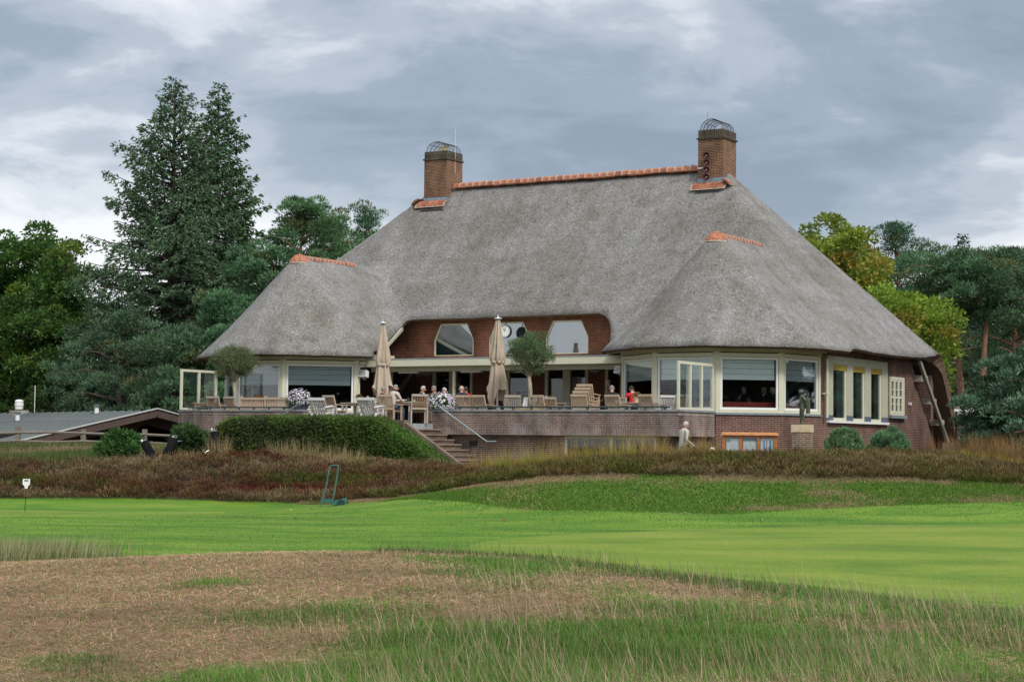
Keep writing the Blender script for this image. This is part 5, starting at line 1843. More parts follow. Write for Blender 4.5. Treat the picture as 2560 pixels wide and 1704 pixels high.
# green hand-cart frame at the edge of the heather
gx, gy = -5.05, 51.4
ct = empty('hand_cart', (gx, gy, tz(gx, gy) + .02), -.25)
tag(ct, 'green tubular hand cart standing at the heather edge', 'hand cart')
MB().tube([(-.14, -.1, .12), (-.07, .02, .55), (-.01, .12, 1.08), (.02, .13, 1.12), (.22, .13, 1.13), (.25, .12, 1.09), (.2, .02, .55), (.13, -.1, 0)], .022, 8).build('frame', 'cart_green', ct)
MB().box(-.17, -.13, .10, .16, -.06, .21).build('plate', 'cart_green', ct)
MB().tube([(-.14, -.1, .16), (-.15, -.14, .0)], .022, 6).build('foot', 'cart_green', ct)
MB().add([(.10, -.06, .05), (.48, .1, .03), (.50, .22, .03), (.12, .22, .05), (.10, -.06, .13), (.45, .1, .22), (.47, .22, .24), (.12, .22, .14)],
         [(0, 1, 2, 3), (4, 7, 6, 5), (0, 4, 5, 1), (1, 5, 6, 2), (2, 6, 7, 3), (3, 7, 4, 0)]).build('tray', 'cart_green', ct)
wheel = MB().lathe([(.10, -.02), (.11, 0), (.10, .02)], 16).mesh('wheel', 'dark_green_metal')
for y in (-.05, .2):
    o = link('wheel', wheel, ct); o.location = (.4, y, .10); o.rotation_euler = (R(90), 0, .2)


# golf bags on trolleys
def golf_trolley(x, y, rz, label, bag='dark_cloth', tilt=.32, covers=('black_plastic', 'silver', 'black_plastic', 'silver', 'white_plastic'), z=None):
    g = empty('golf_trolley', (x, y, (tz(x, y) if z is None else z)), rz)
    tag(g, label, 'golf trolley', 'golf bags parked by the heather')
    g.scale = (.95,) * 3
    a = Vector((0, -.15, .16)); b_ = Vector((0, .15, .98))
    b_ = Vector((0, .80 * math.sin(tilt), .16 + .66 * math.cos(tilt)))
    MB().tube([a, a + (b_ - a) * .3, a + (b_ - a) * .8, b_], [.13, .15, .145, .15], 12).build('bag', bag, g, smooth=False)
    d = (b_ - a).normalized()
    s = Vector((1, 0, 0)); t = d.cross(s)
    MB().tube([a + (b_ - a) * .25 + t * -.12, a + (b_ - a) * .62 + t * -.13], [.06, .065], 8).build('pocket', bag, g)
    MB().tube([b_ - d * .03, b_ + d * .01], .14, 12).build('rim', 'black_plastic', g)
    for k in range(8):
        an = k * 2.4
        o_ = b_ + s * (.07 * math.cos(an)) + t * (.07 * math.sin(an))
        ln = .10 + .05 * (k % 3)
        e = o_ + d * ln
        MB().tube([o_ - d * .1, e], .007, 5).build('club_shaft', 'silver', g)
        mm = covers[k % len(covers)]
        rr = .05 if k % 4 == 0 else .026
        MB().ball(e, rr, 8, sc=(1, .8, 1.0)).build('head_cover' if k % 4 == 0 else 'club_head', mm, g)
    fr = MB()
    fr.tube([a + t * .1, b_ + t * .12, b_ + t * .25 + d * .22, b_ + t * .25 + d * .22 + s * .12], .014, 6)
    fr.tube([a + t * .1 + (b_ - a) * .35, (-.33, -.05, .14)], .013, 6)
    fr.tube([a + t * .1 + (b_ - a) * .35, (.33, -.05, .14)], .013, 6)
    fr.build('frame', 'silver', g)
    wm = MB().lathe([(.10, -.03), (.14, -.02), (.14, .02), (.10, .03)], 18).mesh('wheel', 'black_plastic')
    for sx in (-.35, .35):
        w_ = link('wheel', wm, g); w_.location = (sx, -.05, .14); w_.rotation_euler = (0, R(90), 0)
        MB().lathe([(.05, -.032), (.06, 0), (.05, .032)], 10).build('hub', 'silver', w_)
    return g


golf_trolley(-11.2, 57.8, .6, 'black golf bag on a trolley, left of the pair by the green shrub', tilt=.75, z=tz(-11.2, 57.8) + .02)
golf_trolley(-10.75, 58.0, -.3, 'black golf bag with silver headcovers, right of the pair', tilt=.55, z=tz(-10.75, 58.0) + .02)
golf_trolley(-9.45, 59.0, .2, 'golf bag with many silver club heads left of the hedge', tilt=.3, z=tz(-9.45, 59.0) + .05)
g4 = golf_trolley(5.72, 55.2, .9, 'golf bag with tan and white headcover beside the walking man', tilt=.5, covers=('sandstone', 'white_plastic', 'sandstone', 'silver', 'black_plastic'), z=tz(5.72, 55.2))
lx_, ly_ = (.26 * math.cos(.9) - .2 * math.sin(.9)) / .95, (-.26 * math.sin(.9) - .2 * math.cos(.9)) / .95
MB().tube([(0, .1, .35), (lx_, ly_, .70)], .008, 5).build('club_shaft', 'silver', g4)
MB().ball((lx_, ly_, .74), .10, 14, sc=(1, 1, .8)).build('head_cover', 'white_plastic', g4)

# corner of the site, right: concrete footing, lamp post, distant thatched shelter
c_ = BW(9.0, 18.9, 0)
cb = empty('concrete_footing', (c_.x, c_.y, 1.0), -TH)
tag(cb, 'rough pale concrete block at the foot of the sweeping roof', 'footing')
MB().prism([(-.75, -.9), (.5, -1.0), (.55, .9), (-.7, .95)], 0, .72).build('lower_block', 'concrete_rough', cb)
MB().prism([(-.45, -.6), (.5, -.65), (.5, .9), (-.45, .9)], .723, .98).build('upper_block', 'concrete_rough', cb)
lp = empty('lamp_post', (17.2, 71.5, tz(17.2, 71.5)), 0)
tag(lp, 'short black lamp post with a white head right of the roof foot', 'lamp post')
MB().tube([(0, 0, 0), (0, 0, 1.75)], .045, 8).build('pole', 'black_plastic', lp)
MB().box(-.1, -.1, 1.752, .55, .1, 1.84).build('head', 'white_plastic', lp)
sh = empty('thatched_shelter', (20.6, 82.0, tz(20.6, 82)), .1)
tag(sh, 'small distant thatched shelter right of the clubhouse', 'shelter')
mb = MB()
mb.add([(-1.5, -1.3, 1.5), (1.5, -1.3, 1.5), (1.5, 1.3, 1.5), (-1.5, 1.3, 1.5), (-.9, 0, 2.7), (-.1, 0, 2.7), (-1.4, -1.2, 1.3), (1.4, -1.2, 1.3), (1.4, 1.2, 1.3), (-1.4, 1.2, 1.3)],
       [(0, 1, 5, 4), (1, 2, 5), (2, 3, 4, 5), (3, 0, 4), (6, 7, 1, 0), (7, 8, 2, 1), (8, 9, 3, 2), (9, 6, 0, 3), (9, 8, 7, 6)])
mb.build('roof', 'thatch', sh)
MB().box(-1.1, -.9, 0, -.3, .9, 1.4).build('wall', 'concrete', sh)
for x in (.2, 1.2): MB().box(x - .06, -1.0, 0, x + .06, -.88, 1.35).build('post', 'shed_brown', sh)

# ------------------------------------------------------------------ low building at the left
rdir = Vector((-.577, .817, 0)); gdir = Vector((-.817, -.577, 0))
low = empty('low_building', (-15.1, 78.0, 0), math.atan2(rdir.y, rdir.x))
tag(low, 'long low building with grey sheet roof and dark open gable', 'building')
# local x along ridge (away), local y = to the left of it; near side is +y
LR, HW, HE = 34, 6.2, .235
for s, nm in ((1, 'near'), (-1, 'far')):
    mb = MB()
    z0, z1 = 2.98, 2.98 - HE * HW
    v = [(-.4, 0, z0), (LR, 0, z0), (LR, s * HW, z1), (-.4, s * HW, z1)]
    v2 = [(x, y, z - .08) for x, y, z in v]
    mb.add(v + v2, [(0, 1, 2, 3), (7, 6, 5, 4), (0, 4, 5, 1), (1, 5, 6, 2), (2, 6, 7, 3), (3, 7, 4, 0)])
    mb.build('roof_slope', 'shed_roof', low)
    mb = MB()
seam = MB().beam((0, 0.02, 2.99), (0, HW, 2.99 - HE * HW + .005), .05, .05).mesh('roof_seam', 'shed_roof')
for k in range(1, 40):
    o = link('roof_seam', seam, low); o.location = (-.4 + k * .85, 0, .015)
for s in (1, -1):
    MB().beam((-.42, 0, 2.90), (-.42, s * HW, 2.90 - HE * HW), .05, .36).build('barge_board', 'shed_brown', low)
    MB().beam((-.45, 0, 3.075), (-.45, s * HW, 3.075 - HE * HW), .12, .05).build('edge_trim', 'shed_trim', low)
    MB().beam((.6, 0, 2.55), (.6, s * HW, 2.55 - HE * HW), .14, .30).build('rafter', 'shed_brown', low)
MB().box(.5, .42, .2, .68, .64, 2.55).build('post', 'shed_brown', low)
MB().box(.5, -4.0, .2, .68, -3.8, 1.7).build('post', 'shed_brown', low)
MB().box(3.0, -HW + .3, .1, 3.15, HW - .3, 2.0).build('back_wall', 'shed_dark', low)
MB().box(3.0, HW - .5, .1, LR, HW - .35, 1.6).build('side_wall', 'shed_brown', low)


def lowpt(px_u, py_v):
    return (px_u, py_v, 2.98 - HE * abs(py_v))


vt = empty('roof_vent', (0, 0, 0), 0, low)
x, y, z = lowpt(14.9, .3)
MB().box(x - .36, y - .36, z - .1, x + .36, y + .36, z + .2).build('curb', 'concrete', vt)
MB().lathe([(.19, 0), (.20, .16), (.22, .17), (.22, .27), (.18, .30), (.20, .33), (.21, .36), (.20, .42), (.14, .46), (.03, .48)], 22, (x, y, z + .25)).build('cowl', 'white_plastic', vt)
for (a, b_, h) in ((11.3, 1.7, .32), (5.2, .35, .30)):
    x, y, z = lowpt(a, b_)
    MB().tube([(x, y, z), (x, y, z + h)], .10, 10).build('vent_pipe', 'white_plastic', low)
    MB().lathe([(.16, 0), (.15, .06), (.04, .10)], 12, (x, y, z + h)).build('pipe_cap', 'dark_planter', low)
x, y, z = lowpt(13.9, -.1)
MB().tube([(x, y, z - .1), (x, y, z + 1.35)], .018, 6).build('aerial_pole', 'white_plastic', low)

# post and rail fence in front of it
fn = empty('rail_fence', (0, 0, 0))
tag(fn, 'weathered post and rail fence in front of the low building', 'fence')
fx_ = [-19.9, -17.85, -15.6, -13.5, -11.4, -9.9]
fy_ = [66.5, 67.0, 67.6, 68.2, 68.8, 69.3]
fp = []
for k, (x, y) in enumerate(zip(fx_, fy_)):
    z = tz(x, y)
    mb = MB()
    ht = .74 + .05 * math.sin(k * 2.1)
    MB().beam((x, y, z - .3), (x + .03 * math.sin(k * 3), y, z + ht), .17, .15, up=(0, 1, 0)).build('post', 'old_wood', fn)
    fp.append((x, y, z))
for k in range(len(fp) - 1):
    for h in (.26, .55):
        a = Vector(fp[k]) + Vector((0, -.06, h)); b_ = Vector(fp[k + 1]) + Vector((0, -.06, h))
        m2 = (a + b_) / 2 + Vector((0, 0, random.uniform(-.06, .03)))
        MB().tube([a - (b_ - a) * .03, m2, b_ + (b_ - a) * .03], [.05, .055, .045], 6).build('rail', 'old_wood', fn)

# ------------------------------------------------------------------ people
def skin_figure(name, verts, edges, radii, kinds, mats, root=0, levels=1):
    """one continuous body grown from a skeleton; every face takes the material of its nearest bone"""
    me = bpy.data.meshes.new(name + '_skeleton')
    me.from_pydata(verts, edges, [])
    ob = bpy.data.objects.new(name + '_skeleton', me)
    col.objects.link(ob)
    sm = ob.modifiers.new('skin', 'SKIN')
    sm.use_smooth_shade = True
    sm.branch_smoothing = .3
    sk = me.skin_vertices[0].data
    for i, r_ in enumerate(radii):
        sk[i].radius = r_ if isinstance(r_, tuple) else (r_, r_)
        sk[i].use_root = (i == root)
    ss = ob.modifiers.new('sub', 'SUBSURF')
    ss.levels = levels; ss.render_levels = levels
    dg = bpy.context.evaluated_depsgraph_get()
    dg.update()
    m2 = bpy.data.meshes.new_from_object(ob.evaluated_get(dg))
    bpy.data.objects.remove(ob)
    m2.materials.clear()
    for m in mats: m2.materials.append(MATS[m])
    A = np.array([verts[a] for a, b in edges]); B = np.array([verts[b] for a, b in edges])
    rr = np.array([np.mean(radii[b]) for a, b in edges])
    fc = np.array([p.center[:] for p in m2.polygons])
    if len(fc):
        AB = B - A
        t = ((fc[:, None] - A[None]) * AB[None]).sum(-1) / np.maximum((AB ** 2).sum(-1), 1e-9)[None]
        t = np.clip(t, 0, 1)
        d = np.linalg.norm(fc[:, None] - (A[None] + AB[None] * t[..., None]), axis=-1) / rr[None]
        k = d.argmin(1)
        m2.polygons.foreach_set('material_index', np.array(kinds, dtype=np.int32)[k])
        m2.polygons.foreach_set('use_smooth', [True] * len(fc))
    m2.name = name
    return m2


def lerp(a, b, t):
    return tuple(a[i] + (b[i] - a[i]) * t for i in range(3))


def figure(J, heavy=1.0, hands=True):
    """J: dict of joints -> verts, edges, radii, kinds (0 skin 1 top 2 trousers 3 shoe)"""
    v, e, r_, k = [], [], [], []

    def add(p, rad, parent=None, kind=0):
        v.append(tuple(p)); r_.append(rad)
        if parent is not None:
            e.append((parent, len(v) - 1)); k.append(kind)
        return len(v) - 1
    h = heavy
    pe = add(J['pelvis'], (.145 * h, .115 * h))
    wa = add(lerp(J['pelvis'], J['chest'], .45), (.145 * h, .115 * h), pe, 1)
    ch = add(J['chest'], (.165 * h, .125 * h), wa, 1)
    ub = add(lerp(J['chest'], J['neck'], .62), (.12, .095), ch, 1)
    ne = add(J['neck'], .056, ub, 0)
    h1 = add(lerp(J['neck'], J['head'], .55), (.070, .082), ne, 0)
    h2 = add(J['head'], (.080, .098), h1, 0)
    h3 = add(J['crown'], (.052, .062), h2, 0)
    for s in ('l', 'r'):
        sh = add(J['sho_' + s], .072, ub, 1)
        mid = add(lerp(J['sho_' + s], J['elb_' + s], .5), .056, sh, 1)
        el = add(J['elb_' + s], .048, mid, 1)
        fa = add(lerp(J['elb_' + s], J['wri_' + s], .4), .045, el, 1)
        wr = add(J['wri_' + s], .030, fa, 1)
        if hands:
            d = Vector(J['wri_' + s]) - Vector(J['elb_' + s]); d.normalize()
            up_ = Vector((0, 0, 1)); sd = d.cross(up_)
            sd = sd.normalized() if sd.length > .1 else Vector((0, 1, 0)).cross(d).normalized()
            pa = add(Vector(J['wri_' + s]) + d * .055, (.034, .018), wr, 0)
            bend = d.cross(sd).normalized()
            for i, (off, ln) in enumerate(((-.030, .060), (-.011, .074), (.010, .070), (.029, .055))):
                b0 = Vector(J['wri_' + s]) + d * .092 + sd * off
                f1 = add(b0, .0095, pa, 0)
                f2 = add(b0 + d * ln * .55 - bend * .008, .0088, f1, 0)
                add(b0 + d * ln * .9 - bend * .026, .0075, f2, 0)
            tb = Vector(J['wri_' + s]) + d * .045 + sd * -.040
            t1 = add(tb, .0105, pa, 0)
            add(tb + d * .045 - sd * .015, .009, t1, 0)
    for s in ('l', 'r'):
        hp = add(J['hip_' + s], .098 * h, pe, 2)
        th = add(lerp(J['hip_' + s], J['kne_' + s], .5), .080 * h, hp, 2)
        kn = add(J['kne_' + s], .060, th, 2)
        ca = add(lerp(J['kne_' + s], J['ank_' + s], .35), .058, kn, 2)
        an = add(J['ank_' + s], .042, ca, 2)
        add(J['toe_' + s], (.042, .03), an, 3)
    return v, e, r_, k


def make_person(label, loc, rz, J, top, legs, hair, skin='skin', heavy=1.0, group=None, hairstyle='full', collar=None, name='person', statue=None, scale=1.0):
    v, e, r_, k = figure(J, heavy)
    mats = [skin, top, legs, 'shoe'] if not statue else [statue] * 4
    me = skin_figure('body', v, e, r_, k, mats)
    root = empty(name, loc, rz)
    root.scale = (scale,) * 3
    b = link('body', me, root)
    hd = Vector(J['head']); cr_ = Vector(J['crown']); nk = Vector(J['neck'])
    upv = (cr_ - nk).normalized()
    fwd = Vector(J.get('face', (0, 1, 0))); fwd = (fwd - upv * fwd.dot(upv)).normalized()
    sd = fwd.cross(upv)
    Rm = Matrix((sd, fwd, upv)).transposed()
    hm = statue or hair
    # hair: a shell over skull and nape
    mb = MB()
    n_, kk = 16, 9
    vs_, fs = [], []
    for j in range(kk + 1):
        th = math.pi * j / kk
        for i in range(n_):
            a = i * 2 * math.pi / n_
            x, y = math.sin(a), math.cos(a)     # y towards the face
            lim = th
            front = max(0, y)
            lim2 = .58 + (.24 * (-y) if y < 0 else -.27 * y)      # hairline: high in front, down to the nape behind
            th2 = th * lim2
            fz = 1 - .07 * (j / kk) ** 3
            p = Vector((.083 * fz * math.sin(th2) * x, .099 * fz * math.sin(th2) * y - .008, .104 * fz * math.cos(th2) + .006))
            vs_.append(hd + Rm @ p)
    for j in range(kk):
        for i in range(n_):
            fs.append((j * n_ + i, (j + 1) * n_ + i, (j + 1) * n_ + (i + 1) % n_, j * n_ + (i + 1) % n_))
    mb.add(vs_, fs)
    mb.build('hair', hm, root, smooth=True)
    fm = statue or skin
    nose = hd + Rm @ Vector((0, .105, -.025))
    MB().tube([hd + Rm @ Vector((0, .085, .012)), nose, hd + Rm @ Vector((0, .09, -.038))], [.009, .016, .010], 6).build('nose', fm, root, smooth=True)
    for s in (-1, 1):
        MB().ball(hd + Rm @ Vector((s * .083, -.005, -.015)), .024, 8, sc=(.45, .8, 1.25)).build('ear', fm, root, smooth=True)
        if not statue: MB().ball(hd + Rm @ Vector((s * .031, .088, .006)), .010, 6, sc=(1.2, .6, .7)).build('eye', 'hair_dark', root)
    if not statue:
        MB().tube([hd + Rm @ Vector((-.024, .092, -.064)), hd + Rm @ Vector((0, .098, -.066)), hd + Rm @ Vector((.024, .092, -.064))], .006, 5).build('mouth', 'horn_red', root)
    if collar:
        mb = MB()
        ring = []
        for j, (rad, dz) in enumerate(((.066, .012), (.082, -.03))):
            for i in range(14):
                a = i * 2 * math.pi / 14
                ring.append(nk + Rm @ Vector((rad * math.sin(a) * 1.05, rad * math.cos(a) * 1.15 - .005, dz - .02)))
        mb.add(ring, [(i, (i + 1) % 14, 14 + (i + 1) % 14, 14 + i) for i in range(14)])
        mb.build('collar', collar, root, smooth=True)
    if not statue:
        tag(root, label, 'person', group)
    return root


def sit_pose(lean=.08, turn=0.0, arms='table', seat=.47, head_turn=0.0, nod=.02):
    z = seat + .08
    J = {}
    J['pelvis'] = (0, -.02, z)
    J['chest'] = (0, lean * .75, z + .34)
    J['neck'] = (0, lean + .01, z + .56)
    ht = Vector((math.sin(head_turn), math.cos(head_turn), 0))
    J['head'] = (nod * ht.x, lean + .03 + nod * ht.y, z + .675)
    J['crown'] = (nod * ht.x * .8, lean + .02 + nod * ht.y, z + .728)
    J['face'] = (ht.x, ht.y, 0)
    for s, k in ((-1, 'l'), (1, 'r')):
        J['sho_' + k] = (s * .19, lean * .95, z + .475)
        if arms == 'table':
            J['elb_' + k] = (s * .25, lean + .12, z + .24)
            J['wri_' + k] = (s * .12, lean + .34, z + .25)
        else:
            J['elb_' + k] = (s * .25, lean + .02, z + .20)
            J['wri_' + k] = (s * .17, lean + .24, z + .13)
        J['hip_' + k] = (s * .095, .03, z - .02)
        J['kne_' + k] = (s * .12, .44, z - .02)
        J['ank_' + k] = (s * .13, .42, .09)
        J['toe_' + k] = (s * .15, .58, .035)
    return J


def stand_pose(H=1.72, stride=0.0, lean=0.0, arm_f=.0, head_turn=0.0):
    k = H / 1.75
    J = {'pelvis': (0, 0, .95 * k), 'chest': (0, lean * .6 + .01, 1.28 * k), 'neck': (0, lean + .02, 1.50 * k),
         'head': (0, lean + .06, 1.615 * k), 'crown': (0, lean + .05, 1.668 * k), 'face': (math.sin(head_turn), math.cos(head_turn), 0)}
    for s, q in ((-1, 'l'), (1, 'r')):
        st_ = s * stride
        J['sho_' + q] = (s * .195, lean * .9, 1.42 * k)
        J['elb_' + q] = (s * .25, lean - .04 - st_ * .35 + arm_f * .2, 1.14 * k)
        J['wri_' + q] = (s * .22, lean + .10 - st_ * .55 + arm_f, .92 * k + arm_f * .25)
        J['hip_' + q] = (s * .095, 0, .90 * k)
        J['kne_' + q] = (s * .10, .05 + st_ * .5, .49 * k)
        J['ank_' + q] = (s * .10, st_ * .9 - (.06 if st_ < 0 else 0), .09 + (.05 if st_ < 0 else 0))
        J['toe_' + q] = (s * .12, st_ * .9 + .15, .035)
    return J


def seat_person(u, w, rz, label, top, legs, hair, **kw):
    pk = {a: kw.pop(a) for a in ('lean', 'arms', 'head_turn', 'nod') if a in kw}
    return make_person(label, BW(u, w, FLOOR), -TH + rz, sit_pose(**pk), top, legs, hair, group='people sitting on the terrace', **kw)


# yaw: 0 faces the house, negative turns to the right
seat_person(-6.36, 1.50, -1.0, 'grey haired man in navy sitting in front of the left parasol', 'cloth_navy', 'cloth_navy', 'hair_grey', skin='skin_ruddy', arms='lap')
seat_person(-4.70, -.20, -.35, 'man in cream sweater sitting with his back to us at the steps', 'cloth_cream', 'cloth_jeans', 'hair_grey', lean=.14, head_turn=.8, heavy=1.12)
seat_person(-4.55, 1.35, -1.45, 'white haired man in dark sweater with white collar, in profile', 'cloth_navy', 'cloth_navy', 'hair_white', skin='skin_ruddy', collar='shirt_white', heavy=1.08)
seat_person(-3.98, 1.55, 3.0, 'grey haired person facing us across the seated group table', 'cloth_brown', 'cloth_taupe', 'hair_grey', skin='skin_ruddy', lean=.12)
seat_person(-4.75, 3.35, 2.9, 'white haired person whose head shows above the right white flowers', 'cloth_cream', 'cloth_taupe', 'hair_white')
seat_person(-2.98, 1.65, .9, 'balding person in navy right of the right white flowers', 'cloth_navy', 'cloth_navy', 'hair_bald', hairstyle='full', arms='table')
seat_person(-3.20, 2.35, 1.4, 'dark haired man in red collar turned left behind the right flowers', 'cloth_red', 'cloth_navy', 'hair_dark', skin='skin_ruddy')
seat_person(2.70, 2.45 - .45, .55, 'grey haired man in black jacket leaning over the diners table', 'cloth_black', 'cloth_black', 'hair_grey', lean=.22, nod=.05)
seat_person(3.22, 2.55, .9, 'dark haired diner in bright red sweater with white collar', 'cloth_red', 'cloth_taupe', 'hair_dark', lean=.12, collar='shirt_white', skin='skin_ruddy', nod=.05)
make_person('grey haired man in brown jacket standing in the open doorway', BW(.55, 5.9, FLOOR), -TH + 2.2, stand_pose(1.70, 0, .04, .15), 'cloth_brown', 'cloth_black', 'hair_grey', skin='skin_ruddy')
# guests behind the right bay glass
for u, w, rz, top, hair, lab in ((6.35, 4.5, .7, 'cloth_black', 'hair_grey', 'dim guest at the left of the right bay window'),
                                 (6.85, 5.2, 2.6, 'cloth_navy', 'hair_white', 'dim guest with white collar behind the right bay glass'),
                                 (7.25, 5.0, 1.6, 'cloth_black', 'hair_white', 'white haired guest in profile behind the right bay glass')):
    make_person(lab, BW(u, w, FLOOR), -TH + rz, sit_pose(.08, arms='lap'), top, 'cloth_navy', hair, group='guests inside the right bay', collar='shirt_white' if 'collar' in lab else None)
# walking man pushing a trolley
make_person('white haired man in pale knitted cardigan walking past the bay', (5.15, 55.5, .83), -1.15, stand_pose(1.70, .20, .05, .22), 'cloth_knit', 'cloth_taupe', 'hair_white', skin='skin_ruddy', heavy=1.12, collar='shirt_white')

# bronze golfer statue
Js = stand_pose(1.72, .06, .02, 0)
Js['elb_l'] = (-.30, -.10, 1.16); Js['wri_l'] = (-.20, -.16, 1.30)
Js['elb_r'] = (.26, .05, 1.14); Js['wri_r'] = (.12, .22, .98)
sg = make_person('', (sp.x, sp.y, 2.45), -TH + 2.2, Js, 'bronze', 'bronze', 'bronze', statue='bronze', name='golfer_statue', heavy=1.35, scale=.61)
tag(sg, 'green bronze statue of a golfer with bag on the brick pedestal', 'statue')
MB().tube([(-.26, -.22, .55), (-.27, -.20, 1.25)], [.11, .13], 10).build('golf_bag', 'bronze', sg)
for k in range(4): MB().tube([(-.30 + .03 * k, -.22, 1.2), (-.34 + .05 * k, -.24, 1.48 + .04 * (k % 2))], .012, 5).build('club_shaft', 'bronze', sg)
MB().lathe([(.105, -.02), (.12, .02), (.10, .09), (.04, .12)], 16, tuple(Vector(Js['head']) + Vector((0, 0, .02)))).build('cap', 'bronze', sg)
MB().box(-.30, -.26, -.04, .30, .30, .03).build('plinth', 'bronze', sg)

# ------------------------------------------------------------------ vegetation
def tube_tree(name, segs, mat, parent, n=7):
    mb = MB()
    for pts_, rad in segs: mb.tube(pts_, rad, n)
    return mb.build(name, mat, parent, smooth=True)


def crown(name, c, d, ln, wd, colr, parent, mat='leaf', seed=0, mid=.45):
    r2 = np.random.default_rng(seed)
    v, q = rhombi(c, d, side_of(d, r2), ln, wd, mid)
    return np_mesh(name, v, q, np.repeat(colr, 4, 0), mat, parent)


def spruce(x, y, z0, H, Wd, seed, base, tip, label, n_leaf=42000, lean=0.0, sparse=.0, pw=.3):
    r2 = np.random.default_rng(seed)
    root = empty('spruce_tree', (x, y, z0))
    tag(root, label, 'tree', 'conifers behind the low building')
    segs = [([(lean * math.sin(t * 2) * H * .02, 0, t * H) for t in np.linspace(0, 1, 9)], list(np.linspace(.38, .02, 9)))]
    nbr = 230
    C_, D_, LN, CO = [], [], [], []
    ga = 2.399
    tot = 0
    br = []
    for i in range(nbr):
        t = .05 + .95 * (i / nbr) ** .92
        az = i * ga + r2.uniform(-.3, .3)
        lobe = 1 + .22 * math.sin(az * 2 + seed) + .16 * math.sin(az * 3 + t * 9)
        ln = Wd * (1 + .22 * (1 - t)) * min(1.0, ((1 - t) / (1 - pw)) ** .85) * r2.uniform(.55, 1.1) * lobe + .22
        if r2.random() < sparse: ln *= .45
        br.append((t, az, ln))
        tot += ln ** 1.45
    for t, az, ln in br:
        n_ = max(12, int(n_leaf * ln ** 1.45 / tot))
        e0 = .75 * (t - .45)
        hd = np.array([math.cos(az), math.sin(az), 0.])
        sd = np.array([-math.sin(az), math.cos(az), 0.])
        drp = .30 * (1 - t)
        P = lambda s: (hd[None] * (s * ln)[:, None] + np.array([0, 0, 1.])[None] * (ln * (e0 * s - drp * s ** 2 + .22 * s ** 3))[:, None] + np.array([0, 0, t * H])[None])
        if ln > .8:
            ss = np.linspace(0, .92, 5)
            segs.append(([tuple(p_) for p_ in P(ss)], list(np.linspace(.03 + .014 * ln, .012, 5))))
        s = r2.uniform(.10, 1.0, n_) ** .8
        wid = (.30 * ln * (1 - .75 * s) + .12)
        # side twigs: cluster the foliage on a limited number of twigs so gaps stay open
        ntw = max(6, int(ln * 9))
        tw_s = np.sort(r2.uniform(.12, 1.0, ntw)); tw_side = r2.choice([-1, 1], ntw)
        ti = r2.integers(0, ntw, n_)
        s = np.clip(tw_s[ti] + r2.normal(0, .012, n_), .05, 1.02)
        wid = (.34 * ln * (1 - .78 * s) + .14)
        f = r2.uniform(0, 1, n_)
        lat = tw_side[ti] * f * wid
        c_ = P(s + .22 * f * (1 - s)) + sd[None] * lat[:, None]
        c_[:, 2] -= .45 * f ** 1.3 * wid + r2.uniform(0, .22, n_) * (1 - t)
        c_ += r2.normal(0, .05, (n_, 3))
        d = hd[None] * r2.uniform(.2, .9, (n_, 1)) + sd[None] * (tw_side[ti] * r2.uniform(.2, .9, n_))[:, None] + np.array([0, 0, -1.])[None] * r2.uniform(.0, .75, (n_, 1)) + .3 * r2.normal(size=(n_, 3))
        C_.append(c_); D_.append(nrm(d)); LN.append(r2.uniform(.14, .36, n_) * (.7 + .3 * (1 - t)))
        bb = np.array(base) * r2.uniform(.7, 1.2) * (1 - f[:, None] * .5) + np.array(tip) * f[:, None] * .5
        CO.append(bb * r2.uniform(.6, 1.4, (n_, 1)))
    C_ = np.concatenate(C_); D_ = np.concatenate(D_); LN = np.concatenate(LN); CO = np.concatenate(CO)
    tube_tree('trunk', segs, 'bark_dark', root, 5)
    crown('crown', C_, D_, LN, .092, CO, root, 'needle', seed, .4)
    return root


def puff_crown(root, centres, radii, n_total, seed, base, ln, wd, flat=.6, upward=.5, mat='needle', extra=None, extra_p=.0, shell=.55, name='crown'):
    r2 = np.random.default_rng(seed)
    w_ = radii ** 2
    cnt = np.maximum(8, (n_total * w_ / w_.sum()).astype(int))
    C_, D_, CO = [], [], []
    for c, r_, n_ in zip(centres, radii, cnt):
        d = rand_dirs(n_, r2)
        d[:, 2] = np.where(d[:, 2] < -.35, -d[:, 2], d[:, 2])
        rad = r_ * (shell + (1 - shell) * r2.random((n_, 1)) ** .6)
        p_ = c + d * rad * np.array([1, 1, flat])
        C_.append(p_)
        D_.append(nrm(d + np.array([0, 0, upward]) + .55 * r2.normal(size=(n_, 3))))
        k = np.array(base) * r2.uniform(.72, 1.28)
        if extra is not None and r2.random() < extra_p: k = k * .35 + np.array(extra) * .65
        cc = k * r2.uniform(.6, 1.4, (n_, 1))
        CO.append(cc)
    C_ = np.concatenate(C_); D_ = np.concatenate(D_); CO = np.concatenate(CO)
    return crown(name, C_, D_, r2.uniform(.7, 1.3, len(C_)) * ln, wd, CO, root, mat, seed + 1)


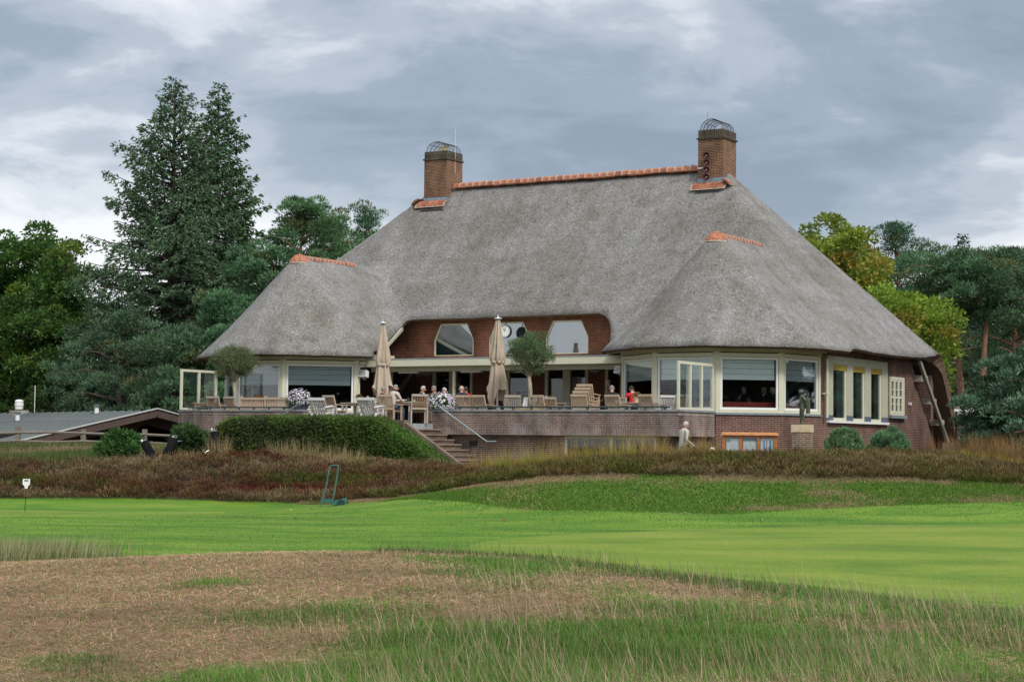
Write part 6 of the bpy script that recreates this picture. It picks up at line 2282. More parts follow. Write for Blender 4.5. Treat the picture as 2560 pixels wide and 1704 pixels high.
def pine(x, y, z0, H, Wd, seed, label, base=(.045, .095, .060), crown_from=.45, n=26000, group='pines behind the clubhouse', lean=0.0, bark='bark_pine', name='pine_tree'):
    r2 = np.random.default_rng(seed)
    root = empty(name, (x, y, z0))
    tag(root, label, 'tree', group)
    bend = lambda t: np.array([lean * t + .35 * math.sin(t * 4 + seed), .3 * math.cos(t * 3 + seed), t * H])
    segs = [([tuple(bend(t) - bend(0) * np.array([1, 1, 0])) for t in np.linspace(0, .96, 10)], list(np.linspace(.26, .05, 10)))]
    cs, rs = [], []
    nb = 30
    off = bend(0) * np.array([1, 1, 0])
    for i in range(nb):
        t = crown_from + (1 - crown_from) * (i + .5) / nb
        az = i * 2.399 + r2.uniform(-.5, .5)
        prof = math.sin(math.pi * min(1, (t - crown_from) / (1 - crown_from) * .82 + .16)) ** .7
        ln = Wd * prof * r2.uniform(.45, 1.1)
        p0 = bend(t) - off
        p1 = p0 + np.array([math.cos(az) * ln, math.sin(az) * ln, ln * r2.uniform(-.05, .42)])
        pm = (p0 + p1) / 2 + np.array([0, 0, .12 * ln])
        segs.append(([tuple(p0), tuple(pm), tuple(p1)], [.05 + .012 * ln, .04, .015]))
        for k in range(r2.integers(4, 8)):
            q = p0 + (p1 - p0) * r2.uniform(.45, 1.1) + r2.normal(0, .16 * Wd, 3) * np.array([1, 1, .5])
            cs.append(q); rs.append(r2.uniform(.35, .75) * (Wd / 3.2) ** .5)
    for k in range(6):
        cs.append(bend(1.0) - off + r2.normal(0, .45, 3) * np.array([1, 1, .6])); rs.append(r2.uniform(.4, .7))
    tube_tree('trunk', segs, bark, root, 7)
    puff_crown(root, np.array(cs), np.array(rs), n, seed, tuple(a_ * b_s for a_, b_s in zip(base, (1.9, 1.8, 1.55))), .21, .05, .62, .55, 'needle', (.15, .13, .05), .05)
    return root


def broadleaf(x, y, z0, H, Wx, seed, label, base, n=30000, zc=.58, zr=.44, group='leafy trees around the clubhouse', extra=None, extra_p=0, ln=.21, wd=.125, name='oak_tree', ncl=260, bark='bark_dark', cat='tree',
              rs_=(.45, 1.0), trunk_r=.3):
    r2 = np.random.default_rng(seed)
    root = empty(name, (x, y, z0))
    tag(root, label, cat, group)
    d = rand_dirs(ncl, r2)
    rad = r2.uniform(.12, 1.0, (ncl, 1)) ** .45
    lob = 1 + .16 * np.sin(d[:, :1] * 5 + seed) + .14 * np.sin(d[:, 2:] * 6 + seed * 2)
    cs = d * rad * lob * np.array([Wx, Wx, H * zr]) + np.array([0, 0, H * zc])
    cs[:, 2] = np.maximum(cs[:, 2], H * .06)
    rs = r2.uniform(rs_[0], rs_[1], ncl)
    segs = [([(0, 0, -.2), (.1, 0, H * .25), (0, .1, H * .5), (0, 0, H * .75)], [trunk_r, trunk_r * .8, trunk_r * .55, trunk_r * .2])]
    for k in r2.choice(ncl, min(ncl, 26), replace=False):
        c = cs[k]
        b0 = np.array([0, 0, max(.12 * H, min(c[2] * .7, H * .65))])
        pm = (b0 + c) / 2 + np.array([0, 0, .05 * H])
        segs.append(([tuple(b0), tuple(pm), tuple(c)], [trunk_r * .3, trunk_r * .18, .02]))
    tube_tree('trunk', segs, bark, root, 6)
    puff_crown(root, cs, rs, n, seed, base, ln, wd, .8, .1, 'leaf', extra, extra_p, .35)
    return root


F65 = 65 / 36 * 2560


def wx(px, Y):
    return (px - 1280) / F65 * Y


def ztop(px, py, Y):
    return 1.85 + (1103 + .0105 * (px - 1280) - py) / F65 * Y


# ---- left group
spruce(wx(424, 95), 95, .6, ztop(436, 190, 95) - .6, 5.2, 11, (.060, .112, .055), (.11, .18, .09), 'tall grey green spruce, the larger of the two, behind the low building', 92000, 0, .08, .50)
spruce(wx(534, 99), 99, .6, ztop(519, 200, 99) - .6, 3.3, 23, (.038, .095, .032), (.075, .15, .052), 'tall dark green spruce right behind the grey green one', 60000, 0, .08, .55)
broadleaf(wx(10, 108), 108, .3, ztop(40, 545, 108), 4.1, 31, 'dense green oak at the left edge of the picture', (.062, .145, .026), 66000, .54, .47, extra=(.15, .23, .03), extra_p=.10)
broadleaf(wx(150, 104), 104, .3, ztop(150, 650, 104), 2.4, 32, 'narrow green oak between the left oak and the spruce', (.066, .14, .03), 36000, .52, .46, extra=(.17, .22, .03), extra_p=.12)
broadleaf(wx(-130, 110), 110, .3, 13.2, 3.8, 33, 'green oak just beyond the left edge', (.06, .125, .025), 9000, .54, .46)
PL = 'pines left of the clubhouse'
pine(wx(735, 92), 92, .8, ztop(735, 512, 92) - .8, 2.9, 41, 'round topped pine against the sky left of the thatch', (.045, .095, .046), .30, 36000, PL)
pine(wx(640, 90), 90, .8, ztop(640, 640, 90) - .8, 3.0, 42, 'blue green pine below the dark spruce', (.046, .100, .055), .12, 38000, PL)
pine(wx(540, 88), 88, .8, ztop(540, 760, 88) - .8, 2.8, 43, 'low bushy pine beside the left end of the thatch', (.046, .102, .056), .02, 30000, PL, 0, 'bark_dark')
pine(wx(840, 96), 96, .8, ztop(850, 572, 96) - .8, 2.6, 44, 'pine close behind the left slope of the thatch', (.045, .095, .046), .35, 22000, PL)
pine(wx(948, 104), 104, .8, ztop(948, 538, 104) - .8, 1.5, 45, 'small pine top beside the left chimney slope', (.036, .085, .05), .55, 9000, PL)
pine(wx(330, 88), 88, .8, ztop(330, 800, 88) - .8, 3.0, 46, 'dark low pine in front of the spruces', (.036, .070, .042), .0, 16000, PL, 0, 'bark_dark')
pine(wx(450, 86), 86, .8, ztop(450, 840, 86) - .8, 2.4, 47, 'low pine just behind the dark gable', (.040, .080, .046), .0, 20000, PL, 0, 'bark_dark')
pine(wx(225, 93), 93, .8, ztop(225, 770, 93) - .8, 2.5, 48, 'dark pine filling the gap between the left oak and the spruces', (.036, .072, .040), .0, 18000, PL, 0, 'bark_dark')
for i, (px, Y, h, w_, c, ex) in enumerate(((40, 104, 4.2, 2.2, (.05, .10, .02), (.2, .17, .03)), (150, 100, 3.8, 2.0, (.045, .085, .02), (.22, .14, .04)), (255, 96, 3.8, 1.8, (.05, .09, .022), (.22, .15, .04)),
                                          (350, 93, 3.4, 1.6, (.045, .10, .025), (.16, .17, .03)), (440, 90, 3.2, 1.5, (.04, .08, .03), (.14, .14, .03)))):
    broadleaf(wx(px, Y), Y, .4, h, w_, 60 + i, ('leafy shrub', 'browning shrub', 'rusty shrub', 'bright green shrub', 'dark shrub')[i] + ' showing above the grey sheet roof' + (' at far left' if i == 0 else ''), c, 6500, .5, .5,
              'shrubs behind the low building', ex, .3, .22, .13, 'shrub', 40, 'bark_dark', 'shrub', (.3, .6), .06)
# ---- right group
broadleaf(wx(2078, 90), 90, 1.0, ztop(2040, 585, 90) - 1, 3.6, 71, 'yellowing oak rising behind the right slope of the thatch', (.20, .26, .036), 60000, .62, .40, extra=(.34, .22, .045), extra_p=.2)
broadleaf(wx(2218, 86), 86, 1.0, ztop(2240, 672, 86) - 1, 2.7, 72, 'yellow green oak lower down along the thatch edge', (.19, .28, .036), 50000, .54, .46, extra=(.32, .23, .045), extra_p=.18)
PR = 'pines right of the clubhouse'
pine(wx(2226, 104), 104, 1, ztop(2226, 588, 104) - 1, 1.9, 81, 'pine top between the two yellowing oaks', (.034, .078, .05), .5, 14000, PR)
pine(wx(2330, 106), 106, 1, ztop(2325, 635, 106) - 1, 3.2, 82, 'dark pine behind the lower yellow oak', (.040, .080, .042), .35, 16000, PR)
pine(wx(2405, 96), 96, 1, ztop(2400, 655, 96) - 1, 3.0, 83, 'pine with a tall bare curved red trunk', (.046, .095, .052), .70, 26000, PR, .3)
pine(wx(2462, 94), 94, 1, ztop(2480, 645, 94) - 1, 3.0, 84, 'pine with a leaning bare red trunk near the right edge', (.042, .088, .050), .68, 26000, PR, 1.1)
pine(wx(2548, 98), 98, 1, ztop(2550, 660, 98) - 1, 2.8, 85, 'pine at the right edge of the picture', (.040, .084, .048), .4, 22000, PR)
spruce(wx(2408, 112), 112, 1, ztop(2408, 585, 112) - 1, 2.2, 86, (.030, .06, .045), (.055, .09, .07), 'thin spruce tip above the right hand pines', 12000, 0, .2)
for i, (px, Y, py, w_) in enumerate(((2290, 118, 740, 3.2), (2370, 120, 700, 3.4), (2440, 122, 690, 3.4), (2520, 120, 700, 3.4), (2620, 116, 690, 3.6), (2350, 110, 860, 2.6), (2450, 110, 850, 2.6), (2540, 108, 850, 2.8))):
    pine(wx(px, Y), Y, 1, ztop(px, py, Y) - 1, w_, 90 + i, 'dark pine in the shaded back row ' + ('farthest left', 'behind the curved trunk', 'behind the leaning trunk', 'right of the leaning trunk', 'beyond the right edge', 'low at the thatch edge', 'low between the trunks', 'low at the right edge')[i],
         (.026, .048, .030), (.02 if i > 4 else .12), 8500, PR, 0, 'bark_dark')  # darker needle colour carries the shade of the back row
# young pine in front at the right edge
pine(wx(2510, 68), 68, 1.0, 3.6, 1.35, 110, 'young blue green pine at the right edge above the tall grass', (.055, .105, .072), .0, 32000, PR, 0, 'bark_pine')
pine(wx(2600, 66), 66, 1.0, 5.0, 1.5, 111, 'taller young blue green pine cut by the right edge', (.052, .10, .07), .0, 14000, PR, 0, 'bark_pine')
# wooded backdrop as one far mass
r2 = np.random.default_rng(5)
cs = np.c_[np.r_[r2.uniform(-52, 60, 520)], r2.uniform(124, 140, 520), r2.uniform(0, 7.5, 520)]
keep = (cs[:, 0] < -14) | (cs[:, 0] > 20) | True
fw_ = puff_crown(None, cs[keep], r2.uniform(1.2, 2.4, keep.sum()), 30000, 77, (.028, .048, .026), 1.0, .6, .8, .1, 'leaf', name='far_woodland')
fw_['kind'] = 'stuff'
fw_['label'] = 'dark woodland far behind'
# the same wood closes the course behind the camera, where the windows mirror it
fb = fw_.copy()
col.objects.link(fb)
fb.rotation_euler = (0, 0, math.pi)
fb.location = (4, 62, -.6)
fb.scale = (1.5, 1, 1.35)
fb['label'] = 'dark woodland behind the viewer'
fb = fw_.copy()
col.objects.link(fb)
fb.rotation_euler = (0, 0, R(-62))
fb.location = (-52, 52, -.6)
fb.scale = (1.0, 1, 1.5)
fb['label'] = 'dark woodland off to the right'

# ---- olive trees on the terrace
for (u, w, zc, rx, rzz, seed, lab, c) in ((-12.57, .95, 4.58, .84, .74, 121, 'round olive tree in front of the left bay', (.13, .165, .075)), (.13, .95, 4.72, .88, .95, 122, 'olive tree right of the right parasol', (.125, .19, .085))):
    p0 = BW(u, w, FLOOR + .48)
    root = empty('olive_tree', p0)
    tag(root, lab, 'tree', 'olive trees on the terrace')
    h0 = zc - FLOOR - .48
    r3 = np.random.default_rng(seed)
    segs = [([(0, 0, -.1), (.03, 0, h0 * .35), (-.02, .02, h0 * .62)], [.085, .07, .065])]
    ncl = 120
    d = rand_dirs(ncl, r3)
    cs = d * (r3.uniform(.3, 1, (ncl, 1)) ** .5) * np.array([rx, rx, rzz]) * (.80 + .22 * np.sin(d[:, :1] * 6 + seed) * np.cos(d[:, 2:] * 5)) + np.array([0, 0, h0])
    cs[:, 2] = np.maximum(cs[:, 2], h0 - rzz * .62)
    for k in range(22):
        segs.append(([(-.02, .02, h0 * .6), tuple(np.array([0, 0, h0 * .75]) * .5 + cs[k] * .5 - np.array([0, 0, .02])), tuple(cs[k])], [.035, .02, .006]))
    tube_tree('trunk', segs, 'bark_olive', root, 7)
    puff_crown(root, cs, r3.uniform(.10, .28, ncl), 12000, seed, c, .085, .02, 1.0, .5, 'leaf', (.16, .10, .06), .05, .2)

# ---- clipped yew hedge round the landing
hp = [(-11.0, 1.0, 1.15), (-10.75, 1.55, 1.6), (-10.45, 2.1, 2.1), (-9.7, 2.44, 2.2), (-8.5, 2.5, 2.2), (-6.0, 2.5, 2.2), (-3.75, 2.5, 2.2), (-3.3, 2.3, 2.2), (-2.3, 1.78, 2.2), (-1.3, 1.15, 2.2), (-.95, .9, 2.0)]
hu = np.array([a[0] for a in hp]); hz_ = np.array([a[1] for a in hp])
hedge = empty('clipped_hedge', ORG, -TH)
tag(hedge, 'clipped green hedge with sloping ends in front of the landing', 'hedge')
core = MB()
vs_ = []
for a, z in zip(hu, hz_):
    for w in (-2.62, -1.86):
        vs_ += [(a, w, .55), (a, w, z - .12)]
n_ = len(hu)
fs = []
for k in range(n_ - 1):
    o = k * 4; q = o + 4
    fs += [(o, q, q + 1, o + 1), (o + 1, q + 1, q + 3, o + 3), (o + 3, q + 3, q + 2, o + 2)]
fs += [(0, 1, 3, 2), ((n_ - 1) * 4, (n_ - 1) * 4 + 2, (n_ - 1) * 4 + 3, (n_ - 1) * 4 + 1)]
M('hedge_core', (.02, .03, .012), .95, .3)
core.add(vs_, fs).build('branches', 'hedge_core', hedge)
r2 = np.random.default_rng(14)
nl = 54000
uu = r2.uniform(-11.05, -.95, nl)
zt_ = np.interp(uu, hu, hz_) + .06 * (fbm(uu + 30, uu * 0, 1.5, 3, 2) - .5)
face = r2.random(nl)
bul = .22 * (fbm(uu + 20, zt_ * 0 + face * 3, .9, 5, 3) - .5)
ff = face < .68
zz = np.where(ff, .6 + (zt_ - .6) * r2.random(nl) ** .85, zt_)
ww = np.where(ff, -2.70, -2.70 + .9 * r2.random(nl))
bul2 = .28 * (fbm(uu + 20, zz + 7, 1.1, 5, 3) - .5)
ww = np.where(ff, ww + bul2, ww); zz = np.where(ff, zz, zz + bul2 * .5)
# round the top edge
edge_t = np.clip((zz - (zt_ - .15)) / .15, 0, 1)
ww = np.where(ff, ww + .12 * edge_t ** 2, ww)
c_ = np.c_[uu, ww, zz] + r2.normal(0, .05, (nl, 3))
nd = np.where(ff[:, None], np.array([0, -1, .25]), np.array([0, -.2, 1]))
d = nrm(nd + .8 * r2.normal(size=(nl, 3)))
pt = fbm(c_[:, 0] + 11, c_[:, 2] * 1.3 + 5, .8, 8, 3)[:, None]
cg = np.array([.085, .14, .030]) * (1 - sstep(.45, .62, pt)) + np.array([.07, .10, .034]) * sstep(.45, .62, pt)
yel = fbm(c_[:, 0] + 50, c_[:, 2] + 15, .7, 18, 3)[:, None]
fresh = sstep(-3.6, -2.6, c_[:, :1])
yel = yel * (1 - .5 * sstep(-8.0, -5.0, c_[:, :1]))
cg = cg + np.array([.22, .15, .0]) * sstep(.46, .62, yel)
cg = cg * (1 - fresh * .5) + np.array([.085, .19, .035]) * fresh * .5
cg = cg * r2.uniform(.6, 1.7, (nl, 1))
crown('leaves', c_, d, r2.uniform(.06, .13, nl), .036, cg, hedge, 'leaf', 3)

# ---- shrubs
for (x, y, h, w_, seed, lab, c, ln) in ((9.65, 53.6, .92, .50, 131, 'round dwarf pine bush in front of the tall windows', (.15, .26, .12), .10), (11.0, 53.8, .92, .54, 132, 'round dwarf pine bush nearest the end of the gable wall', (.11, .21, .10), .10)):
    z = tz(x, y)
    root = empty('pine_bush', (x, y, z + .02))
    tag(root, lab, 'bush', 'dwarf pines at the heather')
    r3 = np.random.default_rng(seed)
    nc = 70
    d = rand_dirs(nc, r3); d[:, 2] = np.abs(d[:, 2])
    cs = d * (r3.uniform(.4, 1, (nc, 1)) ** .5) * np.array([w_, w_, h * .82]) + np.array([0, 0, .12])
    puff_crown(root, cs, r3.uniform(.10, .20, nc), 13000, seed, c, ln, .022, 1.0, .9, 'needle')
    tube_tree('stem', [([(0, 0, -.1), (0, 0, h * .6)], [.04, .02])], 'bark_dark', root)
for i, (x, y, h, w_, c, lab) in enumerate(((-12.4, 59.0, .78, .62, (.06, .14, .035), 'bright green broadleaf shrub left of the black golf bags'), (-10.55, 60.4, 1.0, .62, (.045, .09, .028), 'dark green shrub between the golf bags and the basement window'))):
    broadleaf(x, y, tz(x, y), h, w_, 140 + i, lab, c, 6000, .5, .48, 'low shrubs near the golf bags', None, 0, .16, .055, 'leafy_shrub', 50, 'bark_dark', 'shrub', (.14, .26), .03)


# ---- heather
def sample_between(n, x0, x1, f0, f1, r2):
    x = r2.uniform(x0, x1, n)
    t = r2.random(n)
    return x, f0(x) + (f1(x) - f0(x)) * t


r2 = np.random.default_rng(50)
hx, hy = sample_between(3300, -18.5, 17.5, lambda x: YH(x) + .15, YFAR, r2)
ok = np.abs(hx) < .292 * hy + 1.2
ok &= ~((hx < -8.4) & (hy > 58.4) & (hx > -13.2)) | (r2.random(len(hx)) < .12)
# a strip of rough grass instead of heather at far left behind
ok &= ~((hx < -12.0) & (hy > 57.6 + .0 * hx))
# clearing in front of the steps and bare patch by the cart
ok &= ~((np.hypot(hx + 4.2, (hy - 51.9) * 1.3) < .75))
hx, hy = hx[ok], hy[ok]
nh = len(hx)
hz0 = terrain(hx, hy)
_hn = .45 + 1.0 * fbm(hx + 33, hy * 1.4, .55, 71, 3)
rad = r2.uniform(.22, .55, nh); hgt = r2.uniform(.10, .38, nh) * _hn * np.interp(hx, [-18, -6, 0, 4, 17], [1.0, .95, .8, .85, .85])
pal = np.array([(.165, .092, .055), (.15, .085, .036), (.105, .108, .026), (.15, .06, .035), (.24, .16, .095), (.085, .10, .022)])
pn = fbm(hx + 70, hy * 1.6 + 3, .33, 31, 3); pn2 = fbm(hx + 10, hy * 1.6 + 33, .45, 41, 3)
pk = np.where(pn < .40, 2, np.where(pn < .47, 1, np.where(pn < .56, 0, 4)))
pk = np.where(r2.random(nh) < .25, r2.integers(0, 6, nh), pk)
kc = pal[pk]
red = sstep(.55, .66, pn2) * np.exp(-((hx + 7.0) / 3.6) ** 2) * (hy > 53.5)
kc = kc * (1 - red[:, None]) + np.array([.13, .03, .02]) * red[:, None]
kc = kc * r2.uniform(.55, 1.25, (nh, 1))
kc = np.where((hx > -1)[:, None], kc * .6 + np.array([.14, .115, .036]) * .4, kc)
per = 100
n = nh * per
ci = np.repeat(np.arange(nh), per)
d = rand_dirs(n, r2); d[:, 2] = np.abs(d[:, 2]) * .9 + .12
rr = r2.uniform(.72, 1.0, n)
c_ = np.c_[hx[ci], hy[ci], hz0[ci]] + d * np.c_[rad[ci] * rr, rad[ci] * rr, hgt[ci] * rr]
dd = nrm(d * np.array([.7, .7, .6]) + np.array([0, 0, .75]) + .25 * r2.normal(size=(n, 3)))
tipc = kc[ci] * r2.uniform(.55, 1.5, (n, 1))
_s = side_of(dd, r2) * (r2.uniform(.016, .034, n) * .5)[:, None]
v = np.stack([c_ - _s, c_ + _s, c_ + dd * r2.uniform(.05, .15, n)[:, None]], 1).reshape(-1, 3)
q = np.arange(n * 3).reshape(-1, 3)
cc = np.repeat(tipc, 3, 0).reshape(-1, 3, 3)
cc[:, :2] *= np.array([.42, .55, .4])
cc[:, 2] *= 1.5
hea_o = np_mesh('heather', v, q, cc.reshape(-1, 3), 'grass')
hea_o['kind'] = 'stuff'


# ---- grasses
def tris_(c, d, s, ln, wd):
    ln = np.broadcast_to(np.asarray(ln, float), (len(c),))[:, None]
    wd = np.broadcast_to(np.asarray(wd, float), (len(c),))[:, None]
    v = np.stack([c - s * wd * .5, c + s * wd * .5, c + d * ln], 1).reshape(-1, 3)
    return v, np.arange(len(c) * 3).reshape(-1, 3)


def blades(name, x, y, z, ht, wd, cb, ct, r2, lean=(0, 0), spread=.35, mid=.4, flat=None):
    n = len(x)
    d = np.c_[r2.normal(0, spread, n) + lean[0], r2.normal(0, spread, n) + lean[1], np.ones(n)]
    if flat is not None:
        d[:, 2] = np.where(flat, r2.uniform(-.10, .22, n), d[:, 2])
        az = r2.uniform(0, 6.283, n)
        d[:, 0] = np.where(flat, np.cos(az), d[:, 0]); d[:, 1] = np.where(flat, np.sin(az), d[:, 1])
    d = nrm(d)
    c = np.c_[x, y, z]
    s = nrm(np.c_[np.ones(n), r2.normal(0, .7, n), np.zeros(n)])
    v, q = tris_(c, d, s, ht, wd)
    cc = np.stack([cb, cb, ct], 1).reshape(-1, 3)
    return v, q, cc


def merge(parts):
    vs_, qs, cs = [], [], []
    o = 0
    for v, q, c in parts:
        vs_.append(v); qs.append(q + o); cs.append(c); o += len(v)
    return np.concatenate(vs_), np.concatenate(qs), np.concatenate(cs)


# foreground rise
r2 = np.random.default_rng(90)
n = 370000
Y = 9.6 * (24.6 / 9.6) ** (r2.random(n) ** .92)
X = r2.uniform(-1, 1, n) * (.288 * Y + .5)
ok = Y < YNEAR(X) - .3
X, Y = X[ok], Y[ok]
Z = terrain(X, Y)
g = greenness(X, Y)
n = len(X)
isg = r2.random(n) < np.clip((g - .20) * 1.15, .10, .85)
flat = ~isg & (r2.random(n) < .90)
lum = 1.55 * r2.uniform(.65, 1.35, (n, 1)) * (.55 + .95 * fbm(X + 9, Y * 1.7, 1.1, 44, 3))[:, None]
brown = np.where(r2.random((n, 1)) < .30, np.array([.31, .175, .10]), np.where(r2.random((n, 1)) < .35, np.array([.38, .275, .18]), np.where(r2.random((n, 1)) < .68, np.array([.24, .16, .10]), np.array([.14, .15, .055]))))
grn = np.where(r2.random((n, 1)) < .35, np.array([.115, .19, .045]), np.array([.072, .175, .024]))
grn = np.where(r2.random((n, 1)) < .18, np.array([.20, .19, .09]), grn) * .8
cb = np.where(isg[:, None], grn * .7, brown * .8) * lum
ct = np.where(isg[:, None], grn * 1.15, brown * 1.1) * lum
ht = np.where(isg, r2.uniform(.025, .085, n) * (.55 + .7 * g), np.where(flat, r2.uniform(.03, .12, n), r2.uniform(.02, .06, n)))
wd = np.where(isg, r2.uniform(.005, .010, n), r2.uniform(.004, .007, n)) * np.clip(Y / 13, .8, 1.7)
p1 = blades('', X, Y, Z + np.where(flat, r2.uniform(-.004, .03, n), -.004), ht, wd, cb, ct, r2, (-.12, .05), .38, .35, flat)
# tall bleached stalks
n = 12000
Y = 9.6 * (21.5 / 9.6) ** r2.random(n)
X = r2.uniform(-1, 1, n) * (.288 * Y + .5)
dens = sstep(.48, .62, fbm(X + 5, Y, 1.0, 61, 3) + .12 * sstep(-1.2, .8, X) - .20 * sstep(13.5, 17.5, Y) - .26 * sstep(-.6, -2.2, X))
ok = (r2.random(n) < dens) & (Y < YNEAR(X) - .5)
X, Y = X[ok], Y[ok]
n = len(X)
Z = terrain(X, Y)
lum = r2.uniform(.7, 1.3, (n, 1))
tan = np.where(r2.random((n, 1)) < .7, np.array([.50, .40, .25]), np.array([.38, .27, .15])) * lum
p2 = blades('', X, Y, Z, r2.uniform(.12, .42, n) * r2.uniform(.6, 1, n), r2.uniform(.003, .0065, n) * np.clip(Y / 12, .8, 1.6), tan * .6, tan * 1.05, r2, (-.30, .02), .28, .72)
# fringe on the right-hand crest
n = 14000
X = r2.uniform(-1.5, 7.5, n)
Yc = np.interp(X, [-1.5, 0, 2, 4, 7.5], [20.8, 20.3, 17.4, 14.6, 12.2])
Y = Yc + r2.normal(0, .5, n)
Z = terrain(X, Y)
tan = np.where(r2.random((n, 1)) < .33, np.array([.34, .27, .15]), np.array([.060, .115, .03])) * r2.uniform(.6, 1.4, (n, 1))
p3 = blades('', X, Y, Z, r2.uniform(.03, .11, n) * np.where(r2.random(n) < .05, 2.2, 1), .007, tan * .7, tan * 1.1, r2, (-.15, 0), .3, .4)
# pale tall grass at the left edge
n = 9000
X = r2.uniform(-8.6, -4.6, n); Y = 23.6 + r2.normal(0, .6, n) + (X + 6) * .1
ok = r2.random(n) < sstep(-4.6, -6.4, X)
X, Y = X[ok], Y[ok]; n = len(X)
Z = terrain(X, Y)
tan = np.where(r2.random((n, 1)) < .72, np.array([.42, .36, .22]), np.array([.13, .19, .06])) * r2.uniform(.65, 1.25, (n, 1))
p4 = blades('', X, Y, Z, r2.uniform(.15, .42, n), .010, tan * np.array([.45, .62, .4]), tan, r2, (.12, 0), .16, .6)
v, q, cc = merge([p1, p2, p3, p4])
rg = np_mesh('rough_grass', v, q, cc, 'grass')
rg['kind'] = 'stuff'

# rough grass of the bank
r2 = np.random.default_rng(91)
n = 76000
X, Y = sample_between(n, -6, 17, lambda x: YF(x) + .05, lambda x: YH(x) + .5, r2)
ok = (np.abs(X) < .292 * Y + 1) & (YH(X) - YF(X) > .1)
X, Y = X[ok], Y[ok]; n = len(X)
Z = terrain(X, Y)
bn = fbm(X, Y * 1.6, .5, 21, 3) + .3 * sstep(-1.0, 0, Y - YH(X))
dry = r2.random(n) < sstep(.55, .85, bn)
cb = np.where(dry[:, None], np.array([.27, .20, .11]), np.array([.085, .165, .024])) * r2.uniform(.6, 1.4, (n, 1))
v, q, cc = blades('', X, Y, Z, r2.uniform(.03, .09, n), .02, cb * .8, cb * 1.15, r2, (0, 0), .5, .4)
n2 = 44000
X2 = r2.uniform(-1, 1, n2) * 15; Y2 = r2.uniform(23, 46, n2)
ok = (Y2 > YNEAR(X2) - .5) & (Y2 < YF(X2) + .3) & (np.abs(X2) < .292 * Y2 + .5)
ok &= (np.hypot((X2 + 17.5) / 10.3, (Y2 - 44.9) / 4.4) > 1) & (np.hypot((X2 - 11.5) / 12.5, (Y2 - 31.5) / 8.3) > 1)
X2, Y2 = X2[ok], Y2[ok]; n2 = len(X2)
c2 = np.where(r2.random((n2, 1)) < .2, np.array([.17, .19, .04]), np.array([.085, .185, .02])) * r2.uniform(.6, 1.4, (n2, 1))
e2 = np.clip((Y2 - YF(X2) + 2.5) / 2.5, 0, 1)
bl2 = blades('', X2, Y2, terrain(X2, Y2) + .018, r2.uniform(.015, .03, n2) * (1 + 1.5 * e2), .014, c2 * .8, c2 * 1.1, r2, (0, 0), .5)
v, q, cc = merge([(v, q, cc), bl2])
bg_ = np_mesh('bank_grass', v, q, cc, 'grass')
bg_['kind'] = 'stuff'
# rough grass behind the heather at the far left
n = 26000
X = r2.uniform(-19.5, -11.3, n); Y = r2.uniform(57.4, 69.5, n)
Z = terrain(X, Y)
bn = fbm(X, Y * 1.3, .35, 55, 3)
dry = r2.random(n) < sstep(.46, .70, bn)
cb = np.where(dry[:, None], np.array([.27, .20, .12]), np.array([.085, .12, .035])) * r2.uniform(.55, 1.4, (n, 1))
v, q, cc = blades('', X, Y, Z, r2.uniform(.12, .34, n), .028, cb * .7, cb * 1.15, r2, (0, 0), .35, .5)
o = np_mesh('meadow_grass', v, q, cc, 'grass')
o['kind'] = 'stuff'


def grass_clump(x, y, h, r_, n, cbase, ctip, seed, label, stalk=.35, group='ornamental grass clumps'):
    r3 = np.random.default_rng(seed)
    z = tz(x, y)
    a = r3.uniform(0, 6.283, n); rr = r_ * .5 * np.sqrt(r3.random(n))
    bx, by = rr * np.cos(a), rr * np.sin(a)
    out_ = r3.uniform(.05, .9, n)
    tall = r3.random(n) < stalk
    d = nrm(np.c_[np.cos(a) * out_ * np.where(tall, .45, 1.1), np.sin(a) * out_ * np.where(tall, .45, 1.1), np.ones(n)])
    ln = np.where(tall, r3.uniform(.7, 1.1, n), r3.uniform(.3, .62, n)) * h
    v, q = rhombi(np.c_[bx, by, np.zeros(n)], d, side_of(d, r3), ln, np.where(tall, .008, .014), .5)
    cb = np.array(cbase) * r3.uniform(.6, 1.4, (n, 1))
    ct = np.where(tall[:, None], np.array(ctip), np.array(cbase) * .6 + np.array(ctip) * .4) * r3.uniform(.7, 1.3, (n, 1))
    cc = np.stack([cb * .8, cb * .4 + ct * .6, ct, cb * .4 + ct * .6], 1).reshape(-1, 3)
    o = np_mesh('grass_clump', v, q, cc, 'grass')
    o.location = (x, y, z)
    tag(o, label, 'grass', group)
    return o


GT, OR, YG = (.40, .28, .10), (.40, .25, .07), (.22, .28, .035)
k = 0
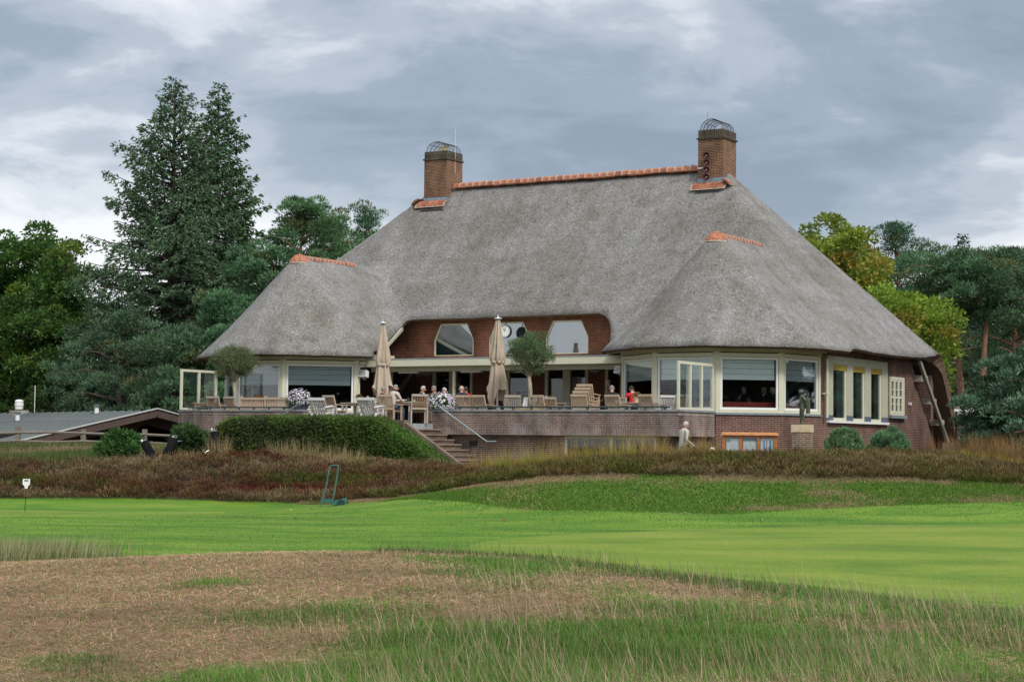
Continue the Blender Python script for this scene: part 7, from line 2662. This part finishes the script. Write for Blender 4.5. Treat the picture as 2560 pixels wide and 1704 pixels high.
# along the heather crest between the steps and the walking man: (image x, depth, height)
rowc = [(1205, 55.2, .6), (1240, 54.8, .5), (1275, 54.5, .75), (1310, 54.1, .5), (1345, 54.0, .8), (1385, 53.6, .55), (1420, 53.5, .8), (1458, 53.2, .55), (1490, 53.2, .8), (1525, 52.9, .55), (1560, 52.9, .85), (1600, 52.7, .55),
        (1636, 52.8, .85), (1668, 52.5, .5), (1700, 52.5, .5), (1745, 52.6, .8), (1775, 52.4, .55)]
for k, (px, Y, h) in enumerate(rowc):
    grass_clump(wx(px, Y), Y, h * 1.3, .6, 620, YG if k % 3 else (.22, .17, .045), OR if k % 2 else GT, 200 + k, 'yellow green grass tuft on the heather crest, %s from the steps' % ('first second third fourth fifth sixth seventh eighth ninth tenth eleventh twelfth thirteenth fourteenth fifteenth sixteenth seventeenth'.split()[k]), .16)
rowl = [((705, 60.0, 1.05), 'tall tan grass at the left foot of the hedge front'), ((770, 59.6, 1.15), 'tall tan grass in the middle of the hedge front'), ((835, 59.0, 1.05), 'tall tan grass at the right of the hedge front'), ((885, 58.6, .9), 'tan grass below the hedge near the cart handle'),
        ((548, 58.6, 1.15), 'golden grass beside the golf bag by the hedge'), ((480, 58.0, .6), 'low golden grass below the basement window'), ((420, 57.6, .55), 'low golden grass in front of the black golf bags'), ((350, 57.4, .5), 'low yellow grass left below the black golf bags')]
for k, ((px, Y, h), lab) in enumerate(rowl):
    grass_clump(wx(px, Y), Y, h * .75, .7, 300, (.26, .21, .08), (.46, .35, .19), 240 + k, lab, .30)
rowr = [((2395, 55, .6), 'yellow grass beside the concrete block', (.26, .27, .03), (.34, .28, .04)), ((2430, 53.6, .5), 'yellow low grass right of the concrete block', (.27, .26, .03), (.36, .26, .04)), ((2480, 52.6, .5), 'yellow low grass below the young pine', (.24, .23, .03), (.36, .22, .05)),
        ((2530, 51.6, .5), 'yellow low grass at the right edge', (.24, .2, .03), (.38, .2, .05)), ((2420, 63, 1.3), 'tall rusty grass left of the young pine', (.10, .10, .05), (.34, .19, .08)), ((2465, 61, 1.3), 'tall rusty grass in front of the young pine', (.10, .10, .05), (.34, .19, .08)),
        ((2510, 60, 1.3), 'tall rusty grass below the young pine', (.10, .10, .05), (.36, .2, .08)), ((2550, 59, 1.3), 'tall rusty grass at the right edge', (.10, .10, .05), (.36, .2, .08)), ((2352, 66.5, 1.1), 'rusty grass under the sweeping roof', (.12, .10, .05), (.32, .17, .06)),
        ((2290, 62.0, 1.2), 'thin rusty grass before the end of the gable wall', (.12, .09, .05), (.30, .13, .07))]
for k, ((px, Y, h), lab, c1, c2) in enumerate(rowr):
    grass_clump(wx(px, Y), Y, h * (1 if k < 4 else .85), .9 if k != 9 else .4, 800 if k < 4 else (420 if k < 9 else 90), c1, c2, 270 + k, lab, .12 if k < 4 else .5)

# fallen leaves on the lawn and bank
r2 = np.random.default_rng(95)
lf = MB()
for k in range(70):
    x = r2.uniform(-6, 14); y = r2.uniform(40, 49)
    if y > YH(np.array([x]))[0] + .2 or (y < 43 and r2.random() < .6): continue
    z = tz(x, y) + .05
    o = MB().add([(-.05, 0, 0), (0, -.035, .02), (.06, 0, .01), (0, .04, .025)], [(0, 1, 2, 3)])
    a = r2.uniform(0, 6.28); s = r2.uniform(.6, 1.3)
    lf.add([(x + s * (px_ * math.cos(a) - py_ * math.sin(a)), y + s * (px_ * math.sin(a) + py_ * math.cos(a)), z + s * pz_) for px_, py_, pz_ in o.v], [(0, 1, 2, 3)], int(r2.integers(0, 2)))
M('leaf_orange', (.42, .14, .05), .8, .3); M('leaf_tan', (.45, .33, .16), .8, .3)
o = lf.build('fallen_leaves', ['leaf_orange', 'leaf_tan'])
o['kind'] = 'stuff'
